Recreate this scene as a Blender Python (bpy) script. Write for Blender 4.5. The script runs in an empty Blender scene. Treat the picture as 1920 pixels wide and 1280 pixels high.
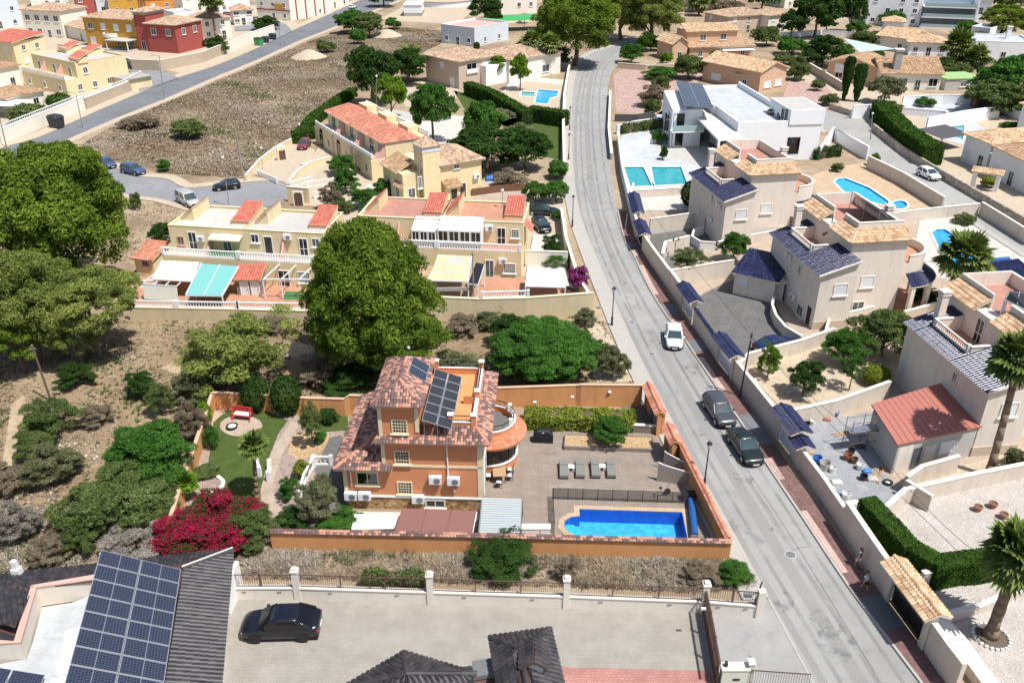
import bpy,math,random
import numpy as np
from mathutils import Vector,Matrix
R=math.radians
scene=bpy.context.scene
C=scene.collection
# ---------------------------------------------------------------- camera, sky, sun, exposure
FPX,TH,HC=1600.0,R(28.2),41.0  # focal length in photo pixels, downward pitch, camera height
cd=bpy.data.cameras.new('camera');cam=bpy.data.objects.new('camera',cd);C.objects.link(cam)
cam.location=(0,0,HC);cam.rotation_euler=(R(90)-TH,0,0)
cd.sensor_width=36.0;cd.lens=FPX/1920*36.0;cd.clip_start=1.0;cd.clip_end=3000.0
scene.camera=cam
SUN=Vector((1.45,-1.12,3.6)).normalized()  # direction towards the sun
sun_el=math.asin(SUN.z);sun_az=math.atan2(SUN.x,SUN.y)
w=bpy.data.worlds.new('World');scene.world=w;w.use_nodes=True
nt=w.node_tree;sky=nt.nodes.new('ShaderNodeTexSky');sky.sky_type='NISHITA';sky.sun_disc=False
sky.sun_elevation=sun_el;sky.sun_rotation=sun_az;sky.air_density=1.0;sky.dust_density=1.5;sky.ozone_density=1.0
nt.links.new(sky.outputs[0],nt.nodes['Background'].inputs[0]);nt.nodes['Background'].inputs[1].default_value=0.095
sl=bpy.data.lights.new('sun','SUN');sl.energy=4.3;sl.angle=R(0.53);sl.color=(1.0,0.975,0.935)
so=bpy.data.objects.new('sun',sl);C.objects.link(so);so.rotation_euler=SUN.to_track_quat('Z','Y').to_euler()
vs=scene.view_settings
vs.view_transform='Standard';vs.look='None';vs.gamma=1.0;vs.exposure=0.42;vs.use_curve_mapping=False
scene.cycles.max_bounces=5;scene.cycles.diffuse_bounces=3;scene.cycles.glossy_bounces=2
scene.cycles.transmission_bounces=3;scene.cycles.transparent_max_bounces=6
scene.cycles.caustics_reflective=False;scene.cycles.caustics_refractive=False
scene.cycles.use_adaptive_sampling=True
try:
    scene.cycles.use_denoising=True;scene.cycles.denoiser='OPENIMAGEDENOISE'
except Exception:
    pass

def P(x,y,z=0.0):
    """the point of the level plane at height z that the photo shows at pixel (x, y)"""
    dx=(x-960)/FPX;dy=(640-y)/FPX;c,s=math.cos(TH),math.sin(TH)
    d=(dx,c+dy*s,-s+dy*c);t=(z-HC)/d[2]
    return Vector((d[0]*t,d[1]*t,z))
rng=np.random.default_rng(7);random.seed(7)

# ---------------------------------------------------------------- materials
MATS={}
def _nodes(name):
    m=bpy.data.materials.new(name);m.use_nodes=True;MATS[name]=m
    return m,m.node_tree,m.node_tree.nodes['Principled BSDF']
def _ramp(nt,cols,interp='LINEAR'):
    r=nt.nodes.new('ShaderNodeValToRGB');r.color_ramp.interpolation=interp
    e=r.color_ramp.elements
    while len(e)<len(cols):e.new(0.5)
    for k,(p,c)in enumerate(cols):
        e[k].position=p;e[k].color=(c[0],c[1],c[2],1)
    return r
def _coord(nt,scale=1.0,kind='Object'):
    t=nt.nodes.new('ShaderNodeTexCoord');m=nt.nodes.new('ShaderNodeMapping')
    s=scale if isinstance(scale,(tuple,list))else (scale,)*3
    m.inputs['Scale'].default_value=s;nt.links.new(t.outputs[kind],m.inputs[0]);return m.outputs[0]
def _noise(nt,vec,scale,detail=4,rough=0.6):
    n=nt.nodes.new('ShaderNodeTexNoise');n.inputs['Scale'].default_value=scale;n.inputs['Detail'].default_value=detail
    n.inputs['Roughness'].default_value=rough;nt.links.new(vec,n.inputs['Vector']);return n.outputs['Fac']
def _mul(nt,a,b,op='MULTIPLY',fac=1.0):
    m=nt.nodes.new('ShaderNodeMixRGB');m.blend_type=op;m.inputs[0].default_value=fac
    nt.links.new(a,m.inputs[1])
    if hasattr(b,'is_linked'):nt.links.new(b,m.inputs[2])
    else:m.inputs[2].default_value=(*b,1)
    return m.outputs[0]
def _bump(nt,h,bs,strength=0.3,dist=0.05):
    b=nt.nodes.new('ShaderNodeBump');b.inputs['Strength'].default_value=strength;b.inputs['Distance'].default_value=dist
    nt.links.new(h,b.inputs['Height']);nt.links.new(b.outputs[0],bs.inputs['Normal'])

def mat_plain(name,col,rough=0.7,metal=0.0,var=0.0,scale=2.0,spec=None,kind='Object',streak=False):
    m,nt,bs=_nodes(name);bs.inputs['Roughness'].default_value=rough;bs.inputs['Metallic'].default_value=metal
    bs.inputs['Base Color'].default_value=(*col,1)
    if spec is not None:bs.inputs['Specular IOR Level'].default_value=spec
    if var>0:
        v=_coord(nt,1.0,kind);n=_noise(nt,v,scale,5,0.65)
        r=_ramp(nt,[(0.25,tuple(c*(1-var)for c in col)),(0.5,col),(0.8,tuple(min(1,c*(1+var*0.5))for c in col))])
        nt.links.new(n,r.inputs[0]);out=r.outputs[0]
        if streak:
            v2=_coord(nt,(1.3,1.3,0.16),kind);n2=_noise(nt,v2,1.0,5,0.75)
            r2=_ramp(nt,[(0.30,(0.86,0.84,0.80)),(0.48,(1,1,1))]);nt.links.new(n2,r2.inputs[0])
            out=_mul(nt,out,r2.outputs[0])
        nt.links.new(out,bs.inputs['Base Color'])
        n3=_noise(nt,v,scale*14,3,0.6);_bump(nt,n3,bs,0.25,0.01)
    return m
def mat_island(name,stops,rough=0.8,interp='LINEAR',spec=0.3,nvar=0.0):
    """each loose piece of the mesh (a tile, a leaf) takes its own colour from the ramp"""
    m,nt,bs=_nodes(name);g=nt.nodes.new('ShaderNodeNewGeometry');r=_ramp(nt,stops,interp)
    nt.links.new(g.outputs['Random Per Island'],r.inputs[0]);out=r.outputs[0]
    if nvar>0:
        v=_coord(nt,1.0);n=_noise(nt,v,0.9,5,0.7);r2=_ramp(nt,[(0.3,(1-nvar,)*3),(0.7,(1,1,1))])
        nt.links.new(n,r2.inputs[0]);out=_mul(nt,out,r2.outputs[0])
    nt.links.new(out,bs.inputs['Base Color']);bs.inputs['Roughness'].default_value=rough
    bs.inputs['Specular IOR Level'].default_value=spec
    return m
def mat_leaf(name,stops,trans=0.15,lump=1.2):
    m=bpy.data.materials.new(name);m.use_nodes=True;MATS[name]=m;nt=m.node_tree;nt.nodes.clear()
    o=nt.nodes.new('ShaderNodeOutputMaterial');d=nt.nodes.new('ShaderNodeBsdfDiffuse');t=nt.nodes.new('ShaderNodeBsdfTranslucent')
    mx=nt.nodes.new('ShaderNodeMixShader');mx.inputs[0].default_value=trans
    g=nt.nodes.new('ShaderNodeNewGeometry');v=_coord(nt,1.0);n=_noise(nt,v,lump,3,0.6)
    a=nt.nodes.new('ShaderNodeMath');a.operation='MULTIPLY_ADD';a.inputs[1].default_value=0.55;nt.links.new(g.outputs['Random Per Island'],a.inputs[0])
    b=nt.nodes.new('ShaderNodeMath');b.operation='MULTIPLY_ADD';b.inputs[1].default_value=1.6;b.inputs[2].default_value=-0.58
    nt.links.new(n,b.inputs[0]);nt.links.new(b.outputs[0],a.inputs[2])
    r=_ramp(nt,stops);nt.links.new(a.outputs[0],r.inputs[0])
    nt.links.new(r.outputs[0],d.inputs[0]);y=_mul(nt,r.outputs[0],(1.25,1.2,0.55));nt.links.new(y,t.inputs[0])
    nt.links.new(d.outputs[0],mx.inputs[1]);nt.links.new(t.outputs[0],mx.inputs[2]);nt.links.new(mx.outputs[0],o.inputs[0])
    return m
def M(n):return MATS[n]

# ---------------------------------------------------------------- mesh building
class MB:
    def __init__(s):s.v=[];s.f=[]
    def add(s,vs,fs):
        b=len(s.v);s.v.extend([tuple(p)for p in vs]);s.f.extend([tuple(i+b for i in f)for f in fs]);return s
    def box(s,x0,x1,y0,y1,z0,z1):
        return s.add([(x0,y0,z0),(x1,y0,z0),(x1,y1,z0),(x0,y1,z0),(x0,y0,z1),(x1,y0,z1),(x1,y1,z1),(x0,y1,z1)],
                     [(3,2,1,0),(4,5,6,7),(0,1,5,4),(1,2,6,5),(2,3,7,6),(3,0,4,7)])
    def obox(s,o,u,n,a0,a1,d0,d1,z0,z1):
        """box in a wall frame: along u, out along n"""
        o=Vector(o);u=Vector(u);n=Vector(n)
        pts=[o+u*a+n*d+Vector((0,0,z))for z in (z0,z1)for a,d in ((a0,d1),(a1,d1),(a1,d0),(a0,d0))]
        return s.add(pts,[(3,2,1,0),(4,5,6,7),(0,1,5,4),(1,2,6,5),(2,3,7,6),(3,0,4,7)])
    def prism(s,pts,z0,z1):
        pts=[(p[0],p[1])for p in pts]
        ar=sum(pts[i][0]*pts[(i+1)%len(pts)][1]-pts[(i+1)%len(pts)][0]*pts[i][1]for i in range(len(pts)))
        if ar<0:pts=pts[::-1]
        n=len(pts);vs=[(x,y,z0)for x,y in pts]+[(x,y,z1)for x,y in pts]
        return s.add(vs,[tuple(range(n-1,-1,-1)),tuple(range(n,2*n))]+[(i,(i+1)%n,n+(i+1)%n,n+i)for i in range(n)])
    def sheet(s,pts):return s.add(pts,[tuple(range(len(pts)))])
    def strip(s,A,B,za=None,zb=None):
        """ribbon between two polylines of equal length"""
        n=len(A);return s.add(list(A)+list(B),[(i,i+1,n+i+1,n+i)for i in range(n-1)])
    def tube(s,p,q,r0,r1=None,n=8,cap=True):
        p=Vector(p);q=Vector(q);r1=r0 if r1 is None else r1;d=(q-p).normalized()
        a=d.orthogonal().normalized();b=d.cross(a)
        vs=[p+(a*math.cos(2*math.pi*i/n)+b*math.sin(2*math.pi*i/n))*r0 for i in range(n)]
        vs+=[q+(a*math.cos(2*math.pi*i/n)+b*math.sin(2*math.pi*i/n))*r1 for i in range(n)]
        fs=[(i,(i+1)%n,n+(i+1)%n,n+i)for i in range(n)]
        if cap:fs+=[tuple(range(n-1,-1,-1)),tuple(range(n,2*n))]
        return s.add(vs,fs)
    def path(s,pts,rs,n=8):
        for i in range(len(pts)-1):s.tube(pts[i],pts[i+1],rs[i],rs[i+1],n)
        return s
    def beam(s,p,q,w,h):
        p=Vector(p);q=Vector(q);d=(q-p).normalized();up=Vector((0,0,1))
        if abs(d.z)>0.98:up=Vector((1,0,0))
        a=d.cross(up).normalized()*w/2;b=a.cross(d).normalized()*h/2
        vs=[p-a-b,p+a-b,p+a+b,p-a+b,q-a-b,q+a-b,q+a+b,q-a+b]
        return s.add(vs,[(3,2,1,0),(4,5,6,7),(0,1,5,4),(1,2,6,5),(2,3,7,6),(3,0,4,7)])
    def lathe(s,prof,c=(0,0,0),n=16,a0=0.0,a1=2*math.pi):
        full=abs(a1-a0)>6.28;m=n if full else n+1;vs=[]
        for i in range(m):
            a=a0+(a1-a0)*i/n
            vs+=[(c[0]+r*math.cos(a),c[1]+r*math.sin(a),c[2]+z)for r,z in prof]
        k=len(prof);fs=[]
        for i in range(n):
            j=(i+1)%m
            fs+=[(i*k+t,j*k+t,j*k+t+1,i*k+t+1)for t in range(k-1)]
        return s.add(vs,fs)
    def rings(s,rr,cap=True,close=True):
        """loft through rings of equal length"""
        n=len(rr[0]);vs=[p for r in rr for p in r];fs=[]
        for k in range(len(rr)-1):
            fs+=[(k*n+i,k*n+(i+1)%n,(k+1)*n+(i+1)%n,(k+1)*n+i)for i in range(n if close else n-1)]
        if cap:fs+=[tuple(range(n-1,-1,-1)),tuple(range((len(rr)-1)*n,len(rr)*n))]
        return s.add(vs,fs)
    def mesh(s,name='mesh'):
        me=bpy.data.meshes.new(name);me.from_pydata(s.v,[],s.f);me.update();return me
def np_mesh(name,V,Fq):
    """mesh from arrays: V (n,3), Fq (m,k) with k = 3 or 4"""
    me=bpy.data.meshes.new(name);k=Fq.shape[1];m=len(Fq)
    me.vertices.add(len(V));me.vertices.foreach_set('co',np.ascontiguousarray(V,dtype=np.float32).ravel())
    me.loops.add(m*k);me.loops.foreach_set('vertex_index',np.ascontiguousarray(Fq,dtype=np.int32).ravel())
    me.polygons.add(m);me.polygons.foreach_set('loop_start',np.arange(0,m*k,k,dtype=np.int32))
    me.polygons.foreach_set('loop_total',np.full(m,k,dtype=np.int32));me.update(calc_edges=True);return me
def obj(name,mb,mat,parent=None,label=None,kind=None,smooth=False):
    me=mb.mesh(name)if isinstance(mb,MB)else mb
    if mat is not None and len(me.materials)==0:me.materials.append(M(mat)if isinstance(mat,str)else mat)
    if smooth:me.polygons.foreach_set('use_smooth',[True]*len(me.polygons))
    o=bpy.data.objects.new(name,me);C.objects.link(o)
    if parent is not None:o.parent=parent
    if label:o['label']=label
    if kind:o['kind']=kind
    return o
def tag(o,label,cat,group=None):
    o['label']=label;o['category']=cat
    if group:o['group']=group
    return o
def thing(name,label,cat,loc=(0,0,0),rz=0.0,group=None):
    o=bpy.data.objects.new(name,None);C.objects.link(o);o.location=loc;o.rotation_euler=(0,0,rz)
    o.empty_display_size=0.3
    return tag(o,label,cat,group)
def dup(root,loc,rz,label,sc=None):
    r=root.copy();C.objects.link(r);r.location=loc;r.rotation_euler=(0,0,rz);r['label']=label
    if sc is not None:r.scale=sc if isinstance(sc,tuple)else (sc,)*3
    for ch in list(root.children):
        c=ch.copy();C.objects.link(c);c.parent=r
        for g in list(ch.children):
            d=g.copy();C.objects.link(d);d.parent=c
    return r
def struct(name,mb,mat):return obj(name,mb,mat,kind='structure')
def ground_sheet(name,px,z,mat,kind='structure'):
    return obj(name,MB().sheet([P(x,y,z)for x,y in px]),mat,kind=kind)
def flat_poly(name,px,z,mat,parent=None,kind=None,z0=None):
    """a level slab whose outline the photo shows at these pixels"""
    pts=[P(x,y,z)for x,y in px]
    mb=MB().prism(pts,z-0.25 if z0 is None else z0,z);return obj(name,mb,mat,parent,kind=kind)
def dense(px,step=2.0):
    """a polyline of pixels as ground points, refined with a Catmull-Rom spline"""
    p=[P(x,y)for x,y in px];out=[]
    for i in range(len(p)-1):
        a,b,c,d=p[max(i-1,0)],p[i],p[i+1],p[min(i+2,len(p)-1)]
        for k in range(6):
            t=k/6
            out.append(0.5*((2*b)+(c-a)*t+(2*a-5*b+4*c-d)*t*t+(3*b-a-3*c+d)*t**3))
    out.append(p[-1]);return out
def lift(pts,z):return [Vector((p.x,p.y,z))for p in pts]
def offset(pts,d):
    """parallel polyline at distance d to the left of travel"""
    out=[]
    for i,p in enumerate(pts):
        a=pts[max(i-1,0)];b=pts[min(i+1,len(pts)-1)];t=(b-a);t.z=0;t.normalize()
        out.append(p+Vector((-t.y,t.x,0))*d)
    return out
# ---------------------------------------------------------------- material library
def mat_ground(name='dry_earth',k=1.0):
    m,nt,bs=_nodes(name);v=_coord(nt,1.0)
    n1=_noise(nt,v,0.07,6,0.65);n2=_noise(nt,v,0.9,6,0.7);n3=_noise(nt,v,9.0,4,0.7)
    r1=_ramp(nt,[*[(a,tuple(c*(k if isinstance(k,float)else k[i])for i,c in enumerate(q)))for a,q in ((0.32,(0.235,0.17,0.115)),(0.5,(0.345,0.265,0.18)),(0.68,(0.45,0.36,0.255)))]]);nt.links.new(n1,r1.inputs[0])
    r2=_ramp(nt,[(0.3,(0.78,0.76,0.73)),(0.5,(0.98,0.98,0.98)),(0.72,(1.15,1.14,1.1))]);nt.links.new(n2,r2.inputs[0])
    r3=_ramp(nt,[(0.3,(0.84,0.83,0.81)),(0.6,(1.04,1.04,1.04))]);nt.links.new(n3,r3.inputs[0])
    c=_mul(nt,_mul(nt,r1.outputs[0],r2.outputs[0]),r3.outputs[0]);nt.links.new(c,bs.inputs['Base Color'])
    bs.inputs['Roughness'].default_value=0.95;bs.inputs['Specular IOR Level'].default_value=0.1;_bump(nt,n3,bs,0.4,0.06)
mat_ground();mat_ground('field_earth',.74);mat_ground('lot_earth',(.88,.84,.76))
def mat_road(name,col,patch=0.12,spots=True):
    m,nt,bs=_nodes(name);v=_coord(nt,1.0)
    n1=_noise(nt,v,0.10,5,0.6);n2=_noise(nt,v,0.8,6,0.7);n3=_noise(nt,v,18.0,3,0.7)
    r1=_ramp(nt,[(0.3,tuple(c*(1-patch)for c in col)),(0.7,tuple(c*(1+patch)for c in col))]);nt.links.new(n1,r1.inputs[0])
    r2=_ramp(nt,[(0.28,(0.80,0.80,0.80)),(0.45,(1,1,1)),(0.75,(1.06,1.06,1.05))]);nt.links.new(n2,r2.inputs[0])
    r3=_ramp(nt,[(0.3,(0.86,0.86,0.86)),(0.65,(1.06,1.06,1.06))]);nt.links.new(n3,r3.inputs[0])
    c=_mul(nt,_mul(nt,r1.outputs[0],r2.outputs[0]),r3.outputs[0])
    if spots:
        vo=nt.nodes.new('ShaderNodeTexVoronoi');vo.inputs['Scale'].default_value=0.35;nt.links.new(v,vo.inputs['Vector'])
        r4=_ramp(nt,[(0.03,(0.55,0.55,0.55)),(0.07,(1,1,1))]);nt.links.new(vo.outputs['Distance'],r4.inputs[0]);c=_mul(nt,c,r4.outputs[0])
    nt.links.new(c,bs.inputs['Base Color']);bs.inputs['Roughness'].default_value=0.9;bs.inputs['Specular IOR Level'].default_value=0.25
    _bump(nt,n3,bs,0.3,0.01)
mat_road('street_concrete',(0.308,0.302,0.289));mat_road('asphalt_grey',(0.165,0.17,0.18),0.15);mat_road('asphalt_close',(0.24,0.24,0.245),0.1)
mat_road('side_street',(0.34,0.33,0.31),0.1)
def mat_brick(name,c1,c2,mortar,sx,sy,rot=0.0,bump=0.3,msize=0.02):
    m,nt,bs=_nodes(name);t=nt.nodes.new('ShaderNodeTexCoord');mp=nt.nodes.new('ShaderNodeMapping');mp.inputs['Rotation'].default_value=(0,0,rot)
    nt.links.new(t.outputs['Object'],mp.inputs[0]);b=nt.nodes.new('ShaderNodeTexBrick');nt.links.new(mp.outputs[0],b.inputs['Vector'])
    b.inputs['Color1'].default_value=(*c1,1);b.inputs['Color2'].default_value=(*c2,1);b.inputs['Mortar'].default_value=(*mortar,1)
    b.inputs['Scale'].default_value=1.0;b.inputs['Brick Width'].default_value=sx;b.inputs['Row Height'].default_value=sy;b.inputs['Mortar Size'].default_value=msize
    n=_noise(nt,mp.outputs[0],0.6,6,0.7);r=_ramp(nt,[(0.3,(0.8,0.79,0.77)),(0.7,(1.08,1.08,1.08))]);nt.links.new(n,r.inputs[0])
    n2=_noise(nt,mp.outputs[0],12,4,0.7);r2=_ramp(nt,[(0.3,(0.85,0.85,0.85)),(0.7,(1.08,1.08,1.08))]);nt.links.new(n2,r2.inputs[0])
    c=_mul(nt,_mul(nt,b.outputs['Color'],r.outputs[0]),r2.outputs[0]);nt.links.new(c,bs.inputs['Base Color'])
    bs.inputs['Roughness'].default_value=0.85;bs.inputs['Specular IOR Level'].default_value=0.25;_bump(nt,b.outputs['Fac'],bs,-bump,0.01)
mat_brick('red_paving',(0.189,0.104,0.0945),(0.23,0.135,0.122),(0.144,0.09,0.081),0.4,0.4)
mat_brick('pink_paving',(0.55,0.38,0.34),(0.60,0.43,0.38),(0.42,0.28,0.25),0.4,0.4)
mat_brick('drive_paving',(0.361,0.335,0.292),(0.396,0.37,0.327),(0.292,0.267,0.232),0.2,0.1)
mat_brick('red_drive',(0.42,0.20,0.17),(0.47,0.24,0.2),(0.34,0.17,0.15),0.3,0.2)
mat_brick('grey_drive',(0.144,0.14,0.137),(0.169,0.166,0.158),(0.108,0.104,0.101),0.5,0.5)
mat_brick('terrace_boards',(0.284,0.233,0.191),(0.321,0.265,0.219),(0.223,0.181,0.149),1.4,0.24)
mat_brick('marble_floor',(0.289,0.296,0.312),(0.342,0.35,0.365),(0.228,0.236,0.251),0.9,0.9)
mat_brick('terracotta_floor',(0.50,0.25,0.16),(0.56,0.29,0.19),(0.42,0.22,0.15),0.35,0.35)
mat_brick('pink_floor',(0.44,0.22,0.17),(0.49,0.25,0.2),(0.38,0.2,0.16),0.35,0.35)
mat_brick('sand_floor',(0.51,0.374,0.246),(0.552,0.408,0.272),(0.442,0.323,0.221),0.5,0.5)
mat_brick('pale_floor',(0.56,0.536,0.48),(0.608,0.584,0.528),(0.496,0.464,0.416),0.6,0.6)
mat_brick('garden_path',(0.429,0.343,0.265),(0.484,0.39,0.312),(0.359,0.281,0.218),0.5,0.25)
mat_brick('white_floor',(0.482,0.503,0.516),(0.516,0.533,0.546),(0.43,0.456,0.473),1.2,1.2)
def mat_voronoi(name,cols,scale,rough=0.9):
    m,nt,bs=_nodes(name);v=_coord(nt,1.0);vo=nt.nodes.new('ShaderNodeTexVoronoi');vo.inputs['Scale'].default_value=scale
    nt.links.new(v,vo.inputs['Vector']);sep=nt.nodes.new('ShaderNodeSeparateColor');nt.links.new(vo.outputs['Color'],sep.inputs[0])
    r=_ramp(nt,cols);nt.links.new(sep.outputs[0],r.inputs[0]);n=_noise(nt,v,0.5,5,0.65)
    r2=_ramp(nt,[(0.3,(0.82,0.8,0.78)),(0.7,(1.05,1.05,1.05))]);nt.links.new(n,r2.inputs[0])
    nt.links.new(_mul(nt,r.outputs[0],r2.outputs[0]),bs.inputs['Base Color']);bs.inputs['Roughness'].default_value=rough
    bs.inputs['Specular IOR Level'].default_value=0.2;_bump(nt,vo.outputs['Distance'],bs,0.5,0.04)
mat_voronoi('stone_cladding',[(0.0,(0.22,0.12,0.055)),(0.5,(0.40,0.25,0.12)),(1.0,(0.52,0.36,0.20))],3.6)
mat_voronoi('path_dirt',[(0.0,(0.36,0.27,0.175)),(0.5,(0.42,0.325,0.215)),(1.0,(0.48,0.38,0.26))],3)
mat_voronoi('tan_gravel',[(0.0,(0.34,0.221,0.111)),(0.5,(0.459,0.315,0.17)),(1.0,(0.561,0.425,0.272))],9)
mat_voronoi('pink_gravel',[(0.0,(0.24,0.176,0.148)),(0.5,(0.344,0.268,0.228)),(1.0,(0.448,0.368,0.32))],10)
mat_voronoi('white_gravel',[(0.0,(0.378,0.336,0.302)),(0.5,(0.462,0.42,0.382)),(1.0,(0.538,0.5,0.462))],13)
mat_voronoi('sand_gravel',[(0.0,(0.425,0.34,0.238)),(0.5,(0.51,0.416,0.306)),(1.0,(0.561,0.468,0.357))],6)
mat_voronoi('red_gravel',[(0.0,(0.34,0.22,0.19)),(0.5,(0.44,0.30,0.26)),(1.0,(0.52,0.38,0.33))],5)
mat_voronoi('rubble_wall',[(0.0,(0.30,0.25,0.20)),(0.5,(0.42,0.36,0.29)),(1.0,(0.52,0.46,0.38))],2.2)
mat_plain('lawn',(0.068,0.098,0.026),0.95,var=0.35,scale=1.2,spec=0.1);mat_plain('turf_green',(0.05,0.16,0.05),0.95,var=0.2,scale=2)
for n,c,v in [('orange_wall',(0.63,0.262,0.122),.10),('orange_boundary',(0.62,0.30,0.125),.15),('cream_trim',(0.74,0.62,0.42),.05),
                ('yellow_wall',(0.74,0.615,0.375),.06),('yellow_fence',(0.63,0.53,0.34),.10),('cream_wall',(0.72,0.645,0.56),.05),('cream_fence',(0.62,0.545,0.46),.10),
                ('beige_wall',(0.52,0.42,0.33),.08),('pale_wall',(0.78,0.74,0.64),.05),('white_wall',(0.80,0.81,0.82),.04),('white_paint',(0.80,0.79,0.77),.04),
                ('ochre_wall',(0.55,0.30,0.055),.08),('red_wall',(0.36,0.085,0.07),.08),('blue_and_shade_wall',(0.60,0.65,0.70),.06),('tan_wall',(0.60,0.40,0.27),.08),('tower_orange',(0.60,0.24,0.05),.08),  # bluish wall tone: blue paint on some houses, painted-in shade on white ones
                ('pink_wall',(0.60,0.36,0.30),.08),('concrete',(0.46,0.44,0.41),.15),('pavement_tan',(0.47,0.385,0.285),.12),('pavement_pale',(0.40,0.375,0.34),.12),('kerb_stone',(0.42,0.39,0.35),.1),
                ('grey_wall',(0.36,0.34,0.32),.12),('hut_white',(0.72,0.74,0.78),.05),('drive_wall',(0.72,0.665,0.585),.07),('sage_block',(0.60,0.62,0.55),.06),('coping_pale',(0.78,0.72,0.63),.06)]:
    mat_plain(n,c,0.85,var=v,scale=0.8,spec=0.25,streak=n in ('cream_fence','orange_boundary','yellow_fence','drive_wall','cream_wall','yellow_wall'))
for n,c,ro,me in [('white_metal',(0.80,0.81,0.82),.4,0),('black_metal',(0.02,0.02,0.022),.45,0),('brown_metal',(0.12,0.065,0.05),.55,0),('grey_metal',(0.35,0.36,0.38),.4,.6),('steel',(0.55,0.56,0.58),.35,.8),
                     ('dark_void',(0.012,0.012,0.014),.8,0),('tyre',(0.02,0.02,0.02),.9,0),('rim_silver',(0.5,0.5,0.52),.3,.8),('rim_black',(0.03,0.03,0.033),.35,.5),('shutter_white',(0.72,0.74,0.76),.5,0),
                     ('awning_cream',(0.78,0.68,0.48),.8,0),('awning_aqua',(0.17,0.44,0.42),.8,0),('tarp_black',(0.012,0.013,0.016),.6,0),('wood_brown',(0.17,0.08,0.045),.7,0),('wood_pale',(0.42,0.27,0.16),.7,0),('wood_grey',(0.24,0.19,0.16),.8,0),
                     ('door_white',(0.74,0.76,0.78),.5,0),('door_dark',(0.03,0.028,0.028),.4,0),('wicker',(0.17,0.165,0.155),.8,0),('lounger_cushion',(0.19,0.19,0.175),.85,0),('red_paint',(0.55,0.03,0.035),.5,0),
                     ('screen_grey',(0.32,0.27,0.24),.7,0),('net_dark',(0.075,0.07,0.075),.8,0),('cover_blue',(0.015,0.10,0.30),.5,0),('roof_sheet_red',(0.40,0.145,0.11),.6,0),('roof_sheet_pink',(0.215,0.098,0.082),.7,0),('roof_sheet_grey',(0.30,0.325,0.325),.5,0),('louvre_grey',(0.42,0.46,0.46),.5,0),('glass_green',(0.33,0.44,0.44),.15,0),
                     ('skin',(0.50,0.30,0.21),.6,0),('hair_dark',(0.02,0.015,0.012),.7,0),('cloth_white',(0.75,0.75,0.77),.9,0),('cloth_navy',(0.05,0.06,0.09),.9,0),('cloth_black',(0.015,0.015,0.018),.9,0),
                     ('bin_green',(0.05,0.33,0.09),.6,0),('bin_dark',(0.03,0.035,0.04),.6,0),('sail_blue',(0.45,0.55,0.60),.8,0),('green_roof',(0.30,0.45,0.19),.8,0),('trunk_bark',(0.13,0.095,0.07),.95,0),('trunk_palm',(0.20,0.145,0.10),.95,0),('twig_grey',(0.36,0.31,0.27),.95,0),
                     ('lamp_glass',(0.75,0.76,0.78),.2,0),('plate_white',(0.78,0.78,0.75),.5,0),('tail_red',(0.45,0.01,0.02),.25,0),('head_light',(0.5,0.52,0.55),.1,0),('pot_terracotta',(0.34,0.13,0.08),.8,0),('plastic_blue',(0.04,0.18,0.5),.5,0),('pole_wood',(0.30,0.26,0.22),.9,0),('stone_white',(0.66,0.62,0.56),.9,0),('panel_frame',(0.46,0.47,0.49),.4,.4)]:
    mat_plain(n,c,ro,me)
for n,c in [('car_black',(0.008,0.009,0.016)),('car_white',(0.78,0.79,0.80)),('car_grey',(0.06,0.065,0.075)),('car_green',(0.014,0.02,0.02)),('car_blue',(0.012,0.025,0.085)),('car_steel',(0.06,0.09,0.16)),('car_maroon',(0.20,0.045,0.055)),('car_silver',(0.42,0.42,0.41))]:
    m=mat_plain(n,c,0.28);m.node_tree.nodes['Principled BSDF'].inputs['Coat Weight'].default_value=0.35;m.node_tree.nodes['Principled BSDF'].inputs['Coat Roughness'].default_value=0.06
mat_plain('glass_dark',(0.012,0.014,0.017),0.08,spec=0.6);mat_plain('glass_grey',(0.10,0.115,0.125),0.1,spec=0.6);mat_plain('glass_pale',(0.30,0.36,0.40),0.12,spec=0.6)
mat_plain('glass_car',(0.035,0.06,0.065),0.05,spec=0.7);mat_plain('glass_tint',(0.006,0.006,0.008),0.06,spec=0.6)
def mat_panel():
    m,nt,bs=_nodes('solar_cells');t=nt.nodes.new('ShaderNodeTexCoord');b=nt.nodes.new('ShaderNodeTexBrick');nt.links.new(t.outputs['Object'],b.inputs['Vector'])
    b.offset=0.0;b.inputs['Scale'].default_value=1.0;b.inputs['Brick Width'].default_value=0.165;b.inputs['Row Height'].default_value=0.165;b.inputs['Mortar Size'].default_value=0.010
    b.inputs['Color1'].default_value=(0.022,0.027,0.048,1);b.inputs['Color2'].default_value=(0.028,0.033,0.058,1);b.inputs['Mortar'].default_value=(0.085,0.095,0.13,1)
    nt.links.new(b.outputs['Color'],bs.inputs['Base Color']);bs.inputs['Roughness'].default_value=0.16;bs.inputs['Specular IOR Level'].default_value=0.5
mat_panel();mat_plain('solar_black',(0.035,0.037,0.042),0.3)
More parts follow.
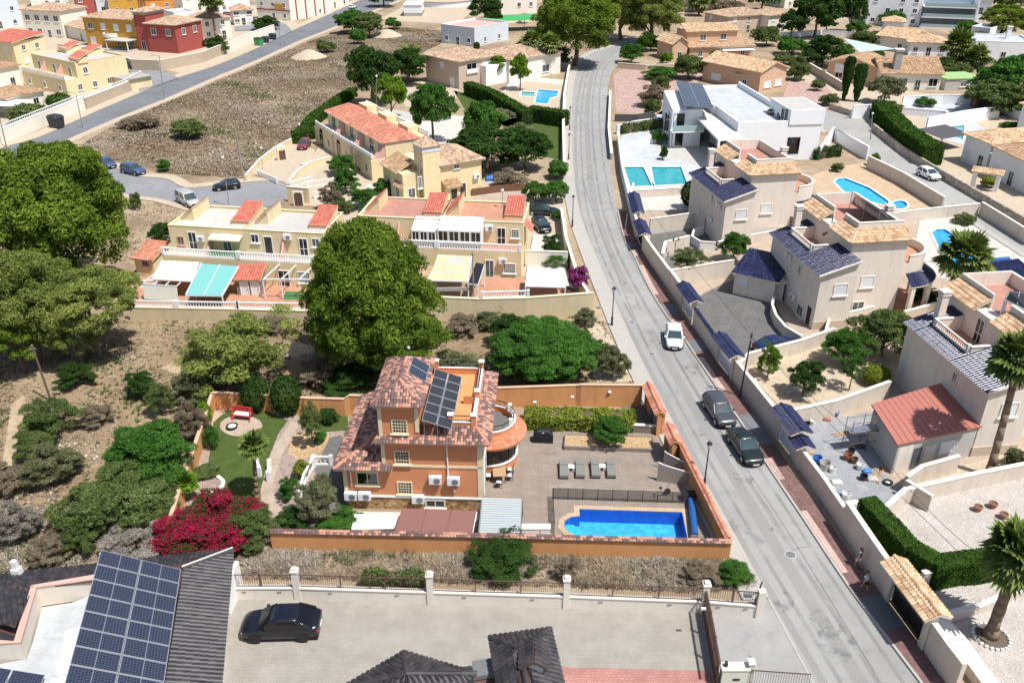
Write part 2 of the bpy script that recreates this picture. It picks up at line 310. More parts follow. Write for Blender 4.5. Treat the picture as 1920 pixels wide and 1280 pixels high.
def mat_water(name,caustic,deep):
    """a pool floor: water tint over tiles, with a mild caustic net painted in"""
    m,nt,bs=_nodes(name);v=_coord(nt,1.0);n=_noise(nt,v,1.6,2,0.5);vo=nt.nodes.new('ShaderNodeTexVoronoi');vo.feature='SMOOTH_F1';vo.inputs['Scale'].default_value=3.2
    mixv=nt.nodes.new('ShaderNodeMixRGB');mixv.inputs[0].default_value=0.25;nt.links.new(v,mixv.inputs[1]);nz=nt.nodes.new('ShaderNodeTexNoise');nz.inputs['Scale'].default_value=2.5;nt.links.new(v,nz.inputs['Vector']);nt.links.new(nz.outputs['Color'],mixv.inputs[2])
    nt.links.new(mixv.outputs[0],vo.inputs['Vector'])
    r=_ramp(nt,[(0.2,deep),(0.75,caustic)]);nt.links.new(vo.outputs['Distance'],r.inputs[0]);nt.links.new(r.outputs[0],bs.inputs['Base Color'])  # paler net along the cell edges imitates caustic light in the floor colour
    bs.inputs['Roughness'].default_value=0.75
mat_water('pool_floor_blue',(0.06,0.50,0.92),(0.03,0.34,0.80));mat_water('pool_floor_aqua',(0.07,0.46,0.48),(0.035,0.35,0.39));mat_water('pool_floor_deep',(0.016,0.16,0.62),(0.01,0.12,0.52));mat_water('pool_floor_sky',(0.06,0.55,0.80),(0.03,0.42,0.70))
def mat_clear():
    m=bpy.data.materials.new('pool_water');m.use_nodes=True;MATS['pool_water']=m;nt=m.node_tree;nt.nodes.clear()
    o=nt.nodes.new('ShaderNodeOutputMaterial');g=nt.nodes.new('ShaderNodeBsdfGlossy');g.inputs['Roughness'].default_value=0.04;t=nt.nodes.new('ShaderNodeBsdfTransparent');t.inputs[0].default_value=(0.86,0.95,0.99,1)
    f=nt.nodes.new('ShaderNodeFresnel');f.inputs[0].default_value=1.33;mx=nt.nodes.new('ShaderNodeMixShader');b=nt.nodes.new('ShaderNodeBump');b.inputs['Strength'].default_value=0.4;b.inputs['Distance'].default_value=0.06
    n=_noise(nt,_coord(nt,1.0),2.2,3,0.5);nt.links.new(n,b.inputs['Height']);nt.links.new(b.outputs[0],g.inputs['Normal']);nt.links.new(b.outputs[0],f.inputs['Normal'])
    nt.links.new(f.outputs[0],mx.inputs[0]);nt.links.new(t.outputs[0],mx.inputs[1]);nt.links.new(g.outputs[0],mx.inputs[2]);nt.links.new(mx.outputs[0],o.inputs[0])
    m2=bpy.data.materials.new('clear_glass');m2.use_nodes=True;MATS['clear_glass']=m2;nt=m2.node_tree;nt.nodes.clear()
    o=nt.nodes.new('ShaderNodeOutputMaterial');g=nt.nodes.new('ShaderNodeBsdfGlossy');g.inputs['Roughness'].default_value=0.03;t=nt.nodes.new('ShaderNodeBsdfTransparent');t.inputs[0].default_value=(0.80,0.90,0.92,1)
    mx=nt.nodes.new('ShaderNodeMixShader');mx.inputs[0].default_value=0.12;nt.links.new(t.outputs[0],mx.inputs[1]);nt.links.new(g.outputs[0],mx.inputs[2]);nt.links.new(mx.outputs[0],o.inputs[0])
    m3=bpy.data.materials.new('mesh_screen');m3.use_nodes=True;MATS['mesh_screen']=m3;nt=m3.node_tree;nt.nodes.clear()
    o=nt.nodes.new('ShaderNodeOutputMaterial');g=nt.nodes.new('ShaderNodeBsdfDiffuse');g.inputs[0].default_value=(0.07,0.06,0.06,1);t=nt.nodes.new('ShaderNodeBsdfTransparent')
    mx=nt.nodes.new('ShaderNodeMixShader');mx.inputs[0].default_value=0.62;nt.links.new(t.outputs[0],mx.inputs[1]);nt.links.new(g.outputs[0],mx.inputs[2]);nt.links.new(mx.outputs[0],o.inputs[0])
mat_clear()
# roof tiles: every tile is a loose piece with its own colour
mat_island('tile_mottled',[(0.0,(0.40,0.18,0.12)),(0.28,(0.52,0.28,0.20)),(0.46,(0.47,0.25,0.18)),(0.47,(0.12,0.077,0.072)),(1.0,(0.20,0.122,0.11))],0.75,'LINEAR',nvar=0.12)
mat_island('tile_straw',[(0.0,(0.42,0.25,0.14)),(0.3,(0.62,0.42,0.25)),(0.75,(0.72,0.52,0.33)),(1.0,(0.52,0.30,0.18))],0.85,nvar=0.25)
mat_island('tile_far',[(0.0,(0.34,0.22,0.14)),(0.4,(0.55,0.38,0.26)),(0.8,(0.66,0.48,0.34)),(1.0,(0.44,0.28,0.18))],0.85,nvar=0.3)
mat_island('tile_terracotta',[(0.0,(0.44,0.16,0.10)),(0.5,(0.56,0.22,0.14)),(1.0,(0.66,0.31,0.21))],0.8,nvar=0.2)
mat_island('tile_red',[(0.0,(0.48,0.13,0.09)),(0.5,(0.54,0.16,0.11)),(1.0,(0.58,0.20,0.14))],0.75,nvar=0.15)
mat_island('tile_orange',[(0.0,(0.52,0.17,0.09)),(0.5,(0.62,0.22,0.12)),(1.0,(0.68,0.30,0.18))],0.75,nvar=0.15)
mat_island('tile_blue',[(0.0,(0.011,0.013,0.045)),(0.5,(0.017,0.020,0.066)),(1.0,(0.028,0.032,0.090))],0.30,spec=0.5)
mat_island('tile_charcoal',[(0.0,(0.030,0.027,0.030)),(0.5,(0.046,0.041,0.044)),(1.0,(0.070,0.062,0.062))],0.5,spec=0.4,nvar=0.2)
mat_island('tile_tan',[(0.0,(0.34,0.20,0.11)),(0.5,(0.46,0.29,0.17)),(1.0,(0.56,0.38,0.24))],0.85,nvar=0.25)
mat_leaf('leaf_pine',[(0.0,(0.036,0.070,0.012)),(0.45,(0.112,0.175,0.023)),(1.0,(0.245,0.310,0.046))],.25,.7)
mat_leaf('leaf_olivepine',[(0.0,(0.075,0.10,0.028)),(0.5,(0.185,0.225,0.055)),(1.0,(0.32,0.35,0.095))],.25,.8)
mat_leaf('leaf_green',[(0.0,(0.024,0.066,0.012)),(0.5,(0.055,0.140,0.024)),(1.0,(0.105,0.225,0.042))])
mat_leaf('leaf_dark',[(0.0,(0.016,0.036,0.010)),(0.5,(0.036,0.076,0.018)),(1.0,(0.072,0.130,0.030))])
mat_leaf('leaf_lime',[(0.0,(0.045,0.10,0.008)),(0.5,(0.11,0.20,0.018)),(1.0,(0.22,0.32,0.04))])
mat_leaf('leaf_yellow',[(0.0,(0.05,0.09,0.010)),(0.5,(0.17,0.22,0.025)),(1.0,(0.36,0.37,0.07))],lump=2.5)
mat_leaf('leaf_scrub',[(0.0,(0.045,0.068,0.022)),(0.5,(0.100,0.140,0.042)),(1.0,(0.180,0.220,0.078))])
mat_leaf('leaf_grey',[(0.0,(0.070,0.078,0.036)),(0.5,(0.150,0.160,0.078)),(1.0,(0.26,0.27,0.14))])
mat_leaf('leaf_dry',[(0.0,(0.11,0.085,0.055)),(0.5,(0.22,0.175,0.12)),(1.0,(0.34,0.29,0.22))])
mat_leaf('leaf_silver',[(0.0,(0.15,0.13,0.105)),(0.5,(0.26,0.235,0.20)),(1.0,(0.40,0.375,0.335))])
mat_leaf('leaf_magenta',[(0.0,(0.02,0.05,0.012)),(0.32,(0.045,0.075,0.02)),(0.42,(0.17,0.01,0.03)),(1.0,(0.44,0.022,0.075))],lump=0.8)
mat_leaf('leaf_purple',[(0.0,(0.03,0.05,0.015)),(0.3,(0.16,0.02,0.12)),(1.0,(0.42,0.08,0.30))])
mat_leaf('leaf_palm',[(0.0,(0.05,0.085,0.02)),(0.5,(0.13,0.185,0.045)),(1.0,(0.29,0.31,0.11))],lump=0.6)
mat_leaf('leaf_hedge',[(0.0,(0.016,0.042,0.008)),(0.5,(0.040,0.095,0.014)),(1.0,(0.085,0.165,0.026))],lump=1.5)
mat_island('dry_grass',[(0.0,(0.19,0.14,0.09)),(0.35,(0.30,0.225,0.145)),(0.6,(0.40,0.31,0.205)),(0.8,(0.34,0.295,0.245)),(1.0,(0.52,0.43,0.31))],0.95,spec=0.05)
mat_island('grey_scrub',[(0.0,(0.20,0.165,0.13)),(0.4,(0.30,0.255,0.21)),(0.7,(0.37,0.325,0.28)),(1.0,(0.45,0.385,0.30))],0.95,spec=0.05)
mat_island('brown_scrub',[(0.0,(0.13,0.09,0.06)),(0.4,(0.21,0.15,0.10)),(0.75,(0.29,0.22,0.15)),(1.0,(0.37,0.30,0.21))],0.95,spec=0.05)
mat_island('stone_pieces',[(0.0,(0.35,0.28,0.21)),(0.5,(0.52,0.44,0.35)),(1.0,(0.66,0.60,0.52))],0.95,spec=0.1)

# ---------------------------------------------------------------- roof tiles
def tile_mesh(name,pts,pitch=0.26,course=0.42,rise=0.075,flat=False):
    """barrel tiles on the plane polygon pts (pts[0] -> pts[1] is the eave), clamped to its outline"""
    p=[Vector(q)for q in pts];u=(p[1]-p[0]).normalized();n=(p[1]-p[0]).cross(p[2]-p[0]).normalized()
    if n.z<0:n=-n
    v=n.cross(u)
    if (p[2]-p[0]).dot(v)<0:v=-v
    uv=[((q-p[0]).dot(u),(q-p[0]).dot(v))for q in p]
    vmax=max(b for a,b in uv)
    def span(b):
        xs=[]
        for i in range(len(uv)):
            (a0,b0),(a1,b1)=uv[i],uv[(i+1)%len(uv)]
            if abs(b1-b0)<1e-6:
                if abs(b-b0)<1e-4:xs+=[a0,a1]
            elif min(b0,b1)-1e-6<=b<=max(b0,b1)+1e-6:xs.append(a0+(a1-a0)*(b-b0)/(b1-b0))
        return (min(xs),max(xs))if xs else (0,0)
    prof=[(-0.5,0),(-0.3,0.75),(0,1),(0.3,0.75),(0.5,0)]if not flat else [(-0.5,0.2),(-0.1,0.35),(0.15,1),(0.4,0.5),(0.5,0.2)]
    V=[];F=[];nr=max(1,int(round(vmax/course)));co=vmax/nr
    for r in range(nr):
        v0=r*co-(0.06 if r==0 else 0.0);v1=min((r+1)*co+0.05,vmax)
        s0=span(max(v0,0));s1=span(v1);lo=min(s0[0],s1[0]);hi=max(s0[1],s1[1])
        k0=math.floor(lo/pitch);k1=math.ceil(hi/pitch)
        for k in range(k0,k1):
            cu=(k+0.5)*pitch
            if cu+pitch/2<lo or cu-pitch/2>hi:continue
            b=len(V);w0=0
            jz=rng.uniform(-0.008,0.012);ju=rng.uniform(-0.012,0.012)
            for (vv,sp,dz)in ((v0,s0,0.055),(v1,s1,0.012)):
                for a,h in prof:
                    uu=min(max(cu+ju+a*pitch*1.02,sp[0]),sp[1]);w0+=uu
                    q=p[0]+u*uu+v*vv+n*(h*rise+dz+jz);V.append((q.x,q.y,q.z))
            if max(V[b+i][0]for i in range(10))-min(V[b+i][0]for i in range(10))<0.02 and max(V[b+i][1]for i in range(10))-min(V[b+i][1]for i in range(10))<0.02:
                del V[b:];continue
            F+=[(b+i,b+i+1,b+6+i,b+5+i)for i in range(4)]
    if not F:return None
    return np_mesh(name,np.array(V),np.array(F))
def roof_plane(parent,pts,mat,pitch=0.26,course=0.42,rise=0.075,thick=0.14,name='roof',fascia='cream_trim',sub=True):
    """one slope: a deck with its own thickness, tiled"""
    p=[Vector(q)for q in pts];n=(p[1]-p[0]).cross(p[2]-p[0]).normalized()
    if n.z<0:n=-n
    k=len(p);mb=MB().add([q-Vector((0,0,thick))for q in p]+p,[tuple(range(k))[::-1],tuple(range(k,2*k))]+[(i,(i+1)%k,k+(i+1)%k,k+i)for i in range(k)])
    d=obj(name,mb,fascia,parent);me=tile_mesh('roof_tiles',pts,pitch,course,rise)
    if me:obj('roof_tiles',me,mat,d,kind='stuff')
    return d
def ridge(parent,segs,mat,r=0.11,name='ridge_tiles'):
    V=[];F=[]
    for a,b in segs:
        a=Vector(a);b=Vector(b);L=(b-a).length;n=max(1,int(L/0.42));d=(b-a).normalized();s=d.cross(Vector((0,0,1))).normalized();up=s.cross(d)
        for i in range(n):
            q0=a+d*(L*i/n);q1=a+d*(L*(i+1)/n+0.05);o=len(V)
            for q,rr in ((q0,r*1.12),(q1,r)):
                for t in range(5):
                    an=math.pi*t/4;w_=q+s*math.cos(an)*rr*1.15+up*(math.sin(an)*rr+0.03);V.append((w_.x,w_.y,w_.z))
            F+=[(o+i2,o+i2+1,o+6+i2,o+5+i2)for i2 in range(4)]
    return obj(name,np_mesh(name,np.array(V),np.array(F)),mat,parent,kind='stuff')

# ---------------------------------------------------------------- houses and walls
DIRS={'F':((1,0,0),(0,-1,0)),'B':((-1,0,0),(0,1,0)),'R':((0,1,0),(1,0,0)),'L':((0,-1,0),(-1,0,0))}
class House:
    """a building in its own frame: x along the front, y away from the viewer"""
    def __init__(s,name,label,cat,a,b,z=0.0,group=None):
        A,B=P(*a,z),P(*b,z);s.A=Vector((A.x,A.y,0));s.rz=math.atan2(B.y-A.y,B.x-A.x);s.w=(Vector((B.x,B.y))-Vector((A.x,A.y))).length
        s.t=thing(name,label,cat,s.A,s.rz,group);s.wall='cream_wall'
    def l(s,x,y,z=0.0):
        """local coordinates of the point that the photo shows at a pixel, at height z"""
        q=P(x,y,z)-s.A;c,n=math.cos(-s.rz),math.sin(-s.rz);return Vector((q.x*c-q.y*n,q.x*n+q.y*c,z))
    def box(s,name,x0,x1,y0,y1,z0,z1,mat,parent=None,label=None):return obj(name,MB().box(x0,x1,y0,y1,z0,z1),mat,parent or s.t,label)
    def prism(s,name,pts,z0,z1,mat,parent=None):return obj(name,MB().prism(pts,z0,z1),mat,parent or s.t)
    def at(s,face,plane,a):
        return Vector((a,plane,0))if face in 'FB' else Vector((plane,a,0))
    def win(s,face,plane,a,z,w=1.1,h=1.2,style='grid',frame='white_paint',pane=None,name='window',sill=True,arch=False):
        """window centred at coordinate a of the wall plane, from height z; frame > pane, bars, sill"""
        o=s.at(face,plane,a);u,n=DIRS[face];f=0.09;mb=MB()
        mb.obox(o,u,n,-w/2-f,-w/2,-0.02,0.07,z-f,z+h+f);mb.obox(o,u,n,w/2,w/2+f,-0.02,0.07,z-f,z+h+f)
        mb.obox(o,u,n,-w/2,w/2,-0.02,0.068,z+h,z+h+f)
        if name=='window':mb.obox(o,u,n,-w/2,w/2,-0.02,0.068,z-f,z)
        fr=obj(name,mb,frame,s.t)
        pm=pane or {'grid':'glass_dark','shutter':'shutter_white','plain':'glass_grey','dark':'glass_tint','door':'glass_dark','solid':'door_white','solid_dark':'door_dark'}[style]
        obj('pane' if 'solid' not in style else 'panel',MB().obox(o,u,n,-w/2,w/2,-0.02,0.015,z,z+h),pm,fr)
        b=MB()
        if style=='grid':
            nx,nz=max(2,int(w/0.19)),max(2,int(h/0.22))
            for i in range(1,nx):b.obox(o,u,n,-w/2+w*i/nx-0.016,-w/2+w*i/nx+0.016,0.015,0.045,z,z+h)
            for i in range(1,nz):b.obox(o,u,n,-w/2,w/2,0.015,0.043,z+h*i/nz-0.02,z+h*i/nz+0.02)
        elif style in ('plain','door','dark'):
            b.obox(o,u,n,-0.03,0.03,0.015,0.045,z,z+h)
            if style=='door':b.obox(o,u,n,-w/2,w/2,0.015,0.043,z+h*0.4-0.03,z+h*0.4+0.03)
        elif style=='shutter':
            nz=max(3,int(h/0.16))
            for i in range(nz):b.obox(o,u,n,-w/2+.02,w/2-.02,0.015,0.03,z+h*i/nz+0.01,z+h*(i+0.75)/nz)
        elif style.startswith('solid'):
            b.obox(o,u,n,w/2-0.16,w/2-0.08,0.015,0.09,z+h*0.45,z+h*0.45+0.05)
        if b.v:obj({'grid':'muntins','plain':'mullion','door':'mullion','dark':'mullion','shutter':'slats'}.get(style,'handle'),b,'shutter_white' if style=='shutter' else (frame if 'solid' not in style else 'steel'),fr)
        if sill and name=='window':obj('sill',MB().obox(o,u,n,-w/2-0.2,w/2+0.2,-0.02,0.17,z-f-0.1,z-f),frame,fr)
        return fr
    def door(s,face,plane,a,w=0.95,h=2.1,style='solid',z=0.05,frame='white_paint',pane=None):return s.win(face,plane,a,z,w,h,style,frame,pane,'door',False)
    def roof(s,pts,mat,**k):return roof_plane(s.t,pts,mat,**k)
    def hip(s,x0,x1,y0,y1,z,rise,ov=0.5,mat='tile_far',pitch=0.3,course=0.45,fascia='cream_trim',thick=0.14,rr=0.11):
        x0-=ov;x1+=ov;y0-=ov;y1+=ov;W,D=x1-x0,y1-y0;zt=z+rise
        k=dict(pitch=pitch,course=course,fascia=fascia,thick=thick)
        if W>=D:
            a=Vector((x0+D/2,(y0+y1)/2,zt));b=Vector((x1-D/2,(y0+y1)/2,zt))
        else:
            a=Vector(((x0+x1)/2,y0+W/2,zt));b=Vector(((x0+x1)/2,y1-W/2,zt))
        c=[Vector((x0,y0,z)),Vector((x1,y0,z)),Vector((x1,y1,z)),Vector((x0,y1,z))]
        eq=(b-a).length<0.05
        if W>=D:
            sl=[[c[0],c[1],b,a],[c[1],c[2],b],[c[2],c[3],a,b],[c[3],c[0],a]];hp=[(c[0],a),(c[3],a),(c[1],b),(c[2],b)]
        else:
            sl=[[c[0],c[1],a],[c[1],c[2],b,a],[c[2],c[3],b],[c[3],c[0],a,b]];hp=[(c[0],a),(c[1],a),(c[2],b),(c[3],b)]
        if eq:sl=[[q for i,q in enumerate(f)if i<3]for f in sl]
        for f in sl:s.roof(f,mat,**k)
        ridge(s.t,hp+([]if eq else [(a,b)]),mat,rr)
    def gable(s,x0,x1,y0,y1,z,rise,ov=0.4,mat='tile_far',along='x',pitch=0.3,course=0.45,fascia='cream_trim',wall=None):
        k=dict(pitch=pitch,course=course,fascia=fascia);X0,X1,Y0,Y1=x0-ov,x1+ov,y0-ov,y1+ov;zt=z+rise
        if along=='x':
            m=(y0+y1)/2;a,b=Vector((X0,m,zt)),Vector((X1,m,zt));zl=z-rise*ov/max(m-y0,.1)
            s.roof([(X0,Y0,zl),(X1,Y0,zl),b,a],mat,**k);s.roof([(X1,Y1,zl),(X0,Y1,zl),a,b],mat,**k)
            tri=[[(x0,y0,z),(x0,y1,z),(x0,m,zt)],[(x1,y0,z),(x1,y1,z),(x1,m,zt)]]
        else:
            m=(x0+x1)/2;a,b=Vector((m,Y0,zt)),Vector((m,Y1,zt));zl=z-rise*ov/max(m-x0,.1)
            s.roof([(X0,Y1,zl),(X0,Y0,zl),a,b],mat,**k);s.roof([(X1,Y0,zl),(X1,Y1,zl),b,a],mat,**k)
            tri=[[(x0,y0,z),(x1,y0,z),(m,y0,zt)],[(x0,y1,z),(x1,y1,z),(m,y1,zt)]]
        for t_ in tri:obj('gable',MB().sheet([Vector(q)-Vector((0,0,0.02))for q in t_]),wall or s.wall,s.t)
        ridge(s.t,[(a,b)],mat)
    def shed(s,x0,x1,y0,y1,z0,z1,side='F',mat='tile_red',**k):
        """lean-to: low edge z0 at the given side"""
        e={'F':[(x0,y0,z0),(x1,y0,z0),(x1,y1,z1),(x0,y1,z1)],'B':[(x1,y1,z0),(x0,y1,z0),(x0,y0,z1),(x1,y0,z1)],
             'L':[(x0,y1,z0),(x0,y0,z0),(x1,y0,z1),(x1,y1,z1)],'R':[(x1,y0,z0),(x1,y1,z0),(x0,y1,z1),(x0,y0,z1)]}[side]
        return s.roof(e,mat,**k)
    def parapet(s,x0,x1,y0,y1,z0,z1,mat,t=0.22,cop='coping_pale',sides='FBLR',ct=0.06):
        mb=MB();cb=MB()
        segs={'F':(x0,x1,y0,y0+t),'B':(x0,x1,y1-t,y1),'L':(x0,x0+t,y0+t,y1-t),'R':(x1-t,x1,y0+t,y1-t)}
        for c in sides:
            a,b,d,e=segs[c];mb.box(a,b,d,e,z0,z1);o=0.04
            cb.box(a-(o if c in 'FBL' else -o),b+(o if c in 'FBR' else -o),d-(o if c in 'F' else (0 if c=='B' else -o))+(0 if c!='B' else -o),e+(o if c=='B' else (o if c=='F' else -o)),z1,z1+ct)
        p=obj('parapet',mb,mat,s.t);obj('coping',cb,cop,p);return p
    def balus(s,pts,z,h=0.95,mat='white_paint',step=0.3,solid=False):return balustrade(s.t,pts,z,h,mat,step)
    def ac(s,face,plane,a,z,parent=None):return ac_unit(s.t,s.at(face,plane,a),face,z)
    def chimney(s,x,y,z0,z1,w=0.6,mat='cream_wall',cap='coping_pale'):
        c=s.box('chimney',x-w/2,x+w/2,y-w/2,y+w/2,z0,z1,mat)
        m=MB().box(x-w*.62,x+w*.62,y-w*.62,y+w*.62,z1,z1+.1);m.box(x-w*.4,x+w*.4,y-w*.4,y+w*.4,z1+.1,z1+.3);m.box(x-w*.66,x+w*.66,y-w*.66,y+w*.66,z1+.3,z1+.42)
        obj('chimney_cap',m,cap,c);return c
def ac_unit(parent,o,face,z,name='air_conditioner'):
    u,n=DIRS[face];w=0.45
    a=obj(name,MB().obox(o,u,n,-w,w,0.08,0.42,z,z+0.62),'white_metal',parent)
    U,N=Vector(u),Vector(n);c=Vector(o)+U*0.12+N*0.425+Vector((0,0,z+0.31));mb=MB()
    mb.tube(c,c+N*0.015,0.24,n=14);obj('fan_grille',mb,'grey_metal',a)
    for e in (-w+.1,w-.14):obj('bracket',MB().obox(o,u,n,e,e+.04,0,0.42,z-0.05,z),'white_metal',a)
    return a
def balustrade(parent,pts,z,h=0.95,mat='white_paint',step=0.3,rail_w=0.16,name='balustrade'):
    """plinth and handrail with turned balusters between"""
    pts=[Vector((p[0],p[1],0))for p in pts];mb=MB();bb=MB();pb=MB()
    for i in range(len(pts)-1):
        a,b=pts[i],pts[i+1];L=(b-a).length
        if L<0.05:continue
        mb.beam(a+Vector((0,0,z+h-.06)),b+Vector((0,0,z+h-.06)),rail_w,0.12);mb.beam(a+Vector((0,0,z+.07)),b+Vector((0,0,z+.07)),rail_w*0.9,0.14)
        n=max(1,int(L/step))
        for k in range(n):
            q=a+(b-a)*((k+0.5)/n);bb.tube(q+Vector((0,0,z+.14)),q+Vector((0,0,z+h*.5)),0.075,0.045,5,False);bb.tube(q+Vector((0,0,z+h*.5)),q+Vector((0,0,z+h-.12)),0.045,0.06,5,False)
    r=obj(name,mb,mat,parent)
    if bb.v:obj('balusters',bb,mat,r,kind='stuff')
    for i,q in enumerate((pts[0],pts[-1])):obj('post',MB().box(q.x-.14,q.x+.14,q.y-.14,q.y+.14,z,z+h+.08),mat,r)
    return r
def ribbon(pts,t,z0,z1):
    """mitred wall along a polyline; z0, z1 numbers or one per point"""
    n=len(pts);Z0=z0 if isinstance(z0,(list,tuple))else [z0]*n;Z1=z1 if isinstance(z1,(list,tuple))else [z1]*n
    L=offset(pts,t/2);Rr=offset(pts,-t/2)
    return MB().rings([[(L[i].x,L[i].y,Z0[i]),(Rr[i].x,Rr[i].y,Z0[i]),(Rr[i].x,Rr[i].y,Z1[i]),(L[i].x,L[i].y,Z1[i])]for i in range(n)])
def wall(name,label,px,h,mat,t=0.25,cop='coping_pale',zpix=0.0,cat='wall',cw=0.08,ct=0.07,tiled=None,group=None,posts=None,z0=-0.05,ridge_r=0.16):
    """boundary wall along pixels that the photo shows at height zpix (0 = its foot); body > coping"""
    hs=h if isinstance(h,(list,tuple))else [h]*len(px)
    pts=[P(x,y,(hs[i]if zpix=='top' else zpix))for i,(x,y)in enumerate(px)];pts=[Vector((p.x,p.y,0))for p in pts]
    t_=thing(name,label,cat,pts[0],0,group);q=[p-pts[0]for p in pts]
    obj('wall_body',ribbon(q,t,z0,hs),mat,t_)
    if tiled:
        V=[];F=[]
        for i in range(len(q)-1):
            a,b=q[i],q[i+1];L=(b-a).length;n=max(1,int(L/0.24));d=(b-a).normalized();s_=Vector((-d.y,d.x,0))
            for k in range(n):
                c=a+d*(L*(k+.5)/n);hz=hs[i]+(hs[i+1]-hs[i])*(k+.5)/n
                for sg in (-1,1):
                    o=len(V)
                    for (out,zz)in ((0.02,0.17),(0.25,0.07)):
                        for w_,hh in ((-.12,0),(-.06,.05),(0,.07),(.06,.05),(.12,0)):
                            r_=c+s_*(sg*out)+d*w_;V.append((r_.x,r_.y,hz+zz+hh))
                    F+=[(o+j,o+j+1,o+6+j,o+5+j)for j in range(4)]
        cp=obj('coping',ribbon(q,t+0.16,[z for z in hs],[z+.07 for z in hs]),'tan_wall',t_);obj('coping_tiles',np_mesh('coping_tiles',np.array(V),np.array(F)),tiled,cp,kind='stuff')
        ridge(t_,[(q[i]+Vector((0,0,hs[i]+.16)),q[i+1]+Vector((0,0,hs[i+1]+.16)))for i in range(len(q)-1)],tiled,0.09)
    elif cop:obj('coping',ribbon(q,t+cw,hs,[z+ct for z in hs]),cop,t_)
    return t_,q
# ---------------------------------------------------------------- vegetation kit
def leaf_arrays(c,n,size,aspect=0.5,fold=0.0):
    """diamond leaves at centres c with normals n"""
    N=len(c);t=np.cross(n,rng.normal(size=(N,3)));t /= np.linalg.norm(t,axis=1,keepdims=True)+1e-9
    b=np.cross(n,t);s=size[:,None]
    V=np.stack([c-t*s,c-b*s*aspect,c+t*s,c+b*s*aspect],1).reshape(-1,3)
    F=np.arange(4*N).reshape(N,4);return V,F
def cloud(blobs,leaf,cover,aspect=0.5,zmin=-0.45,jit=0.75,inner=0.62,spread=0.30,seed=1,fray=0.12):
    """leaves scattered over many overlapping ellipsoids: c xyz, r xyz"""
    r_=np.random.default_rng(seed);B=np.array(blobs,float);Cs,Ns=[],[]
    for i,(x,y,z,a,b,c)in enumerate(B):
        ar=4*math.pi*((a*b)**1.6/3+(a*c)**1.6/3+(b*c)**1.6/3)**(1/1.6)
        n=max(6,int(ar*cover/(2*leaf*leaf*aspect)))
        d=r_.normal(size=(n,3));d /= np.linalg.norm(d,axis=1,keepdims=True);keep=d[:,2]>zmin-r_.random(n)*0.3;d=d[keep];n=len(d)
        rad=1.06-spread*1.3*r_.random(n)**1.7;fr=r_.random(n)<fray;rad[fr]+=r_.random(fr.sum())*.28
        p=d*rad[:,None]*np.array([a,b,c])+np.array([x,y,z])
        near=np.ones(n,bool)
        dist=np.linalg.norm(B[:,:3]-B[i,:3],axis=1);idx=np.where((dist<(B[:,3:].max(1)+max(a,b,c)))&(np.arange(len(B))!=i))[0]
        for j in idx:
            q=(p-B[j,:3])/B[j,3:];near&=(q**2).sum(1)>inner**2
        nn=d/np.array([a,b,c]);nn /= np.linalg.norm(nn,axis=1,keepdims=True);nn=nn+r_.normal(size=nn.shape)*jit+np.array([.06,-.04,0.22]);nn /= np.linalg.norm(nn,axis=1,keepdims=True)
        Cs.append(p[near]);Ns.append(nn[near])
    c=np.concatenate(Cs);n=np.concatenate(Ns);s=leaf*(.45+1.25*r_.random(len(c))**1.6);return leaf_arrays(c,n,s,aspect)
def clumps(n,r0,r1,flat=0.75,top=0.15,seed=1,shell=(0.62,0.95),lump=0.0):
    """n clumps over a unit ellipsoid (centre at the origin)"""
    r_=np.random.default_rng(seed);out=[]
    k=0
    while len(out)<n and k<n*30:
        k+=1;d=r_.normal(size=3);d /= np.linalg.norm(d)
        if d[2]<-0.55+top*0:continue
        rr=r_.uniform(*shell);p=d*rr;r=r_.uniform(r0,r1);sc=1+lump*math.sin(5*d[0]+seed)*math.cos(4*d[1]+2*seed)
        out.append((p[0]*sc,p[1]*sc,p[2]*sc,r,r,r*flat))
    return out
def lobes(nl,nc,rl,r0,r1,seed=1,flat=.8,low=-.85,sh=(.52,.72)):
    """clumps gathered on a few big uneven lobes, so that a crown has bays and shadowed gaps"""
    r_=np.random.default_rng(seed);out=[]
    for i in range(nl):
        a=i*2.399+r_.uniform(-.4,.4);z=low+(1.0-low)*((i+.5)/nl)**.9;q=math.sqrt(max(0,1-z*z));L=r_.uniform(*sh);c=np.array([math.cos(a)*q,math.sin(a)*q,z])*L;R_=rl*r_.uniform(.75,1.2)
        for k in range(nc):
            d=r_.normal(size=3);d /= np.linalg.norm(d)
            if d[2]<-.25:d[2]*=-.6
            if (d*c).sum()<-.15*L:continue
            p=c+d*R_*r_.uniform(.7,1.0);r=r_.uniform(r0,r1);out.append((*p,r,r,r*flat))
    return out
PROTO={}
def proto(key,fn):
    if key not in PROTO:
        V,F=fn();PROTO[key]=np_mesh('crown',V,F)
    return PROTO[key]
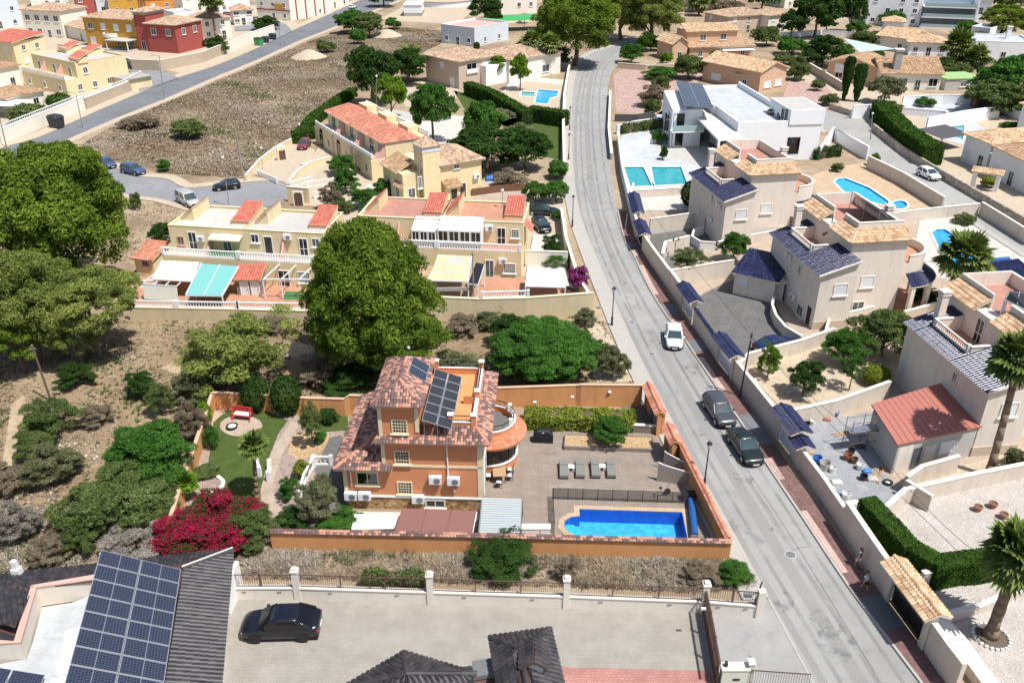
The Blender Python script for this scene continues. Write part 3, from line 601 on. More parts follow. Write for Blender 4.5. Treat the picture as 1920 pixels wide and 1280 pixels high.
def crown_mesh(kind,var):
    f={'pine_large':lambda:cloud(lobes(34,14,.34,.085,.15,11+var,.9,sh=(.54,.72))+[(0,0,-.1,.66,.66,.66)],.0225,1.12,.36,seed=var,spread=.34,jit=.6,fray=.16),
         'pine_cone':lambda:cloud([(x*(1-.34*z),y*(1-.34*z),z,a,b,c)for x,y,z,a,b,c in lobes(38,14,.30,.08,.14,15+var,.95,sh=(.6,.76))+[(0,0,-.25,.7,.7,.6),(0,0,.2,.5,.5,.6)]],.0225,1.12,.36,seed=var,spread=.34,jit=.6,fray=.16),
         'pine_mid':lambda:cloud(lobes(21,11,.37,.11,.19,31+var,.75),.03,1.15,.34,seed=var+5,spread=.36,jit=.6,fray=.14),
         'open':lambda:cloud(clumps(46,.16,.27,.6,seed=51+var,shell=(.45,.98),lump=.2),.034,.95,.36,seed=var+9,spread=.5,jit=.6),
         'tree':lambda:cloud(lobes(18,10,.39,.13,.21,71+var,.85)+[(0,0,0,.5,.5,.5)],.042,1.15,.5,seed=var+2,spread=.33,jit=.6),
         'tree_fine':lambda:cloud(lobes(26,11,.36,.11,.18,76+var,.85,sh=(.42,.84))+[(0,0,0,.52,.52,.52)],.03,1.15,.4,seed=var+2,spread=.35,jit=.6),
         'bush':lambda:cloud(clumps(34,.26,.42,.8,seed=91+var,lump=.15)+[(0,0,-.1,.6,.6,.6)],.07,1.15,.45,seed=var+3,spread=.4),
         'bush_fine':lambda:cloud(lobes(17,9,.41,.13,.22,97+var,.8,sh=(.34,.9))+[(0,0,-.1,.5,.5,.5)],.04,1.2,.32,seed=var+3,spread=.6,jit=.9,fray=.3),
         'ball':lambda:cloud([(0,0,0,.97,.97,.97)],.075,2.6,.55,seed=var+4,spread=.12,zmin=-.9),
         'ball_fine':lambda:cloud([(0,0,0,.97,.97,.97)],.05,2.6,.5,seed=var+4,spread=.12,zmin=-.9),
         'cypress':lambda:cloud([(.05*math.sin(7*k),.05*math.cos(5*k),-1+2*(k+.5)/26,.9*math.sin(math.pi*min(1,.28+.72*(1-k/26))**.8)*.55+.12,.9*math.sin(math.pi*min(1,.28+.72*(1-k/26))**.8)*.55+.22,.13)for k in range(26)],.06,2.2,.4,seed=var+6,zmin=-1,spread=.5,inner=.25)}[kind]
    return proto((kind,var),f)
def trunk_mesh(var):
    if ('trunk',var)not in PROTO:
        r_=random.Random(var);mb=MB();pts=[(0,0,0)];x=y=0
        for k in range(1,5):
            x+=r_.uniform(-.06,.06);y+=r_.uniform(-.06,.06);pts.append((x,y,k*.2))
        mb.path(pts,[.075,.06,.05,.04,.03],8)
        for k in range(6):
            a=2*math.pi*k/6+r_.uniform(-.4,.4);z0=r_.uniform(.35,.75);L=r_.uniform(.3,.6)
            b=pts[min(4,int(z0/.2))];mb.path([b,(b[0]+math.cos(a)*L*.5,b[1]+math.sin(a)*L*.5,b[2]+L*.35),(b[0]+math.cos(a)*L,b[1]+math.sin(a)*L,b[2]+L*.55)],[.03,.02,.008],5)
        PROTO[('trunk',var)]=mb.mesh('trunk')
    return PROTO[('trunk',var)]
def solve_box(x0,y0,x1,y1,clear=0.0,squash=None):
    """centre, horizontal radius and half height of a rounded crown seen in a pixel box, its underside `clear` above ground"""
    cx,cy=(x0+x1)/2,(y0+y1)/2;hh=1.0
    for _ in range(12):
        c=P(cx,cy,clear+hh);d=Vector((0,0,HC))-c;dist=d.length;dep=c.y*math.cos(TH)+(HC-c.z)*math.sin(TH)
        mpp=dep/FPX;r=(x1-x0)/2*mpp;ph=math.asin(d.z/dist);a=(y1-y0)/2*mpp
        if squash:hh=r*squash
        else:hh=math.sqrt(max((a*a-(r*math.sin(ph))**2),(0.3*r)**2))/math.cos(ph)
    return c,r,hh
TREE_N=[0]
def set_mat(o,mat):
    o.data.materials.clear()if False else None
    if len(o.data.materials)==0:o.data.materials.append(M(mat))
    o.material_slots[0].link='OBJECT';o.material_slots[0].material=M(mat)
def tree(name,label,cat,box,kind,mat,clear=0.0,squash=None,group=None,trunk='trunk_bark',var=None,tr=1.0):
    """a tree or shrub that fills the pixel box: trunk and crown"""
    c,r,hh=solve_box(*box,clear,squash);TREE_N[0]+=1;v=TREE_N[0]%3 if var is None else var
    if kind in ('ball','ball_fine','cypress','pine_large','pine_cone'):v=v%2
    t=thing(name,label,cat,(c.x,c.y,0),0,group);rz=rng.uniform(0,6.28)
    cr=obj('crown',crown_mesh(kind,v),None,t);set_mat(cr,mat);cr.location=(0,0,clear+hh);cr.scale=(r*rng.uniform(.92,1.1),r*rng.uniform(.92,1.1),hh);cr.rotation_euler=(0,0,rz)
    top=clear+hh*1.3;k=obj('trunk',trunk_mesh(v),None,t);set_mat(k,trunk);s=max(r*0.9,0.4);k.scale=(s*tr,s*tr,top/0.8*.95);k.rotation_euler=(0,0,rz+1)
    k.location=(0,0,-0.03);return t
def shrub(label,box,kind='bush',mat='leaf_scrub',squash=None,name='shrub',cat='shrub',group=None,var=None):return tree(name,label,cat,box,kind,mat,0.0,squash,group,var=var)
def hedge(name,label,px,w,h,mat='leaf_hedge',leaf=0.10,zpix=0.0,seed=3,rough=0.12):
    """clipped hedge along a pixel line: dense leaves over a box"""
    pts=[P(x,y,zpix)for x,y in px];pts=[Vector((p.x,p.y,0))for p in pts];t=thing(name,label,'hedge',pts[0]);q=[p-pts[0]for p in pts]
    r_=np.random.default_rng(seed);Cc,Nn=[],[];core=MB()
    for i in range(len(q)-1):
        a,b=q[i],q[i+1];L=(b-a).length;d=(b-a).normalized();s=Vector((-d.y,d.x,0));a=a-d*(w/2 if i==0 else 0);L+=w/2*((i==0)+(i==len(q)-2))
        for (o,u,v,lu,lv,n)in ((s*(-w/2),d,Vector((0,0,1)),L,h,-s),(s*(w/2),d,Vector((0,0,1)),L,h,s),(Vector((0,0,h))-s*(w/2),d,s,L,w,Vector((0,0,1))),(s*(-w/2),s,Vector((0,0,1)),w,h,-d),(d*L-s*(w/2),s,Vector((0,0,1)),w,h,d)):
            n_=int(lu*lv*2.4/(leaf*leaf));U=r_.random(n_)*lu;Vv=r_.random(n_)*lv
            p=np.array(a+o)[None]+U[:,None]*np.array(u)[None]+Vv[:,None]*np.array(v)[None]
            wob=np.sin(p[:,0]*2.3+1)*np.cos(p[:,1]*1.9)*rough+r_.normal(size=n_)*rough*0.45
            p=p+np.array(n)[None]*wob[:,None];nn=np.array(n)[None]+r_.normal(size=(n_,3))*0.6;nn /= np.linalg.norm(nn,axis=1,keepdims=True);Cc.append(p);Nn.append(nn)
        core.obox(a,d,s,0.1,L-.1,-w/2+.1,w/2-.1,0,h-.1)
    c=np.concatenate(Cc);n=np.concatenate(Nn);keep=c[:,2]>0.02;c,n=c[keep],n[keep]
    V,F=leaf_arrays(c,n,leaf*r_.uniform(.6,1.3,len(c)),.5);o=obj('foliage',np_mesh('foliage',V,F),None,t);set_mat(o,mat)
    obj('stems',core,'leaf_dark' if False else 'trunk_bark',t);return t
def in_poly(x,y,poly):
    ins=np.zeros(len(x),bool);n=len(poly);j=n-1
    for i in range(n):
        xi,yi,xj,yj=poly[i][0],poly[i][1],poly[j][0],poly[j][1]
        ins^=((yi>y)!=(yj>y))&(x<(xj-xi)*(y-yi)/(yj-yi+1e-12)+xi);j=i
    return ins
def vnoise(x,y,s,seed=0):
    return (np.sin(x/s+seed)*np.cos(y/s*1.3+seed*2)+np.sin(x/s*2.3+y/s*1.7+seed*3)*0.6+np.sin(x/s*.7-y/s*2.9+seed)*.5)/2.1
def tufts(name,px,density,h0,h1,mat,seed=1,blades=5,thresh=-1.0,ns=4.0,wid=0.10,lean=0.6,holes=()):
    """dry tufts scattered over a pixel polygon on the ground"""
    r_=np.random.default_rng(seed);poly=[P(x,y)for x,y in px];xs=[p.x for p in poly];ys=[p.y for p in poly]
    A=(max(xs)-min(xs))*(max(ys)-min(ys));n=int(A*density);x=r_.uniform(min(xs),max(xs),n);y=r_.uniform(min(ys),max(ys),n)
    k=in_poly(x,y,poly)&(vnoise(x,y,ns,seed)+r_.normal(size=n)*.25>thresh)
    for hpx in holes:k&=~in_poly(x,y,[P(a,b)for a,b in hpx])
    x,y=x[k],y[k];n=len(x);hh=r_.uniform(h0,h1,n)*(1+.5*vnoise(x,y,ns*.6,seed+4));V=[];
    an=r_.uniform(0,6.283,(n,blades));ln=r_.uniform(.2,lean,(n,blades))*hh[:,None];ht=hh[:,None]*r_.uniform(.6,1.1,(n,blades))
    bx=x[:,None]+r_.normal(size=(n,blades))*.12*hh[:,None];by=y[:,None]+r_.normal(size=(n,blades))*.12*hh[:,None]
    wd=wid*hh[:,None]*r_.uniform(.7,1.5,(n,blades));ca,sa=np.cos(an),np.sin(an)
    p0=np.stack([bx-sa*wd,by+ca*wd,np.zeros_like(bx)],-1);p1=np.stack([bx+sa*wd,by-ca*wd,np.zeros_like(bx)],-1);p2=np.stack([bx+ca*ln,by+sa*ln,ht],-1)
    V=np.stack([p0,p1,p2],2).reshape(-1,3);F=np.arange(len(V)).reshape(-1,3)
    return obj(name,np_mesh(name,V,F),mat,kind='stuff')
def rubble(name,px,n,r0,r1,mat='stone_pieces',seed=1):
    r_=np.random.default_rng(seed);poly=[P(x,y)for x,y in px];xs=[p.x for p in poly];ys=[p.y for p in poly];x=r_.uniform(min(xs),max(xs),n*3);y=r_.uniform(min(ys),max(ys),n*3);k=in_poly(x,y,poly);x,y=x[k][:n],y[k][:n]
    base=np.array([(1,0,0),(0,1,0),(-1,0,0),(0,-1,0),(0,0,.7),(0,0,-.5)],float);fc=np.array([(0,1,4),(1,2,4),(2,3,4),(3,0,4),(1,0,5),(2,1,5),(3,2,5),(0,3,5)]);V=[];F=[]
    for i in range(len(x)):
        s=r_.uniform(r0,r1);b=base*s*r_.uniform(.6,1.3,(6,3));a=r_.uniform(0,6.28);c,sn=math.cos(a),math.sin(a);b=np.stack([b[:,0]*c-b[:,1]*sn,b[:,0]*sn+b[:,1]*c,b[:,2]],1)+np.array([x[i],y[i],s*.2]);F.append(fc+6*i);V.append(b)
    return obj(name,np_mesh(name,np.concatenate(V),np.concatenate(F)),mat,kind='stuff')
def fan_leaf(V,F,base,d,L,r_,n=15,droop=.25):
    """a fan palm frond: stalk then a pleated fan of blades"""
    d=d.normalized();s=d.cross(Vector((0,0,1)))
    if s.length<.05:s=Vector((1,0,0))
    s.normalize();up=s.cross(d);c=base+d*L*.5;o=len(V);w=.025*L
    V+=[base-s*w,base+s*w,c+s*w,c-s*w];F.append((o,o+1,o+2,o+3))
    for k in range(n):
        a=-1.9+3.8*(k+.5)/n;e=.12;dr=droop*(abs(a)*.3+.35)+r_.uniform(0,.15)
        t=(d*math.cos(a)+s*math.sin(a));l=L*.62*(1-.18*abs(a)/1.9)*r_.uniform(.85,1.1)
        m=c+t*l*.55-Vector((0,0,dr*l*.12));tip=c+t*l-Vector((0,0,dr*l*.75));q=t.cross(up).normalized()*(L*.075);z=up*(.02*L*(1 if k%2 else -1));o=len(V)
        V+=[c,m-q+z,tip,m+q-z];F.append((o,o+1,o+2,o+3))
def palm_meshes(key,n_leaf=34,n_dead=16,L=1.0,seed=1,blades=15):
    if key in PROTO:return PROTO[key]
    r_=random.Random(seed);V=[];F=[]
    for k in range(n_leaf):
        a=k*2.399;el=R(78-108*(k/n_leaf)**.9+r_.uniform(-8,8));d=Vector((math.cos(a)*math.cos(el),math.sin(a)*math.cos(el),math.sin(el)));fan_leaf(V,F,Vector((0,0,0)),d,L*r_.uniform(.85,1.1),r_,blades,.3+.4*k/n_leaf)
    m1=np_mesh('fronds',np.array([tuple(v)for v in V]),np.array(F));V=[];F=[]
    for k in range(n_dead):
        a=k*2.399+1;el=R(-42-30*r_.random());d=Vector((math.cos(a)*math.cos(el),math.sin(a)*math.cos(el),math.sin(el)));fan_leaf(V,F,Vector((0,0,-.12)),d,L*r_.uniform(.6,.85),r_,9,.6)
    m2=np_mesh('dead_fronds',np.array([tuple(v)for v in V]),np.array(F))if n_dead else None
    PROTO[key]=(m1,m2);return PROTO[key]
def palm(label,base,top,r,rt=0.2,mat='leaf_palm',dead=True,name='palm_tree',seed=1,lean=None,blades=15,zt=None,group=None):
    """fan palm from its foot pixel to the pixel of the crown's centre"""
    b=P(*base);hgt=zt
    if hgt is None:  # height from the vertical extent over the foot
        lo,hi=0.2,30.0
        for _ in range(40):
            mid=(lo+hi)/2;c,s=math.cos(TH),math.sin(TH);dz=mid-HC;dep=b.y*c-dz*s;yy=640-FPX*(b.y*s+dz*c)/dep
            if yy>top[1]:lo=mid
            else:hi=mid
        hgt=lo
    tp=P(top[0],top[1],hgt);t=thing(name,label,'palm tree',b,0,group);e=Vector((tp.x-b.x,0,hgt));mb=MB();n=9
    pts=[];rs=[]
    for k in range(n+1):
        f=k/n;pts.append(Vector((e.x*(f**1.3),e.y*f,hgt*f)));rs.append(rt*(1.55 if k==0 else 1.0-.25*f)*(1.06 if k%2 else .96))
    mb.path(pts,rs,10);rg=MB()
    obj('trunk',mb,'trunk_palm',t,smooth=True)
    m1,m2=palm_meshes(('palm',seed,blades),seed=seed,blades=blades);f=obj('fronds',m1,None,t);set_mat(f,mat);f.location=e;f.scale=(r,)*3;f.rotation_euler=(0,0,seed*1.3+base[0])
    if dead:g=obj('dead_fronds',m2,None,t);set_mat(g,'leaf_dry');g.location=e;g.scale=(r,)*3
    return t
# ---------------------------------------------------------------- vehicles
def rrect(x0,x1,w,z,rf,rb,n=4):
    """plan ring of a cabin level, from the front round to the back"""
    out=[]
    for (cx,cy,a0,r)in ((x1-rf,w-rf,0,rf),(x0+rb,w-rb,90,rb),(x0+rb,-w+rb,180,rb),(x1-rf,-w+rf,270,rf)):
        for k in range(n+1):a=R(a0+90*k/n);out.append((cx+r*math.cos(a),cy+r*math.sin(a),z))
    return out
CARS={}
def car_parts(kind):
    """side stations (x, half width, sill, belt, top) and cabin levels for a body type; x forward, origin mid-ground"""
    if kind=='sedan':L,W,st,cab=4.7,.89,[(-2.35,.72,.38,.62,.80),(-2.28,.82,.28,.72,.95),(-1.7,.88,.22,.86,1.02),(-.9,.89,.2,.9,1.0),(0,.89,.2,.88,.96),(.8,.89,.2,.86,.94),(1.5,.87,.22,.80,.90),(2.1,.82,.26,.68,.80),(2.33,.68,.34,.55,.66)],[(.90,-1.75,1.05,.80),(1.15,-1.45,.60,.73),(1.36,-1.05,.15,.64),(1.44,-.8,-.15,.52)]
    elif kind=='hatch':L,W,st,cab=4.1,.87,[(-2.05,.70,.36,.66,.92),(-1.98,.80,.28,.8,1.0),(-1.5,.87,.22,.9,1.02),(-.8,.88,.2,.9,1.0),(0,.88,.2,.88,.98),(.7,.88,.2,.87,.97),(1.3,.86,.22,.82,.93),(1.8,.80,.26,.70,.80),(2.03,.66,.34,.55,.64)],[(.92,-1.98,1.05,.80),(1.18,-1.86,.58,.75),(1.40,-1.62,.15,.66),(1.48,-1.3,-.15,.54)]
    elif kind=='coupe_suv':L,W,st,cab=4.9,.99,[(-2.45,.78,.46,.80,1.05),(-2.36,.92,.36,.92,1.16),(-1.8,.99,.28,1.02,1.18),(-.9,1.0,.26,1.05,1.16),(0,1.0,.26,1.04,1.14),(.8,1.0,.26,1.02,1.12),(1.5,.98,.28,.98,1.10),(2.15,.93,.32,.86,1.0),(2.43,.78,.42,.66,.82)],[(1.08,-2.15,1.30,.93),(1.34,-1.82,.88,.87),(1.58,-1.2,.38,.77),(1.70,-.75,.02,.62)]
    elif kind=='suv':L,W,st,cab=4.6,.94,[(-2.3,.76,.42,.8,1.04),(-2.22,.88,.34,.94,1.1),(-1.7,.94,.27,1.0,1.12),(-.9,.95,.25,1.0,1.10),(0,.95,.25,1.0,1.08),(.8,.95,.25,.98,1.07),(1.5,.93,.27,.94,1.05),(2.05,.87,.32,.82,.94),(2.28,.72,.40,.64,.76)],[(1.02,-2.22,1.12,.86),(1.30,-2.1,.72,.80),(1.55,-1.9,.35,.72),(1.66,-1.6,0,.6)]
    else:L,W,st,cab=4.9,.97,[(-2.45,.9,.38,.9,1.1),(-2.4,.95,.3,1.0,1.12),(-1.7,.97,.26,1.05,1.12),(-.9,.97,.25,1.05,1.12),(0,.97,.25,1.05,1.12),(.9,.97,.25,1.02,1.10),(1.6,.95,.27,.98,1.08),(2.2,.88,.32,.85,.98),(2.43,.74,.40,.66,.78)],[(1.06,-2.42,1.5,.90),(1.45,-2.38,1.15,.87),(1.80,-2.3,.75,.82),(1.92,-2.1,.4,.72)]
    return L,W,st,cab
def make_car(label,kind,paint,glass='glass_car',rim='rim_silver',cat='car',name='parked_car',roof_mat=None,group='parked cars'):
    L,W,st,cab=car_parts(kind);t=thing(name,label,cat,(0,0,0),0,group);rr=[]
    for x,w,s,b,tp in st:
        half=[(0,s),(w*.86,s),(w*.98,s+.12),(w,(s+b)/2),(w*.985,b),(w*.90,b+(tp-b)*.75),(w*.6,tp),(0,tp+.015)]
        rr.append([(x,-y,z)for y,z in half[::-1]]+[(x,y,z)for y,z in half[1:-1]])
    rr=[[(p[0]+.0,p[1],p[2])for p in r]for r in rr];body=obj('body',MB().rings(rr),paint,t,smooth=True)
    md=body.modifiers.new('sub','SUBSURF');md.levels=1;md.render_levels=1
    # glasshouse, roof, pillars
    rings=[rrect(x0,x1,w,z,.22,.2)for z,x0,x1,w in cab[:3]];g=obj('windows',MB().rings(rings,cap=False),glass,t,smooth=True);mg=g.modifiers.new('sub','SUBSURF');mg.levels=mg.render_levels=1
    z2,a2,b2,w2=cab[2];z3,a3,b3,w3=cab[3]
    obj('roof',MB().rings([rrect(a2-.03,b2+.03,w2+.015,z2-.03,.22,.2),rrect(a2+.02,b2-.05,w2-.03,z2+.05,.22,.2),rrect(a3,b3,w3,z3,.2,.2)]),roof_mat or paint,t,smooth=True);mr=t.children[-1].modifiers.new('sub','SUBSURF')if False else None
    pil=MB();(z0,a0,b0,w0)=cab[0]
    for sg in (-1,1):
        pil.beam((b0-.12,sg*(w0-.03),z0-.02),(b2-.1,sg*(w2-.02),z2),.07,.07);pil.beam((a0+.12,sg*(w0-.03),z0-.02),(a2+.12,sg*(w2-.02),z2),.14,.1)
        mx0,mx2=(a0+b0)/2-.05,(a2+b2)/2-.05;pil.beam((mx0,sg*(w0+.005),z0-.02),(mx2,sg*(w2+.01),z2),.06,.06)
    obj('pillars',pil,paint,t)
    wr=.33 if kind in ('sedan','hatch')else .37
    for ax in (st[2][0]+.35 if kind!='van' else -1.5,st[6][0]-.05):
        for sg in (-1,1):
            c=Vector((ax,sg*(W-.12),wr));wh=obj('wheel',MB().tube(c-Vector((0,.11,0)),c+Vector((0,.11,0)),wr,n=18),'tyre',t);o=Vector((0,sg*.115,0))
            obj('rim',MB().tube(c+o-Vector((0,sg*.02,0)),c+o+Vector((0,sg*.012,0)),wr*.66,n=12),rim,wh)
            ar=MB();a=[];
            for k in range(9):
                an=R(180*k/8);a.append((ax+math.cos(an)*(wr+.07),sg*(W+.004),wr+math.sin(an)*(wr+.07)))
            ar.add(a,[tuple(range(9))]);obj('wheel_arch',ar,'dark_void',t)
    xf,xb=st[-2][0],st[1][0];zf,zb=(st[-2][3]+st[-2][2])/2+.16,st[1][3]-.02
    for sg in (-1,1):
        obj('headlight',MB().box(xf-.1,xf+.09,sg*st[-2][1]*.74-.15,sg*st[-2][1]*.74+.15,zf-.03,zf+.07),'head_light',t)
        obj('tail_light',MB().box(xb-.05,xb+.08,sg*st[1][1]*.78-.16,sg*st[1][1]*.78+.16,zb-.12,zb+.02),'tail_red',t)
        obj('wing_mirror',MB().box(b0-.45,b0-.28,sg*(W+.06)-.09,sg*(W+.06)+.09,z0-.02,z0+.13),paint,t)
        for hx in (.15,-.75):obj('door_handle',MB().box(hx-.1,hx+.1,sg*(W+.004)-.015,sg*(W+.004)+.015,st[4][3]-.12,st[4][3]-.08),paint,t)
    xe=st[-1][0];obj('grille',MB().box(xe-.06,xe+.025,-.42,.42,st[-1][2]+.06,st[-1][2]+.24),'black_metal',t);obj('number_plate',MB().box(xe+.0,xe+.045,-.26,.26,st[-1][2]-.02,st[-1][2]+.08),'plate_white',t)
    obj('rear_plate',MB().box(st[0][0]-.03,st[0][0]+.04,-.26,.26,st[0][3]-.2,st[0][3]-.08),'plate_white',t)
    obj('underbody',MB().box(st[1][0],st[-2][0],-W*.85,W*.85,.16,st[4][2]+.1),'dark_void',t);return t
def car_at(t,rear,front,z=0.5,scale=1.0):
    a,b=P(*rear,z),P(*front,z);m=(a+b)/2;t.location=(m.x,m.y,0.012);t.rotation_euler=(0,0,math.atan2(b.y-a.y,b.x-a.x));t.scale=(scale,)*3;return t
# ---------------------------------------------------------------- street furniture
LAMP=[]
def lamp_post(label,px,h=4.3):
    t=thing('street_lamp',label,'street lamp',P(*px)+Vector((0,0,.1)),0,'lantern street lamps')
    obj('pole',MB().lathe([(.16,0),(.16,.12),(.11,.2),(.11,.9),(.075,1.0),(.06,1.1),(.045,h-.6),(.09,h-.56),(.09,h-.5)],n=10),'black_metal',t)
    l=obj('lantern',MB().lathe([(.10,h-.5),(.19,h-.12)],n=6),'lamp_glass',t);obj('lantern_cap',MB().lathe([(.24,h-.12),(.21,h-.06),(.10,h+.08),(.03,h+.12),(.03,h+.2),(0,h+.21)],n=6),'black_metal',l);return t
def pole(name,label,px,top,r=.1,mat='pole_wood',cat='utility pole',arm=None,r1=None):
    b=P(*px);lo,hi=.2,30
    for _ in range(40):
        mid=(lo+hi)/2;c,s=math.cos(TH),math.sin(TH);dz=mid-HC;yy=640-FPX*(b.y*s+dz*c)/(b.y*c-dz*s)
        lo,hi=(mid,hi)if yy>top[1]else (lo,mid)
    q=P(top[0],top[1],lo);e=Vector((max(-1.5,min(1.5,q.x-b.x)),0,lo));t=thing(name,label,cat,b)
    obj('shaft',MB().tube((0,0,-.05),e,r,r1 or r*.7,10),mat,t)
    if arm=='globe':obj('globe',MB().lathe([(.02,0),(.16,.05),(.21,.2),(.16,.35),(0,.41)],tuple(e),12),'lamp_glass',t,smooth=True)
    elif arm=='cobra':obj('lamp_arm',MB().beam(e,e+Vector((-1.2,.1,.15)),.07,.07),'grey_metal',t);obj('lamp_head',MB().box(e.x-1.7,e.x-1.1,e.y,e.y+.25,e.z+.08,e.z+.2),'grey_metal',t)
    elif arm=='cap':obj('pole_cap',MB().tube(e,e+Vector((0,0,.12)),r*.9,r*.5,8),'grey_metal',t);obj('insulator',MB().beam(e+Vector((-.25,0,-.25)),e+Vector((.25,0,-.25)),.08,.08),'grey_metal',t)
    return t
# ---------------------------------------------------------------- people
def person(label,px,rz,top,bottom,hair='hair_dark',stride=.22,shirt=True,z=0.0,group=None,hold=None):
    """one continuous figure grown over a skeleton, with clothes and hair as parts"""
    t=thing('person',label,'person',P(*px,z),rz,group)
    def skin(name,J,E,Rd,mat,root=0):
        me=bpy.data.meshes.new(name);me.from_pydata(J,E,[]);o=obj(name,me,mat,t);m=o.modifiers.new('skin','SKIN');m.use_smooth_shade=True
        for i,v in enumerate(me.skin_vertices[0].data):v.radius=Rd[i]if isinstance(Rd[i],tuple)else (Rd[i],Rd[i]);v.use_root=i==root
        s=o.modifiers.new('sub','SUBSURF');s.levels=1;s.render_levels=1;return o
    s=stride
    J=[(0,0,.95),(0,0,1.18),(0,0,1.40),(0,0,1.50),(.01,0,1.60),(.02,0,1.70),(0,.17,1.41),(-.06,.22,1.16),(.08,.23,.95),(.13,.22,.86),(0,-.17,1.41),(.05,-.22,1.14),(-.02,-.24,.92),(.02,-.24,.83),
         (0,.09,.90),(s*.5,.10,.50),(s*.4,.10,.09),(s*.4+.16,.11,.03),(0,-.09,.90),(-s*.3,-.10,.50),(-s*1.0,-.10,.12),(-s*1.0+.15,-.11,.05)]
    E=[(0,1),(1,2),(2,3),(3,4),(4,5),(2,6),(6,7),(7,8),(8,9),(2,10),(10,11),(11,12),(12,13),(0,14),(14,15),(15,16),(16,17),(0,18),(18,19),(19,20),(20,21)]
    Rd=[(.12,.15),(.10,.13),(.10,.15),.055,.085,.085,.06,.045,.035,.04,.06,.045,.035,.04,.085,.055,.04,.035,.085,.055,.04,.035]
    skin('body',J,E,Rd,'skin')
    for sg in (-1,1):  # hand with five fingers
        b=Vector((.13,.22,.86))if sg>0 else Vector((.02,-.24,.83));mb=MB()
        for k in range(4):mb.path([b+Vector((-.03+.02*k,0,-.03)),b+Vector((-.03+.02*k+.01,-.01*sg,-.075-.004*(k in (1,2)))),b+Vector((-.03+.02*k+.012,-.03*sg,-.105-.008*(k in (1,2))))],[.010,.009,.006],5)
        mb.path([b+Vector((.035,0,.0)),b+Vector((.055,-.012*sg,-.035)),b+Vector((.055,-.03*sg,-.06))],[.011,.010,.007],5);obj('hand',mb,'skin',t)
    hd=MB().lathe([(0,1.80),(.06,1.79),(.10,1.73),(.105,1.66),(.08,1.60)],(-.012,0,.0),12,R(55),R(305));hd.lathe([(0,1.80),(.06,1.79),(.098,1.735)],(-.0,0,0),12);obj('hair',hd,hair,t,smooth=True)
    fc=MB();fc.add([(.105,-.012,1.66),(.105,.012,1.66),(.135,0,1.645),(.10,0,1.69)],[(0,1,2),(0,2,3),(1,3,2)]);obj('nose',fc,'skin',t)
    obj('eyes',MB().box(.085,.103,-.045,-.022,1.695,1.708).box(.085,.103,.022,.045,1.695,1.708),'hair_dark',t);obj('mouth',MB().box(.09,.104,-.025,.025,1.618,1.627),'red_paint',t)
    if shirt:skin('shirt',[J[0],J[1],J[2],J[6],(-.03,.2,1.26),J[10],(.03,-.2,1.25)],[(0,1),(1,2),(2,3),(3,4),(2,5),(5,6)],[(.135,.165),(.118,.15),(.115,.16),.075,.065,.075,.065],top)
    skin('shorts',[(0,0,.99),(0,0,.9),J[14],(s*.42,.10,.56),J[18],(-s*.25,-.10,.56)],[(0,1),(1,2),(2,3),(1,4),(4,5)],[(.13,.16),(.13,.16),.105,.085,.105,.085],bottom)
    for (x,y)in ((s*.4+.06,.105),(-s*1.0+.06,-.105)):obj('shoe',MB().rings([rrect(x-.11,x+.15,.048,.0,.045,.04),rrect(x-.11,x+.15,.05,.04,.045,.04),rrect(x-.10,x+.06,.042,.09,.03,.035)]).v and MB().rings([[(p[0],p[1]+y,p[2])for p in rrect(x-.11,x+.15,.048,.0,.045,.04)],[(p[0],p[1]+y,p[2])for p in rrect(x-.11,x+.15,.05,.045,.045,.04)],[(p[0],p[1]+y,p[2])for p in rrect(x-.10,x+.06,.042,.10,.03,.035)]]),'cloth_white' if bottom!='cloth_white' else 'cloth_black',t)
    return t
# ---------------------------------------------------------------- pools
def pool(label,px,floor='pool_floor_blue',deep=1.4,z=0.06,cop='coping_pale',cw=0.35,arcs=None,name='swimming_pool',wl=0.12):
    """basin sunk in the ground: coping > ; floor, side walls, clear water"""
    pts=[P(x,y,z)for x,y in px];c=sum(pts,Vector())/len(pts);t=thing(name,label,'swimming pool',(c.x,c.y,0));q=[Vector((p.x-c.x,p.y-c.y,0))for p in pts]
    ar=sum(q[i].x*q[(i+1)%len(q)].y-q[(i+1)%len(q)].x*q[i].y for i in range(len(q)))
    if ar<0:q=q[::-1]
    n=len(q);out=[]
    for i in range(n):
        a,b,d=q[i-1],q[i],q[(i+1)%n];e1=(b-a).normalized();e2=(d-b).normalized();n1=Vector((e1.y,-e1.x,0));n2=Vector((e2.y,-e2.x,0));m=(n1+n2).normalized();out.append(b+m*(cw/max(.5,m.dot(n1))))
    obj('coping',MB().strip(lift(q+q[:1],z+.02),lift(out+out[:1],z+.02)).strip(lift(out+out[:1],z+.02),lift(out+out[:1],z-.06)),cop,t)
    sd=MB().strip(lift(q+q[:1],z+.02),lift(q+q[:1],z-.25));obj('pool_wall',sd,floor,t)
    fl=lift(q,z-.25);obj('pool_floor',MB().sheet(fl),floor,t);obj('water',MB().sheet(lift(q,z-wl)),'pool_water',t);return t,q
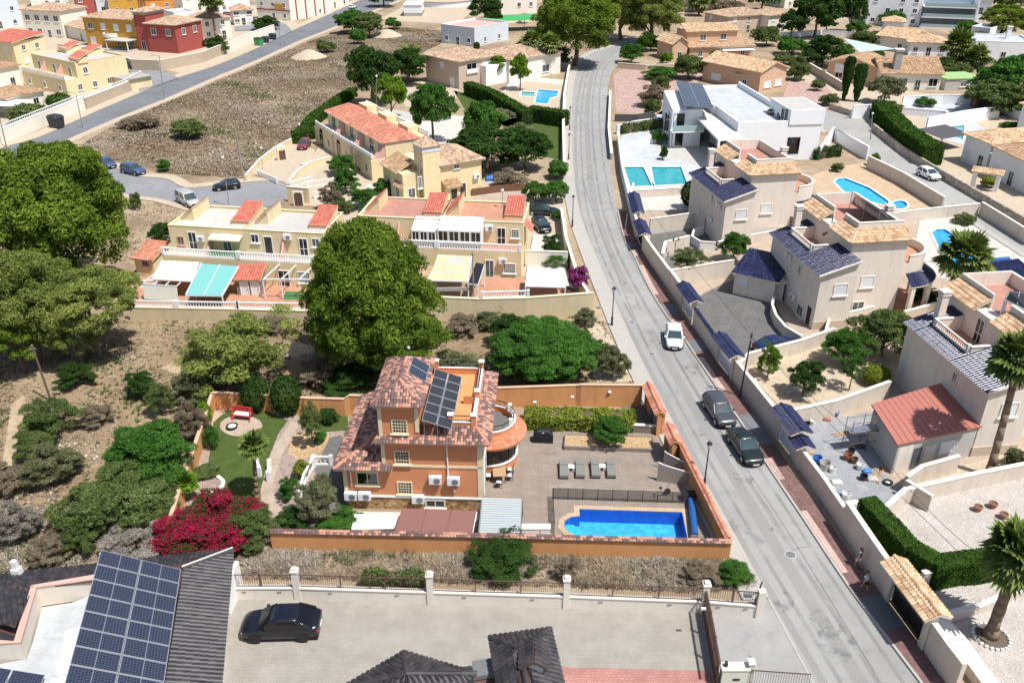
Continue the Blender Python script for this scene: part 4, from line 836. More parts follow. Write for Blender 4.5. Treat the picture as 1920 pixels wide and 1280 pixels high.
# ================================================================ the setting
from mathutils.geometry import tessellate_polygon
def holed(name,outer,holes,mat,kind='structure',parent=None):
    """a level sheet with openings cut out of it"""
    loops=[outer]+list(holes);tris=tessellate_polygon(loops);V=[v for l in loops for v in l];F=[]
    for a,b,c in tris:
        n=(V[b]-V[a]).cross(V[c]-V[a]).z;F.append((a,b,c)if n>0 else (a,c,b))
    return obj(name,MB().add(V,F),mat,parent,kind=kind)
def sheet_px(name,px,z,mat,holes=(),kind='structure',parent=None):return holed(name,[P(x,y,z)for x,y in px],[[P(x,y,z)for x,y in h]for h in holes],mat,kind,parent)
POOL_MAIN=[(1086,954),(1279,960),(1290,1014),(1096,1007),(1080,1003),(1066,997),(1057,987),(1059,976),(1070,969),(1087,967)]
POOL_FARL=[(1009,168),(1047,171),(1044,181),(1031,184),(1027,195),(1003,193)]
POOL_KID=[(978,172),(1003,173),(1001,181),(977,180)]
POOL_MODA=[(1170,313),(1206,313),(1223,348),(1182,350)]
POOL_MODB=[(1221,313),(1277,313),(1289,345),(1228,348)]
POOL_C1=[(1565,341),(1572,335),(1585,334),(1600,340),(1630,352),(1665,376),(1667,382),(1657,384),(1632,378),(1598,370),(1582,358)]
POOL_SPA=[(1687+14*math.cos(a*math.pi/8),384+8*math.sin(a*math.pi/8))for a in range(16)]
POOL_C2=[(1748,436),(1757,430),(1772,430),(1792,442),(1830,474),(1872,496),(1868,508),(1835,512),(1792,502),(1766,474)]
POOL_TR=[(1776,238),(1808,235),(1806,262),(1786,256)]
ALLP=[POOL_MAIN,POOL_FARL,POOL_KID,POOL_MODA,POOL_MODB,POOL_C1,POOL_SPA,POOL_C2,POOL_TR]
g=[Vector((-700,15,0)),Vector((700,15,0)),Vector((700,1500,0)),Vector((-700,1500,0))]
holed('ground',g,[[P(x,y,0)for x,y in h]for h in ALLP],'dry_earth')
# main street
SL=[(1530,1290),(1440,1122),(1352,960),(1290,850),(1222,717),(1180,630),(1150,560),(1112,470),(1087,400),(1075,330),(1071,250),(1073,180),(1084,128),(1106,103),(1150,88),(1205,73)]
SR=[(1733,1290),(1680,1220),(1590,1100),(1497,960),(1440,875),(1390,795),(1330,707),(1285,640),(1242,582),(1210,527),(1186,475),(1172,452),(1158,397),(1146,320),(1138,237),(1141,155),(1156,120),(1172,95),(1210,78)]
dl,dr=dense(SL),dense(SR)
holed('street',lift(dl,.012)+lift(dr[::-1],.012),[],'street_concrete')
def mat_worn(name,col,lo,hi,sc):
    m=bpy.data.materials.new(name);m.use_nodes=True;MATS[name]=m;nt=m.node_tree;bs=nt.nodes['Principled BSDF'];bs.inputs['Base Color'].default_value=(*col,1);bs.inputs['Roughness'].default_value=.9;bs.inputs['Specular IOR Level'].default_value=.2
    n=_noise(nt,_coord(nt,1.0),sc,6,.7);r=_ramp(nt,[(lo,(0,0,0)),(hi,(1,1,1))]);nt.links.new(n,r.inputs[0]);nt.links.new(r.outputs[0],bs.inputs['Alpha'])
mat_worn('tyre_wear',(.265,.26,.25),.35,.95,.25);mat_worn('dust_wear',(.345,.337,.32),.35,.9,.2);mat_worn('oil_stain',(.13,.13,.13),.48,.95,1.3)
nm=min(len(dl),len(dr));mid=[dl[int(k*(len(dl)-1)/60)].lerp(dr[int(k*(len(dr)-1)/60)],.5)for k in range(61)]
for o_,w_,m_,z_ in ((1.5,.3,'tyre_wear',.0152),(-.7,.35,'tyre_wear',.0152),(-2.1,.28,'tyre_wear',.0156),(2.5,.5,'dust_wear',.0148),(.3,.9,'dust_wear',.0144)):
    q_=offset(mid,o_);obj('street_mark',MB().strip(lift(offset(q_,w_/2),z_),lift(offset(q_,-w_/2),z_)),m_,kind='structure')
for (cx,cy,r)in ((1300,690,.8),(1395,900,.7),(1310,810,.5),(1560,1190,1.2),(1470,1130,.7),(1105,330,.9),(1150,480,.6),(1380,985,.6)):
    c=P(cx,cy);obj('street_mark',MB().sheet([Vector((c.x+r*math.cos(a)*(1+.3*math.sin(3*a+cx)),c.y+1.5*r*math.sin(a)*(1+.25*math.cos(2*a+cy)),.0165))for a in [k*math.pi/12 for k in range(24)]]),'oil_stain',kind='structure')
i0=6
struct('pavement_left',ribbon(offset(dl[i0:],.85),1.7,0,.13),'pavement_pale')
struct('kerb_left',ribbon(offset(dl[i0:],.03),.16,0,.142),'kerb_stone')
k1=12*6+1
struct('pavement_right',ribbon(offset(dr[:k1],-.85),1.62,0,.13),'red_paving')
struct('kerb_right',ribbon(offset(dr[:k1],-.03),.16,0,.142),'kerb_stone')
def pave_patch(i,j,mat,o0=-.14,o1=-.62,z=.137):
    seg=dr[i:j];return obj('pavement_patch',MB().strip(lift(offset(seg,o0),z),lift(offset(seg,o1),z)),mat,kind='structure')
for (i,j)in ((13,19),(22,26),(34,40),(44,47),(51,58),(59,62)):pave_patch(i,j,'pink_paving')
for (i,j)in ((8,12),(27,32),(40,43),(47,50),(63,66)):pave_patch(i,j,'asphalt_grey',-.14,-1.62,.141)
# worn marks on the street: pale spill, patched trench, manholes
mat_road('street_light',(0.335,0.328,0.312),.1,False)
for (cx,cy,r,z_)in ((1204,598,1.1,.0145),(1180,560,.8,.0155)):
    c=P(cx,cy);mb=MB().sheet([Vector((c.x+r*math.cos(a)*(1+.3*math.sin(3*a+cx)),c.y+2.2*r*math.sin(a)*(1+.25*math.cos(2*a+cy)),z_))for a in [k*math.pi/12 for k in range(24)]]);obj('street_mark',mb,'street_light',kind='structure')
def manhole(label,px,r=.36,z=.02):
    t=thing('manhole_cover',label,'manhole cover',P(*px)+Vector((0,0,z)));obj('cover_ring',MB().lathe([(r,0),(r,.012),(r*.82,.014)],n=18),'concrete',t);obj('cover_plate',MB().lathe([(r*.82,.010),(0,.011)],n=18),'asphalt_grey',t)
manhole('round manhole cover in the street beside the pale spill mark',(1185,604));manhole('round manhole cover at the low end of the street near two walkers',(1482,1040),.42);manhole('small round manhole cover on the pavement by the lantern lamp',(1123,577),.28,.135);manhole('faint manhole cover in the street below the white hatchback',(1222,664),.36);manhole('manhole cover in the upper part of the street',(1172,532),.36)
for (a,b,w_)in (((1110,395),(1160,391),.55),((1400,995),(1432,1018),.5)):
    A,B=P(*a),P(*b);d=(B-A).normalized();s=Vector((-d.y,d.x,0))*w_/2;obj('street_mark',MB().sheet([q+Vector((0,0,.018))for q in (A-s,B-s,B+s,A+s)]),'asphalt_close',kind='structure')
def crack(px,w_=.05):
    obj('street_mark',ribbon(dense(px),w_,.012,.0165),'asphalt_grey',kind='structure')
crack([(1262,660),(1320,760),(1400,880),(1470,985),(1560,1130),(1640,1260)],.07);crack([(1090,330),(1110,390),(1140,470),(1175,560),(1215,650)],.07);crack([(1082,206),(1100,240),(1140,282)],.09);crack([(1478,1035),(1500,1026),(1520,1025)],.06);crack([(1092,432),(1098,445),(1103,455)],.1)
crack([(1075,292),(1140,292)],.05);crack([(1080,381),(1150,381)],.05)
# avenue in the upper left, side streets, close
AU=[(-80,312),(0,279),(75,257),(175,212),(250,180),(320,151),(400,125),(480,92),(540,62),(600,35),(690,-6)]
AL=[(-80,352),(40,300),(125,263),(232,217),(310,186),(400,147),(480,114),(560,78),(630,50),(720,12),(770,-8)]
au,al=dense(AU),dense(AL)
holed('avenue',lift(au,.012)+lift(al[::-1],.012),[],'asphalt_grey')
struct('avenue_pavement_upper',ribbon(offset(au,1.4),2.8,0,.12),'pavement_tan');struct('avenue_pavement_lower',ribbon(offset(al,-.9),1.8,0,.12),'pavement_tan')
sheet_px('side_street',[(262,172),(335,146),(300,128),(250,112),(205,100),(140,88),(110,92),(190,118),(245,135)],.15,'asphalt_close')
sheet_px('side_street_upper',[(505,80),(548,58),(535,45),(515,40),(470,46),(440,50),(440,58),(490,56)],.15,'asphalt_close')
CU=[(170,322),(205,312),(250,330),(310,336),(345,352),(390,350),(440,344),(500,340),(530,342),(545,356),(541,372)]
CLO=[(150,345),(190,352),(240,366),(300,374),(350,388),(400,398),(455,392),(500,388),(541,372)]
cu,cl=dense(CU),dense(CLO)
holed('close_road',lift(cu,.012)+lift(cl[::-1],.012),[],'asphalt_close')
struct('close_pavement_upper',ribbon(offset(cu[:-7],.9),1.8,0,.12),'pavement_tan');struct('close_pavement_lower',ribbon(offset(cl[:-7],-.6),1.2,0,.12),'pavement_tan')
# street in the upper right, between stone walls
UR=[(1540,205),(1600,215),(1640,235),(1700,290),(1760,330),(1840,380),(1930,440)];UL_=[(1545,245),(1585,262),(1620,290),(1680,325),(1740,360),(1830,418),(1930,482)]
holed('upper_street',lift(dense(UR),.012)+lift(dense(UL_)[::-1],.012),[],'side_street');struct('upper_pavement',ribbon(offset(dense(UL_)[4:],-.4),1.0,0,.12),'pavement_pale')
sheet_px('far_street',[(1808,50),(1838,50),(1850,-10),(1815,-10)],.012,'side_street')
# driveway of the near house and its pavement apron
sheet_px('driveway',[(418,1108),(1310,1130),(1440,1120),(1512,1290),(330,1290)],.02,'drive_paving')
sheet_px('red_drive',[(1040,1249),(1332,1257),(1345,1295),(1050,1295)],.026,'red_drive')
sheet_px('drive_apron',[(1316,1130),(1441,1123),(1530,1292),(1342,1292)],.026,'street_concrete')
obj('drive_kerb',ribbon([P(1441,1123),P(1530,1291)],.12,0,.05),'kerb_stone',kind='structure')
# dry lots: countless tufts and low scrub
FIELD=[(150,272),(232,224),(310,194),(400,156),(480,122),(560,86),(640,56),(760,52),(870,62),(800,95),(745,130),(660,176),(600,215),(555,262),(490,300),(455,330),(420,332),(310,325),(215,300)]
LOT=[(-30,600),(150,600),(240,602),(560,602),(840,598),(1000,596),(1100,578),(1130,605),(1176,690),(1196,718),(930,724),(700,735),(560,742),(396,738),(352,850),(318,962),(308,1032),(40,1070),(-30,1080)]
PATH=[(380,655),(560,640),(600,655),(560,668),(400,672),(330,700),(300,690)];PATH2=[(0,900),(20,760),(45,740),(50,760),(30,870),(10,940)];PATH3=[(1110,590),(1150,640),(1192,716),(1120,716),(1105,690),(1150,690),(1120,640),(1090,605)]
sheet_px('field',FIELD,.004,'field_earth');tufts('dry_field_grass',FIELD,4.0,.09,.24,'dry_grass',3,5,.05,7.0,.4,2.2);tufts('brown_field_scrub',FIELD,9.0,.08,.24,'brown_scrub',4,5,-.15,8.0,.4,2.4);tufts('grey_field_scrub',FIELD,5.0,.11,.28,'grey_scrub',14,5,.3,8.0,.4,2.0)
sheet_px('scrub_lot',LOT,.003,'lot_earth');tufts('dry_lot_grass',LOT,16.0,.07,.18,'dry_grass',5,5,-.4,3.5,.2,2.0,(PATH,PATH2,PATH3));tufts('brown_lot_scrub',LOT,8.0,.10,.26,'brown_scrub',6,7,.2,4.0,.2,1.8,(PATH,PATH2,PATH3));tufts('grey_lot_scrub',LOT,4.0,.10,.28,'grey_scrub',7,8,.6,3.2,.16,1.8,(PATH,PATH2,PATH3))
tufts('green_lot_scrub',LOT,6.0,.12,.36,'leaf_grey',27,7,.45,2.6,.2,1.5,(PATH,PATH2,PATH3));tufts('olive_lot_scrub',LOT,7.0,.12,.34,'leaf_scrub',28,7,.5,4.6,.2,1.5,(PATH,PATH2,PATH3));tufts('green_field_scrub',FIELD,7.0,.10,.28,'leaf_grey',29,6,.4,7.0,.35,1.8)
SMALL=[(232,375),(330,386),(345,410),(318,425),(300,450),(240,500),(215,495),(205,430)];tufts('dry_corner_grass',SMALL,5,.15,.4,'dry_grass',8,5,-.5,3,.1,.9)
VERGE=[(440,1030),(520,1030),(900,1040),(1360,1050),(1405,1085),(1415,1098),(1325,1110),(1060,1100),(800,1092),(560,1085),(436,1086)]
tufts('verge_scrub',VERGE,45,.12,.36,'grey_scrub',9,9,.1,2.2,.1,1.8);tufts('verge_grass',VERGE,60,.12,.3,'dry_grass',10,7,-.35,2.5,.1,1.8);tufts('verge_green',VERGE,22,.12,.36,'leaf_grey',39,8,.3,1.7,.12,1.6);tufts('verge_brown',VERGE,26,.14,.36,'brown_scrub',19,8,.05,1.9,.1,1.6)
NEARL=[(-20,900),(120,920),(300,960),(315,1035),(20,1072),(-20,1075)];tufts('near_scrub',NEARL,20,.14,.36,'grey_scrub',12,8,-.1,2.5,.12,1.6);tufts('near_straw',NEARL,16,.12,.3,'dry_grass',13,6,-.2,2.0,.12,1.6)
sheet_px('field_trail',[(345,298),(385,290),(410,276),(416,279),(392,293),(350,303)],.006,'path_dirt');sheet_px('dirt_path',PATH,.006,'path_dirt');sheet_px('dirt_track',PATH2,.006,'path_dirt');sheet_px('dirt_bank',PATH3,.006,'sand_gravel')
rubble('lot_stones',[(110,830),(220,830),(330,760),(250,800),(220,860),(120,870)],70,.07,.24);rubble('bank_stones',PATH3,60,.05,.22,seed=3);rubble('field_stones',FIELD,160,.1,.35,seed=5);rubble('near_stones',NEARL,120,.05,.2,seed=6)
def _hit(s,face,plane,x,y):
    """(coordinate along the wall, height) where the sight line of a pixel meets a wall plane"""
    o=Vector((0,0,HC));d=P(x,y,0)-o;c,n=math.cos(-s.rz),math.sin(-s.rz);q=o-s.A
    o=Vector((q.x*c-q.y*n,q.x*n+q.y*c,HC));d=Vector((d.x*c-d.y*n,d.x*n+d.y*c,d.z))
    if face in 'FB':t=(plane-o.y)/d.y;return o.x+d.x*t,o.z+d.z*t
    t=(plane-o.x)/d.x;return o.y+d.y*t,o.z+d.z*t
House.hit=_hit
def _wp(s,face,plane,x,y,w=1.0,h=1.1,style='grid',**k):a,z=s.hit(face,plane,x,y);return s.win(face,plane,a,z-h/2,w,h,style,**k)
House.winp=_wp
def _ap(s,face,plane,x,y):a,z=s.hit(face,plane,x,y);return s.ac(face,plane,a,max(.05,z-.31))
House.acp=_ap
def railing(parent,pts,z,h=.5,mat='black_metal',step=.14,name='railing'):
    mb=MB();pts=[Vector((p[0],p[1],z))for p in pts]
    for a,b in zip(pts,pts[1:]):
        mb.beam(a+Vector((0,0,h)),b+Vector((0,0,h)),.05,.05);mb.beam(a+Vector((0,0,.06)),b+Vector((0,0,.06)),.04,.04);n=max(1,int((b-a).length/step))
        for k in range(n+1):q=a+(b-a)*(k/n);mb.tube(q,q+Vector((0,0,h)),.014,n=4,cap=False)
    return obj(name,mb,mat,parent)
def pv_array(label,o,u,v,nu,nv,cells='solar_cells',frame='panel_frame',name='solar_array',gap=.02,legs=0.0,half=False,cat='solar panels',parent=None):
    """nu x nv solar panels on the plane o + u, v (whole array edges); each panel a part, its cells a sub-part"""
    o,u,v=Vector(o),Vector(u),Vector(v)
    if u.cross(v).z<0:o,v=o+v,-v
    U,V=u.normalized(),v.normalized();n=U.cross(V).normalized()
    if n.z<0:n=-n
    V=n.cross(U);t=thing(name,label,cat,o)if parent is None else parent;rot=Matrix((U,V,n)).transposed().to_4x4();pw,ph=u.length/nu,v.length/nv
    f=MB().box(gap,pw-gap,gap,ph-gap,0,.045).mesh('solar_panel');f.materials.append(M(frame));c=(MB().box(gap+.035,pw/2-.012,gap+.035,ph-gap-.035,.03,.049).box(pw/2+.012,pw-gap-.035,gap+.035,ph-gap-.035,.03,.049)if half else MB().box(gap+.035,pw-gap-.035,gap+.035,ph-gap-.035,.03,.049)).mesh('cells');c.materials.append(M(cells))
    for i in range(nu):
        for j in range(nv):
            p=obj('solar_panel',f,None,t);p.matrix_local=Matrix.Translation((Vector((0,0,0))if parent is None else o)+U*(pw*i)+V*(ph*j))@rot;obj('cells',c,None,p)
    if legs:
        mb=MB()
        for a in (0.06,.5,.94):
            for b in (.05,.5,.95):
                q=u*a+v*b;z=(o+q).z-legs
                if z>.1:obj('support_post',MB().beam(q-n*.02,q-Vector((0,0,z)),.05,.05),'steel',t)
    return t
# ================================================================ the orange villa
h=House('villa','orange three storey villa with mottled tile roofs and roof solar panels','house',(649,956),(903,963));v=h
F0=.35;XL,XR,YB=2.95,10.15,9.4
h.box('stone_base',0,XR,F0-.06,YB,0,1.12,'stone_cladding');h.box('ledge',-.04,XR+.06,F0-.14,F0+.1,1.12,1.22,'white_paint')
h.box('wall',XL,XR,F0,YB,1.22,6.45,'orange_wall');h.box('wing_wall',0,XL-.01,F0,YB,1.22,4.0,'orange_wall')
h.box('band',XL+.7,XR+.03,F0-.05,F0-.005,3.85,4.05,'cream_trim');h.box('tower',XL,5.75,F0+.02,6.3,6.46,9.25,'orange_wall')
for x0,x1,z0,z1 in ((XR-.32,XR+.05,1.22,6.2),(XL-.02,XL+.25,4.1,6.2),(XL-.05,XL+.22,6.5,9.2),(5.5,5.78,6.9,9.2),(-.03,.24,1.22,3.85)):h.box('corner_quoin',x0,x1,F0-.05,F0-.005,z0,z1,'cream_trim')
h.box('corner_quoin',XR+.005,XR+.05,F0,F0+.3,1.22,6.2,'cream_trim')
mt=dict(pitch=.21,course=.27,rise=.06,fascia='tan_wall')
h.roof([(2.35,-.1,6.22),(10.75,-.1,6.22),(9.65,1.3,6.85),(3.3,1.3,6.85)],'tile_mottled',**mt);h.roof([(10.75,-.1,6.22),(10.75,10.0,6.22),(9.65,9.2,6.85),(9.65,1.3,6.85)],'tile_mottled',**mt)
ridge(h.t,[((10.75,-.1,6.22),(9.65,1.3,6.85)),((9.65,1.3,6.87),(9.65,9.2,6.87))],'tile_terracotta',.10)
h.roof([(-.55,9.8,3.85),(-.55,-.2,3.85),(2.95,3.3,5.3),(2.95,9.8,5.3)],'tile_mottled',**mt);h.roof([(-.55,-.2,3.85),(2.95,-.2,3.85),(2.95,3.3,5.3)],'tile_mottled',**mt);h.roof([(2.95,-.2,3.85),(3.7,-.2,3.85),(3.7,F0,4.08),(2.95,F0,4.08)],'tile_mottled',**mt)
ridge(h.t,[((-.55,-.2,3.85),(2.95,3.3,5.3))],'tile_terracotta',.10)
h.hip(XL+.05,5.75,F0+.05,6.25,9.2,1.15,.4,'tile_mottled',.21,.27,'tan_wall')
# roof terrace
h.box('terrace_floor',5.76,9.6,1.3,9.2,6.46,6.62,'orange_boundary')
p=obj('parapet',MB().box(5.78,9.64,1.3,1.5,6.6,7.15).box(9.44,9.64,1.5,9.2,6.6,7.15).box(5.78,9.44,9.0,9.2,6.6,7.15).box(8.5,9.44,4.6,4.8,6.6,7.3),'orange_wall',h.t)
obj('coping',MB().box(5.8,9.7,1.26,1.54,7.15,7.22).box(9.4,9.68,1.54,9.2,7.15,7.22).box(5.78,9.4,8.96,9.24,7.15,7.22),'white_paint',p)
for x,y in ((7.9,1.4),(9.54,1.4),(9.54,4.7),(9.54,9.1),(5.95,9.1)):q=h.box('parapet_post',x-.17,x+.17,y-.17,y+.17,6.6,7.75,'orange_wall');h.box('post_cap',x-.22,x+.22,y-.22,y+.22,7.75,7.83,'white_paint',q)
railing(h.t,[(5.85,1.4),(7.75,1.4)],7.22,.45);railing(h.t,[(8.1,1.4),(9.35,1.4)],7.22,.45);railing(h.t,[(6.1,9.1),(9.4,9.1)],7.22,.5);railing(h.t,[(9.54,4.9),(9.54,8.9)],7.22,.5)
h.winp('F',F0+.02,749,799,.95,1.0,frame='cream_trim');h.winp('F',F0,754,857,.95,1.0,frame='cream_trim');h.winp('F',F0,759,914,.95,.95,frame='cream_trim');h.winp('F',F0,689,896,1.45,1.0,'dark',frame='cream_trim')
h.win('F',F0-.06,h.hit('F',F0,817,950)[0],.35,1.3,.55,'dark',frame='stone_white')
for x,y in ((817,895),(851,897),(659,925),(685,925),(785,931)):h.acp('F',F0,x,y)
for x in (h.hit('F',F0,839,860)[0],.55):obj('drain_pipe',MB().tube((x,F0-.09,3.2 if x>1 else 2.1),(x,F0-.09,6.1 if x>1 else 3.8),.05),'white_metal',h.t)
a,z=h.hit('F',F0,853,920);obj('wall_lamp',MB().lathe([(.02,0),(.1,.05),(.12,.2),(.02,.28)],(a,F0-.14,z),8),'lamp_glass',h.t)
obj('gutter',MB().tube((XR+.12,.6,1.3),(XR+.12,.6,6.0),.07),'white_metal',h.t)
h.win('R',XR,3.0,1.4,1.6,2.0,'dark',name='door',frame='white_paint')
# round bay with skirt roof
bc=(10.3,6.7);n=26;A0,A1=R(-95),R(95)
obj('bay_wall',MB().lathe([(2.15,0),(2.15,.95)],(*bc,0),n,A0,A1),'orange_wall',h.t,smooth=True);obj('bay_sill',MB().lathe([(2.15,.95),(2.24,.95),(2.24,1.07),(2.1,1.07)],(*bc,0),n,A0,A1),'white_paint',h.t)
bg=obj('bay_window',MB().lathe([(2.11,1.05),(2.11,2.85)],(*bc,0),n,A0,A1),'glass_tint',h.t,smooth=True);mu=MB()
for k in range(8):a=A0+(A1-A0)*(k+.2)/8;mu.tube((bc[0]+2.12*math.cos(a),bc[1]+2.12*math.sin(a),1.05),(bc[0]+2.12*math.cos(a),bc[1]+2.12*math.sin(a),2.85),.035,n=5)
obj('mullion',mu,'black_metal',bg);obj('bay_soffit',MB().lathe([(2.0,2.84),(2.85,2.84),(2.85,2.95),(2.0,3.55)],(*bc,0),n,A0,A1),'orange_wall',h.t)
V=[];Fq=[]
for k in range(46):
    a=A0+(A1-A0)*(k+.5)/46
    for j in range(3):
        r0,r1=2.92-.31*j,2.92-.31*(j+1)-.03;o=len(V)
        for r,dz in ((r0,.05),(r1,.012)):
            wv=math.pi*1.05*r/46
            for s_,hh in ((-.5,0),(-.3,.75),(0,1),(.3,.75),(.5,0)):
                zz=2.95+(2.92-r)/.92*.62+dz+hh*.07;x=r;y=s_*wv;V.append((bc[0]+x*math.cos(a)-y*math.sin(a),bc[1]+x*math.sin(a)+y*math.cos(a),zz))
        Fq+=[(o+i,o+i+1,o+6+i,o+5+i)for i in range(4)]
obj('bay_roof_tiles',np_mesh('bay_roof_tiles',np.array(V),np.array(Fq)),'tile_orange',h.t,kind='stuff')
obj('bay_parapet',MB().lathe([(2.03,3.4),(2.03,4.0),(1.83,4.0),(1.83,3.5)],(*bc,0),n,A0,A1),'orange_wall',h.t);obj('bay_coping',MB().lathe([(2.07,4.0),(2.07,4.08),(1.79,4.08),(1.79,4.0)],(*bc,0),n,A0,A1),'white_paint',h.t)
obj('bay_floor',MB().lathe([(1.83,3.5),(0,3.5)],(*bc,0),n,A0,A1),'grey_drive',h.t);railing(h.t,[(bc[0]+1.93*math.cos(A0+(A1-A0)*k/20),bc[1]+1.93*math.sin(A0+(A1-A0)*k/20))for k in range(21)],4.08,.42,step=.2)
for k in (0,7,14,20):a=A0+(A1-A0)*k/20;x,y=bc[0]+1.93*math.cos(a),bc[1]+1.93*math.sin(a);h.box('bay_post',x-.15,x+.15,y-.15,y+.15,4.0,4.62,'white_paint')
def hw(h,p):return h.A+Matrix.Rotation(h.rz,3,'Z')@Vector(p)
a,b,c=P(817,692,8.05),P(868,708,7.35),P(790,788,8.05)
pv_array('twelve black solar panels tilted on the villa roof terrace',a,b-a,c-a,2,6,'solar_black','panel_frame',legs=6.62)
za=lambda x:9.2+1.15*(6.15-x)/1.8+.14
a,b,c=hw(h,(4.75,2.9,za(4.75))),hw(h,(6.0,2.9,za(6.0))),hw(h,(4.75,5.3,za(4.75)))
pv_array('pair of small solar panels on the villa tower roof',a,b-a,c-a,1,2,'solar_cells','panel_frame')
# ---------------------------------------------------------------- boundary walls of the villa plot
wall('boundary_wall','long orange wall with mottled tile coping in front of the pool',[(512,1028),(890,1036),(1366,1048)],1.5,'orange_boundary',.22,tiled='tile_mottled')
wall('boundary_wall','orange garden wall with tile coping between pool terrace and street',[(1366,1012),(1318,915),(1268,815)],[1.5,1.8,2.0],'orange_boundary',.22,tiled='tile_terracotta',zpix='top')
wall('boundary_wall','orange wall beside the car gate at the top of the villa yard',[(1246,775),(1213,722)],2.2,'orange_boundary',.22,tiled='tile_terracotta',zpix='top')
wall('boundary_wall','high orange back wall with small lamps behind the clipped hedge',[(1205,722),(1090,721),(1080,722),(1022,724),(905,728)],[2.2,2.2,2.05,2.05,1.95],'orange_boundary',.22,cop='tan_wall',zpix='top')
wall('boundary_wall','low orange back wall behind the villa lawn between hedge columns',[(690,742),(655,741),(645,748),(575,746),(470,738),(398,736)],[2.0,2.0,1.7,1.7,1.7,1.7],'orange_boundary',.22,cop='tan_wall',zpix='top')
wall('boundary_wall','orange side wall along the scrub lot left of the villa lawn',[(398,736),(380,790),(360,850),(335,920),(315,985)],1.5,'orange_boundary',.22,cop='tan_wall',zpix='top')
for k,(x,y)in enumerate(((1143,735),(1073,744),(1003,754))):
    q=P(x,y,1.5);t=thing('wall_lamp',['white wall lamp on the orange back wall nearest the car gate','white wall lamp at the middle of the orange back wall','white wall lamp on the orange back wall nearest the villa'][k],'lamp',q,0,'lamps on the orange back wall');obj('lamp_shade',MB().box(-.13,.13,-.2,.0,0,.14),'white_paint',t);obj('lamp_base',MB().box(-.07,.07,-.06,0.02,-.18,0),'pot_terracotta',t)
# ---------------------------------------------------------------- villa grounds
sheet_px('pool_terrace',[(885,1012),(905,950),(926,800),(1000,795),(1228,800),(1250,850),(1368,1022)],.03,'terrace_boards',[POOL_MAIN])
sheet_px('car_yard',[(1168,806),(1165,758),(1205,752),(1250,812)],.036,'grey_drive')
sheet_px('garden_gravel',[(400,765),(640,765),(660,960),(520,1012),(370,985),(330,975),(352,900),(380,800)],.01,'pink_gravel')
sheet_px('garden_lawn',[(385,900),(396,830),(400,790),(430,768),(505,772),(540,788),(522,812),(500,868),(488,935),(446,952),(372,958),(366,934),(402,922)],.022,'lawn')
sheet_px('back_lawn',[(560,775),(650,770),(655,806),(600,810),(565,800)],.022,'lawn')
sheet_px('garden_path',[(548,788),(560,795),(548,822),(530,850),(520,880),(512,905),(515,940),(535,958),(520,968),(492,950),(488,920),(500,875),(515,835)],.03,'garden_path')
sheet_px('patio_circle',[(452+40*math.cos(a),798+20*math.sin(a))for a in [k*math.pi/10 for k in range(20)]],.03,'garden_path')
sheet_px('planting_bed',[(548,810),(600,808),(628,820),(600,850),(560,862),(540,850)],.026,'tan_gravel')
sheet_px('stone_bed',[(365,930),(372,905),(400,893),(418,905),(412,920),(390,928)],.03,'pink_gravel');sheet_px('corner_bed',[(398,770),(425,768),(400,792),(396,800)],.03,'garden_path')
obj('bed_edging',ribbon(dense([(372,928),(392,926),(412,918),(419,905),(408,894)]),.3,0,.16),'stone_white',kind='structure')
sheet_px('side_drive',[(618,820),(640,815),(655,870),(660,965),(618,965),(590,880)],.036,'grey_drive')
sheet_px('front_strip',[(560,1005),(660,958),(890,962),(885,1013)],.026,'pale_floor')
wall('garden_wall','low brown block wall between clipped hedge and pool terrace',[(992,800),(1228,812)],.75,'wood_grey',.25,cop='coping_pale')
b=thing('planter_bed','long gravel planter below the clipped hedge on the terrace','planter',P(1058,845));o=P(1058,845);q=[P(x,y)-o for x,y in ((1058,843),(1224,848),(1222,824),(1060,820))]
obj('planter_edge',ribbon(q+q[:1],.14,0,.38),'wood_grey',b);obj('gravel_fill',MB().sheet(lift(q,.3)),'tan_gravel',b)
t,q=pool('rectangular blue swimming pool with curved steps on the villa terrace',POOL_MAIN,'pool_floor_deep',z=.05,cop='sand_floor',cw=.42)
for o in list(t.children):
    if o.name.split('.')[0]in ('pool_wall','pool_floor','water'):bpy.data.objects.remove(o)
DP=1.15
obj('pool_wall',MB().strip(lift(q+q[:1],.07),lift(q+q[:1],-DP)),'pool_floor_deep',t);obj('pool_floor',MB().sheet(lift(q,-DP)),'pool_floor_blue',t);obj('water',MB().sheet(lift(q,-.1)),'pool_water',t)
cc=P(1057,986)-t.location;cc.z=0
for k in range(4):
    r=.42+.34*k;an=88-9*k;pts=[cc+Vector((-.05,0,0))]+[cc+Vector((r*math.cos(a),min(1.12,max(-1.12,r*1.25*math.sin(a))),0))for a in [R(-an+2*an*i/12)for i in range(13)]]
    obj('pool_step',MB().prism(pts,-DP,-.28-.2*k),'pool_floor_sky',t)
